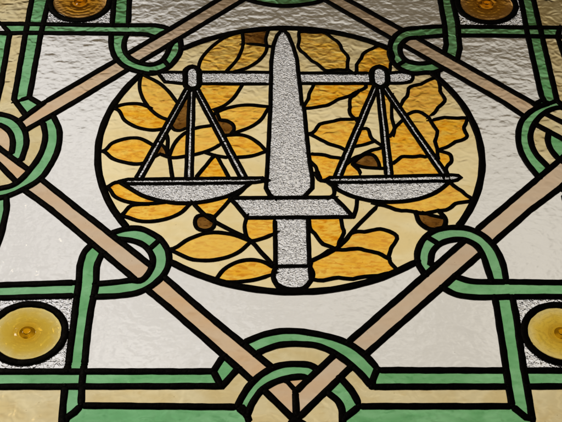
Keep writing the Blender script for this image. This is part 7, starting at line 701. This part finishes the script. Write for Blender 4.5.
f;5.5;0;135.39,-1.25 134.85,-3.04 135.36,-5.91 136.2,-11.77 136.9,-14.54 138.04,-17.07 139.58,-19.39 141.43,-21.64 143.51,-23.57 145.74,-24.92 148.45,-25.7 151.6,-25.94 154.81,-25.66 157.72,-24.85 159.97,-23.51 161.62,-21.35 162.83,-18.47 163.57,-15.33 163.78,-12.36 163.34,-9.88 162.31,-7.44 159.49,-2.58 158.2,-0.15 157.93,0.67
f;4;0;142.58,-3.99 142.7,-2.55 148.09,-5.12 150.83,-6.3 153.42,-7.22 156.06,-8.02 161.35,-9.56 163.48,-8.66
f;4.6;0;26.14,-11.25 27.29,-11.26 27.77,-14.72 27.74,-18.27 27.96,-21.8 28.45,-25.28 30.02,-28.41 32.59,-31.51 34.29,-35.06 36.1,-38.65 38.07,-42.24 40.41,-45.55 43.11,-46.96 45.88,-48.13 48.46,-49.55 51,-51.07 53.42,-52.77
f;4.6;0;59.31,-8.18 59.34,-9.79 59.57,-13.34 60.13,-20.44 60.66,-23.91 61.67,-27.45 61.5,-30.77 59.18,-37.07 57.67,-40.06 56.36,-43.07 55.29,-48.05 54.43,-50.44 53.42,-52.77
f;5;0;99.07,8.09 99.39,9.2 85.02,-8.51 80.28,-14.45 75.62,-20.45 71.26,-26.65 62.99,-39.45 58.53,-45.51 53.5,-50.98 48.69,-55 43.5,-58.61 32.61,-65.31 26.66,-69.08
f;5;0;77.53,18.82 77.32,17.93 76.29,8.38 75.84,5.22 75.21,2.1 74.47,-0.64 72.78,-6.06 70.2,-7.55
f;4.6;0;60.22,-42.2 61.14,-42.87 63.31,-40.27 65.2,-37.36 66.62,-34.13 68.61,-31.34 71.5,-29.69 74.7,-28.73 78.14,-28.7 81.66,-28.96 85.17,-28.1 88.59,-27.08 91.59,-26.32 94.65,-25.34 97.85,-25.06 100.9,-25.93 103.5,-27.1 106.37,-28.42 109.13,-30.22 111.46,-32.02 113.27,-34.67 113.34,-38.33 111.75,-41.99 109.98,-45.58 107.96,-48.8 106.6,-51.55 105.75,-54.72 103.85,-60.71 103.77,-63.37 104.46,-69.6 106.01,-72.79 108.07,-75.74 109.87,-78.71 111.29,-81.3
f;4.6;0;26.6,-68.19 27.27,-67.87 36.79,-61.99 41.19,-58.58 45.3,-54.64 50.62,-53.27 54.57,-52.9 58.6,-53.35 62.56,-52.98 66.59,-51.99 73.95,-51.45 77.3,-52.02 80.5,-53.45 83.63,-54.41 86.69,-55.2 90.01,-56.49 93.64,-57.57 96.88,-59.52 99.71,-62.06 102.74,-64.25 104.45,-64.06
f;4.6;0;26.21,-61.99 26.12,-62.59 26.69,-65.19 27.12,-67.81 27.25,-70.48 27.3,-73.13 27.09,-75.74 26.42,-78.74 26.29,-82.08 26.69,-85.46 26.8,-88.21 27.18,-89.99 29.46,-91.45 33.52,-92.48 38.89,-92.81 49.15,-89.84 53.71,-89.31 58.27,-90.28 62.83,-90.69 67.41,-90.98 71.84,-89.5 78.34,-87.92 85,-87.27 91.77,-86.81 98.13,-84.51 104.67,-83.06 105.46,-84.5
f;4.8;0;39.18,54.97 35.65,53.91 36.96,50.9 38.14,47.71 39.58,44.88 41.67,42.97 48.01,41.9 50.14,40.2 51.86,37.75 53.14,34.94 53.98,32.15 54.5,29.12 54.62,25.81 54.11,22.73 52.72,20.35 50.45,18.98 47.83,17.85 47.81,19.27
f;4.8;0;47.77,41.33 48.05,42.99 56.67,35.77 54.25,33.57
"""
ROUNDELS = [(-234.6, -157.0, 34.5), (256.5, -158.0, 34.5), (-230.5, 340.0, 34.5), (247.5, 340.0, 34.5)]

# ------------------------------------------------------------------ builders
def link(name, bm, mat, parent, loc=(0, 0, 0), smooth=False, fix=True):
    me = bpy.data.meshes.new(name)
    if fix: bmesh.ops.recalc_face_normals(bm, faces=bm.faces)
    bm.normal_update(); bm.to_mesh(me); bm.free()
    me.materials.append(mat)
    if smooth:
        for p in me.polygons: p.use_smooth = True
    o = bpy.data.objects.new(name, me); col.objects.link(o); o.location = loc; o.parent = parent
    return o
root = bpy.data.objects.new('stained_glass_panel', None); col.objects.link(root)
root.location = (0, 0, SILL)
root['label'] = 'leaded stained glass window with scales and sword in an amber leaf circle'
root['category'] = 'stained glass'
def W(p, d=0.0): return Vector((p[0] * UNIT, d * UNIT, p[1] * UNIT))      # d > 0 is outdoors
def inset(pts, d):
    n = len(pts); out = []
    ar = sum(pts[i][0] * pts[(i + 1) % n][1] - pts[(i + 1) % n][0] * pts[i][1] for i in range(n))
    s = 1 if ar > 0 else -1
    for i in range(n):
        a, b, c = pts[i - 1], pts[i], pts[(i + 1) % n]
        u = Vector((b[0] - a[0], b[1] - a[1])).normalized(); v = Vector((c[0] - b[0], c[1] - b[1])).normalized()
        nn = Vector((-(u.y + v.y), u.x + v.x)) * s
        if nn.length < 1e-4: nn = Vector((-u.y, u.x)) * s
        nn.normalize(); out.append((b[0] + nn.x * d, b[1] + nn.y * d))
    return out
TH = 1.1     # half thickness of the glass
def pane(pts, th=TH, hole=None):
    pts = inset(pts, 0.45); bm = bmesh.new()
    f = [bm.verts.new(W(p, -th)) for p in pts]; b = [bm.verts.new(W(p, th)) for p in pts]; n = len(pts)
    def area2(a, b, c): return (b[0] - a[0]) * (c[1] - a[1]) - (b[1] - a[1]) * (c[0] - a[0])
    if hole:
        cx, cy, hr = hole; m = 64
        hp = [(cx + hr * math.cos(-2 * math.pi * i / m), cy + hr * math.sin(-2 * math.pi * i / m)) for i in range(m)]
        hf = [bm.verts.new(W(p, -th)) for p in hp]; hb = [bm.verts.new(W(p, th)) for p in hp]
        if sum(pts[i][0] * pts[(i + 1) % n][1] - pts[(i + 1) % n][0] * pts[i][1] for i in range(n)) < 0: pts = pts[::-1]; f = f[::-1]; b = b[::-1]
        allp = pts + hp; F_ = f + hf; B_ = b + hb
        for tri in tessellate_polygon([[Vector((p[0], p[1], 0)) for p in pts], [Vector((p[0], p[1], 0)) for p in hp]]):
            if area2(*[allp[i] for i in tri]) < 0: tri = tri[::-1]
            bm.faces.new([F_[i] for i in tri]); bm.faces.new([B_[i] for i in reversed(tri)])
        for R_, Q_ in ((f, b), (hf, hb)):
            for i in range(len(R_)): bm.faces.new((R_[i], Q_[i], Q_[(i + 1) % len(R_)], R_[(i + 1) % len(R_)]))
        return bm
    total = sum(pts[i][0] * pts[(i + 1) % n][1] - pts[(i + 1) % n][0] * pts[i][1] for i in range(n))
    if total < 0: pts = pts[::-1]; f = f[::-1]; b = b[::-1]
    for tri in tessellate_polygon([[Vector((p[0], p[1], 0)) for p in pts]]):
        if len(set(tri)) < 3: continue
        if area2(*[pts[i] for i in tri]) < 0: tri = tri[::-1]
        try: bm.faces.new([f[i] for i in tri]); bm.faces.new([b[i] for i in reversed(tri)])
        except ValueError: pass
    for i in range(n): bm.faces.new((f[i], b[i], b[(i + 1) % n], f[(i + 1) % n]))
    return bm
def came(pts, w, closed, hc=1.9, he=1.25, blob=True, seed=0):
    """H-section lead came: a domed strip swept along the line, with a low solder bead on each end"""
    rnd = random.Random(seed); ph = [rnd.uniform(0, 6.28) for _ in range(4)]
    # resample
    P = [Vector(p) for p in pts]; Q = []; n = len(P)
    for i in range(n if closed else n - 1):
        a, b = P[i], P[(i + 1) % n]; k = max(1, int((b - a).length / 6.0))
        for j in range(k): Q.append(a.lerp(b, j / k))
    if not closed:
        Q.append(P[-1])
        d = w * 0.42
        if (Q[1] - Q[0]).length > 2 * d: Q.insert(1, Q[0] + (Q[1] - Q[0]).normalized() * d)
        if (Q[-2] - Q[-1]).length > 2 * d: Q.insert(-1, Q[-1] + (Q[-2] - Q[-1]).normalized() * d)
    n = len(Q); bm = bmesh.new(); rings = []; acc = 0.0
    for i in range(n):
        if closed: a, c = Q[i - 1], Q[(i + 1) % n]
        else: a, c = Q[max(0, i - 1)], Q[min(n - 1, i + 1)]
        u = (Q[i] - a); v = (c - Q[i])
        if u.length < 1e-6: u = v
        if v.length < 1e-6: v = u
        u = u.normalized(); v = v.normalized(); t = u + v
        if t.length < 1e-3: t = u
        t.normalize(); nrm = Vector((-t.y, t.x)); mit = 1 / max(0.6, nrm.dot(Vector((-u.y, u.x))))
        if i: acc += (Q[i] - Q[i - 1]).length
        ww = w * (1 + 0.035 * math.sin(acc * 0.21 + ph[0]) + 0.03 * math.sin(acc * 0.53 + ph[1]))
        off = 0.10 * math.sin(acc * 0.13 + ph[2]) + 0.06 * math.sin(acc * 0.37 + ph[3])
        sec = [(-.5, -he * .55), (-.47, -he), (-.27, -hc * .93), (0, -hc), (.27, -hc * .93), (.47, -he), (.5, -he * .55), (.5, he * .55), (.47, he), (.27, hc * .93), (0, hc), (-.27, hc * .93), (-.47, he), (-.5, he * .55)]
        if not closed and (i == 0 or i == n - 1): ww *= 0.6
        rings.append([bm.verts.new(W((Q[i].x + nrm.x * (s * ww * mit + off), Q[i].y + nrm.y * (s * ww * mit + off)), d)) for s, d in sec])
    m = len(rings[0])
    for i in range(n if closed else n - 1):
        a, b = rings[i], rings[(i + 1) % n]
        for j in range(m): bm.faces.new((a[j], a[(j + 1) % m], b[(j + 1) % m], b[j]))
    if not closed:
        bm.faces.new(rings[0]); bm.faces.new(rings[-1][::-1])
        if blob:
            for e in (0, -1):
                c = Q[e]; r = w * rnd.uniform(0.44, 0.5)
                sc = bmesh.ops.create_icosphere(bm, subdivisions=2, radius=1.0)
                ax, ay = rnd.uniform(.95, 1.1), rnd.uniform(.95, 1.1)
                for vtx in sc['verts']:
                    k = vtx.co.copy(); vtx.co = W((c.x + k.x * r * ax, c.y + k.z * r * ay), k.y * (hc + 0.5))
    return bm
# ------------------------------------------------------------------ the glass
rng = random.Random(4)
items = []
for row in GLASS.strip().split('\n'):
    nm, kind, st, pts = row.split(';'); items.append((nm, kind, int(st), [tuple(map(float, q.split(','))) for q in pts.split()]))
NAMES = {'clear_glass': 'clear_pane', 'corner_silver': 'granular_pane', 'green_band': 'green_band_pane', 'tan_band': 'tan_band_pane', 'cream_panel': 'straw_pane', 'cream_glass': 'pale_yellow_pane', 'amber_leaf': 'amber_leaf', 'brown_leaf': 'brown_bud'}
heads = {}
for nm, kind, st, pts in items:                       # blades and pans first, their pieces hang from them
    key = nm.split('|')
    if key[0] in ('sword', 'scale_pan'):
        o = link(key[0], pane(pts), MAT['silver_glass'], root, fix=False); heads[nm] = o
if 'sword' in heads: heads['sword']['label'] = 'long pointed silver glass blade of the sword'
for nm, kind, st, pts in items:
    key = nm.split('|')
    if key[0] in ('sword', 'scale_pan'): continue
    mat = MAT['amber_streaky'] if st else MAT[kind]
    if kind == 'silver_glass':
        par = root
        if key[0] in ('crossguard', 'grip', 'pommel'): par = heads.get('sword', root)
        if key[0] in ('pan_rim', 'suspension_rod'): par = heads.get('scale_pan|' + key[1], root)
        link(key[0], pane(pts), mat, par, fix=False)
    else:
        hole = None
        if kind == 'corner_silver':
            xs = [p[0] for p in pts]; ys = [p[1] for p in pts]
            for cx, cy, r in ROUNDELS:
                if min(xs) < cx < max(xs) and min(ys) < cy < max(ys): hole = (cx, cy, r + 0.4)
        o = link(NAMES[kind], pane(pts, TH, hole), mat, root, fix=False)
        if st: o['label'] = 'amber leaf streaked with brown at the top of the circle'
# ------------------------------------------------------------------ the lead
LN = {'k': 'cap_lead', 'o': 'border_lead', 'b': 'band_lead', 'c': 'circle_lead', 'f': 'leaf_lead', 's': 'emblem_lead', 'r': 'rod_lead'}
for i, row in enumerate(LEAD.strip().split('\n')):
    k, w, c, pts = row.split(';'); w = float(w); pts = [tuple(map(float, q.split(','))) for q in pts.split()]
    hc, he = {'b': (1.95, 1.4), 'k': (1.8, 1.3), 'o': (1.95, 1.4), 'c': (2.1, 1.5), 'f': (1.7, 1.3), 's': (1.7, 1.3), 'r': (1.45, 1.2)}[k]
    if w < 4.2 and k == 's': hc, he = 1.4, 1.2
    dz = rng.uniform(-0.04, 0.04)
    link(LN[k], came(pts, w - 0.35, int(c), hc + dz, he + dz, k != 'r' and w > 4.2, i), M_LEAD, root, smooth=True)
# ------------------------------------------------------------------ spun roundels in the four corners
for cx, cy, r in ROUNDELS:
    prof = [(0.0, 4.6), (1.6, 4.5), (3.2, 3.9), (4.6, 2.6), (5.6, 1.7), (7.2, 1.35), (8.6, 1.75), (10.0, 1.5), (13.0, 1.25), (17.0, 1.5), (21.0, 1.2), (25.0, 1.35), (29.0, 1.15), (r - 0.6, 1.1)]
    back = [(q, (h if q > 6 else 1.35 + 0.0 * h)) for q, h in prof]
    bm = bmesh.new(); n = 72
    def ringv(q, d):
        return [bm.verts.new(W((q * math.cos(2 * math.pi * i / n), q * math.sin(2 * math.pi * i / n)), d)) for i in range(n)]
    F = [ringv(q, -h) for q, h in prof if q > 7]; B = [ringv(q, h * 0.9) for q, h in back if q > 7]
    F0 = bm.verts.new(W((0, 0), -1.35)); B0 = bm.verts.new(W((0, 0), 1.3))
    for R_ in (F, B):
        for a, b in zip(R_[:-1], R_[1:]):
            for i in range(n): bm.faces.new((a[i], a[(i + 1) % n], b[(i + 1) % n], b[i]))
    for i in range(n):
        bm.faces.new((F0, F[0][i], F[0][(i + 1) % n])); bm.faces.new((B0, B[0][(i + 1) % n], B[0][i]))
        bm.faces.new((F[-1][i], F[-1][(i + 1) % n], B[-1][(i + 1) % n], B[-1][i]))
    disc = link('roundel', bm, M_ROUND if cy < 0 else M_ROUND_DIM, root, W((cx, cy)), smooth=True)
    bm = bmesh.new()                                    # the punty knob
    kp = [(0.0, 2.3), (1.3, 2.25), (2.4, 2.35), (3.5, 2.55), (4.5, 2.35), (5.6, 1.95), (6.6, 1.6), (7.3, 1.42)]
    n2 = 40; R_ = []
    top = bm.verts.new(W((0, 0), -kp[0][1])); bot = bm.verts.new(W((0, 0), -1.45))
    for q, h in kp[1:]: R_.append([bm.verts.new(W((q * math.cos(2 * math.pi * i / n2) * (1 + .06 * math.sin(2 * math.pi * i / n2 + 1)), q * math.sin(2 * math.pi * i / n2)), -h)) for i in range(n2)])
    for a, b in zip(R_[:-1], R_[1:]):
        for i in range(n2): bm.faces.new((a[i], a[(i + 1) % n2], b[(i + 1) % n2], b[i]))
    for i in range(n2):
        bm.faces.new((top, R_[0][i], R_[0][(i + 1) % n2])); bm.faces.new((bot, R_[-1][(i + 1) % n2], R_[-1][i]))
    link('knob', bm, M_KNOB, disc, smooth=True)
    ring = [(r * math.cos(2 * math.pi * i / 60), r * math.sin(2 * math.pi * i / 60)) for i in range(60)]
    link('lead_ring', came(ring, 7.2, True, 2.3, 1.6, False, int(cx + 900)), M_LEAD, disc, smooth=True)
# ------------------------------------------------------------------ the wooden frame just outside the picture
X0, X1, Y0, Y1 = -350.0, 368.0, -285.0, 378.0
def rail(a, b, c, d):
    bm = bmesh.new(); vs = [[bm.verts.new(W(p, y)) for p in (a, b, c, d)] for y in (-14, 22)]
    bm.faces.new(vs[0]); bm.faces.new(vs[1][::-1])
    for i in range(4): bm.faces.new((vs[0][i], vs[1][i], vs[1][(i + 1) % 4], vs[0][(i + 1) % 4]))
    bmesh.ops.bevel(bm, geom=bm.edges[:], offset=2.0 * UNIT, segments=2, affect='EDGES')
    return bm
FW = 34
E4 = [((X0 - FW, Y0 - FW), (X1 + FW, Y0 - FW), (X1, Y0), (X0, Y0)), ((X0 - FW, Y1 + FW), (X0, Y1), (X1, Y1), (X1 + FW, Y1 + FW)),
      ((X0 - FW, Y0 - FW), (X0, Y0), (X0, Y1), (X0 - FW, Y1 + FW)), ((X1 + FW, Y0 - FW), (X1 + FW, Y1 + FW), (X1, Y1), (X1, Y0))]
for e in E4: link('frame_rail', rail(*e), M_WOOD, root)
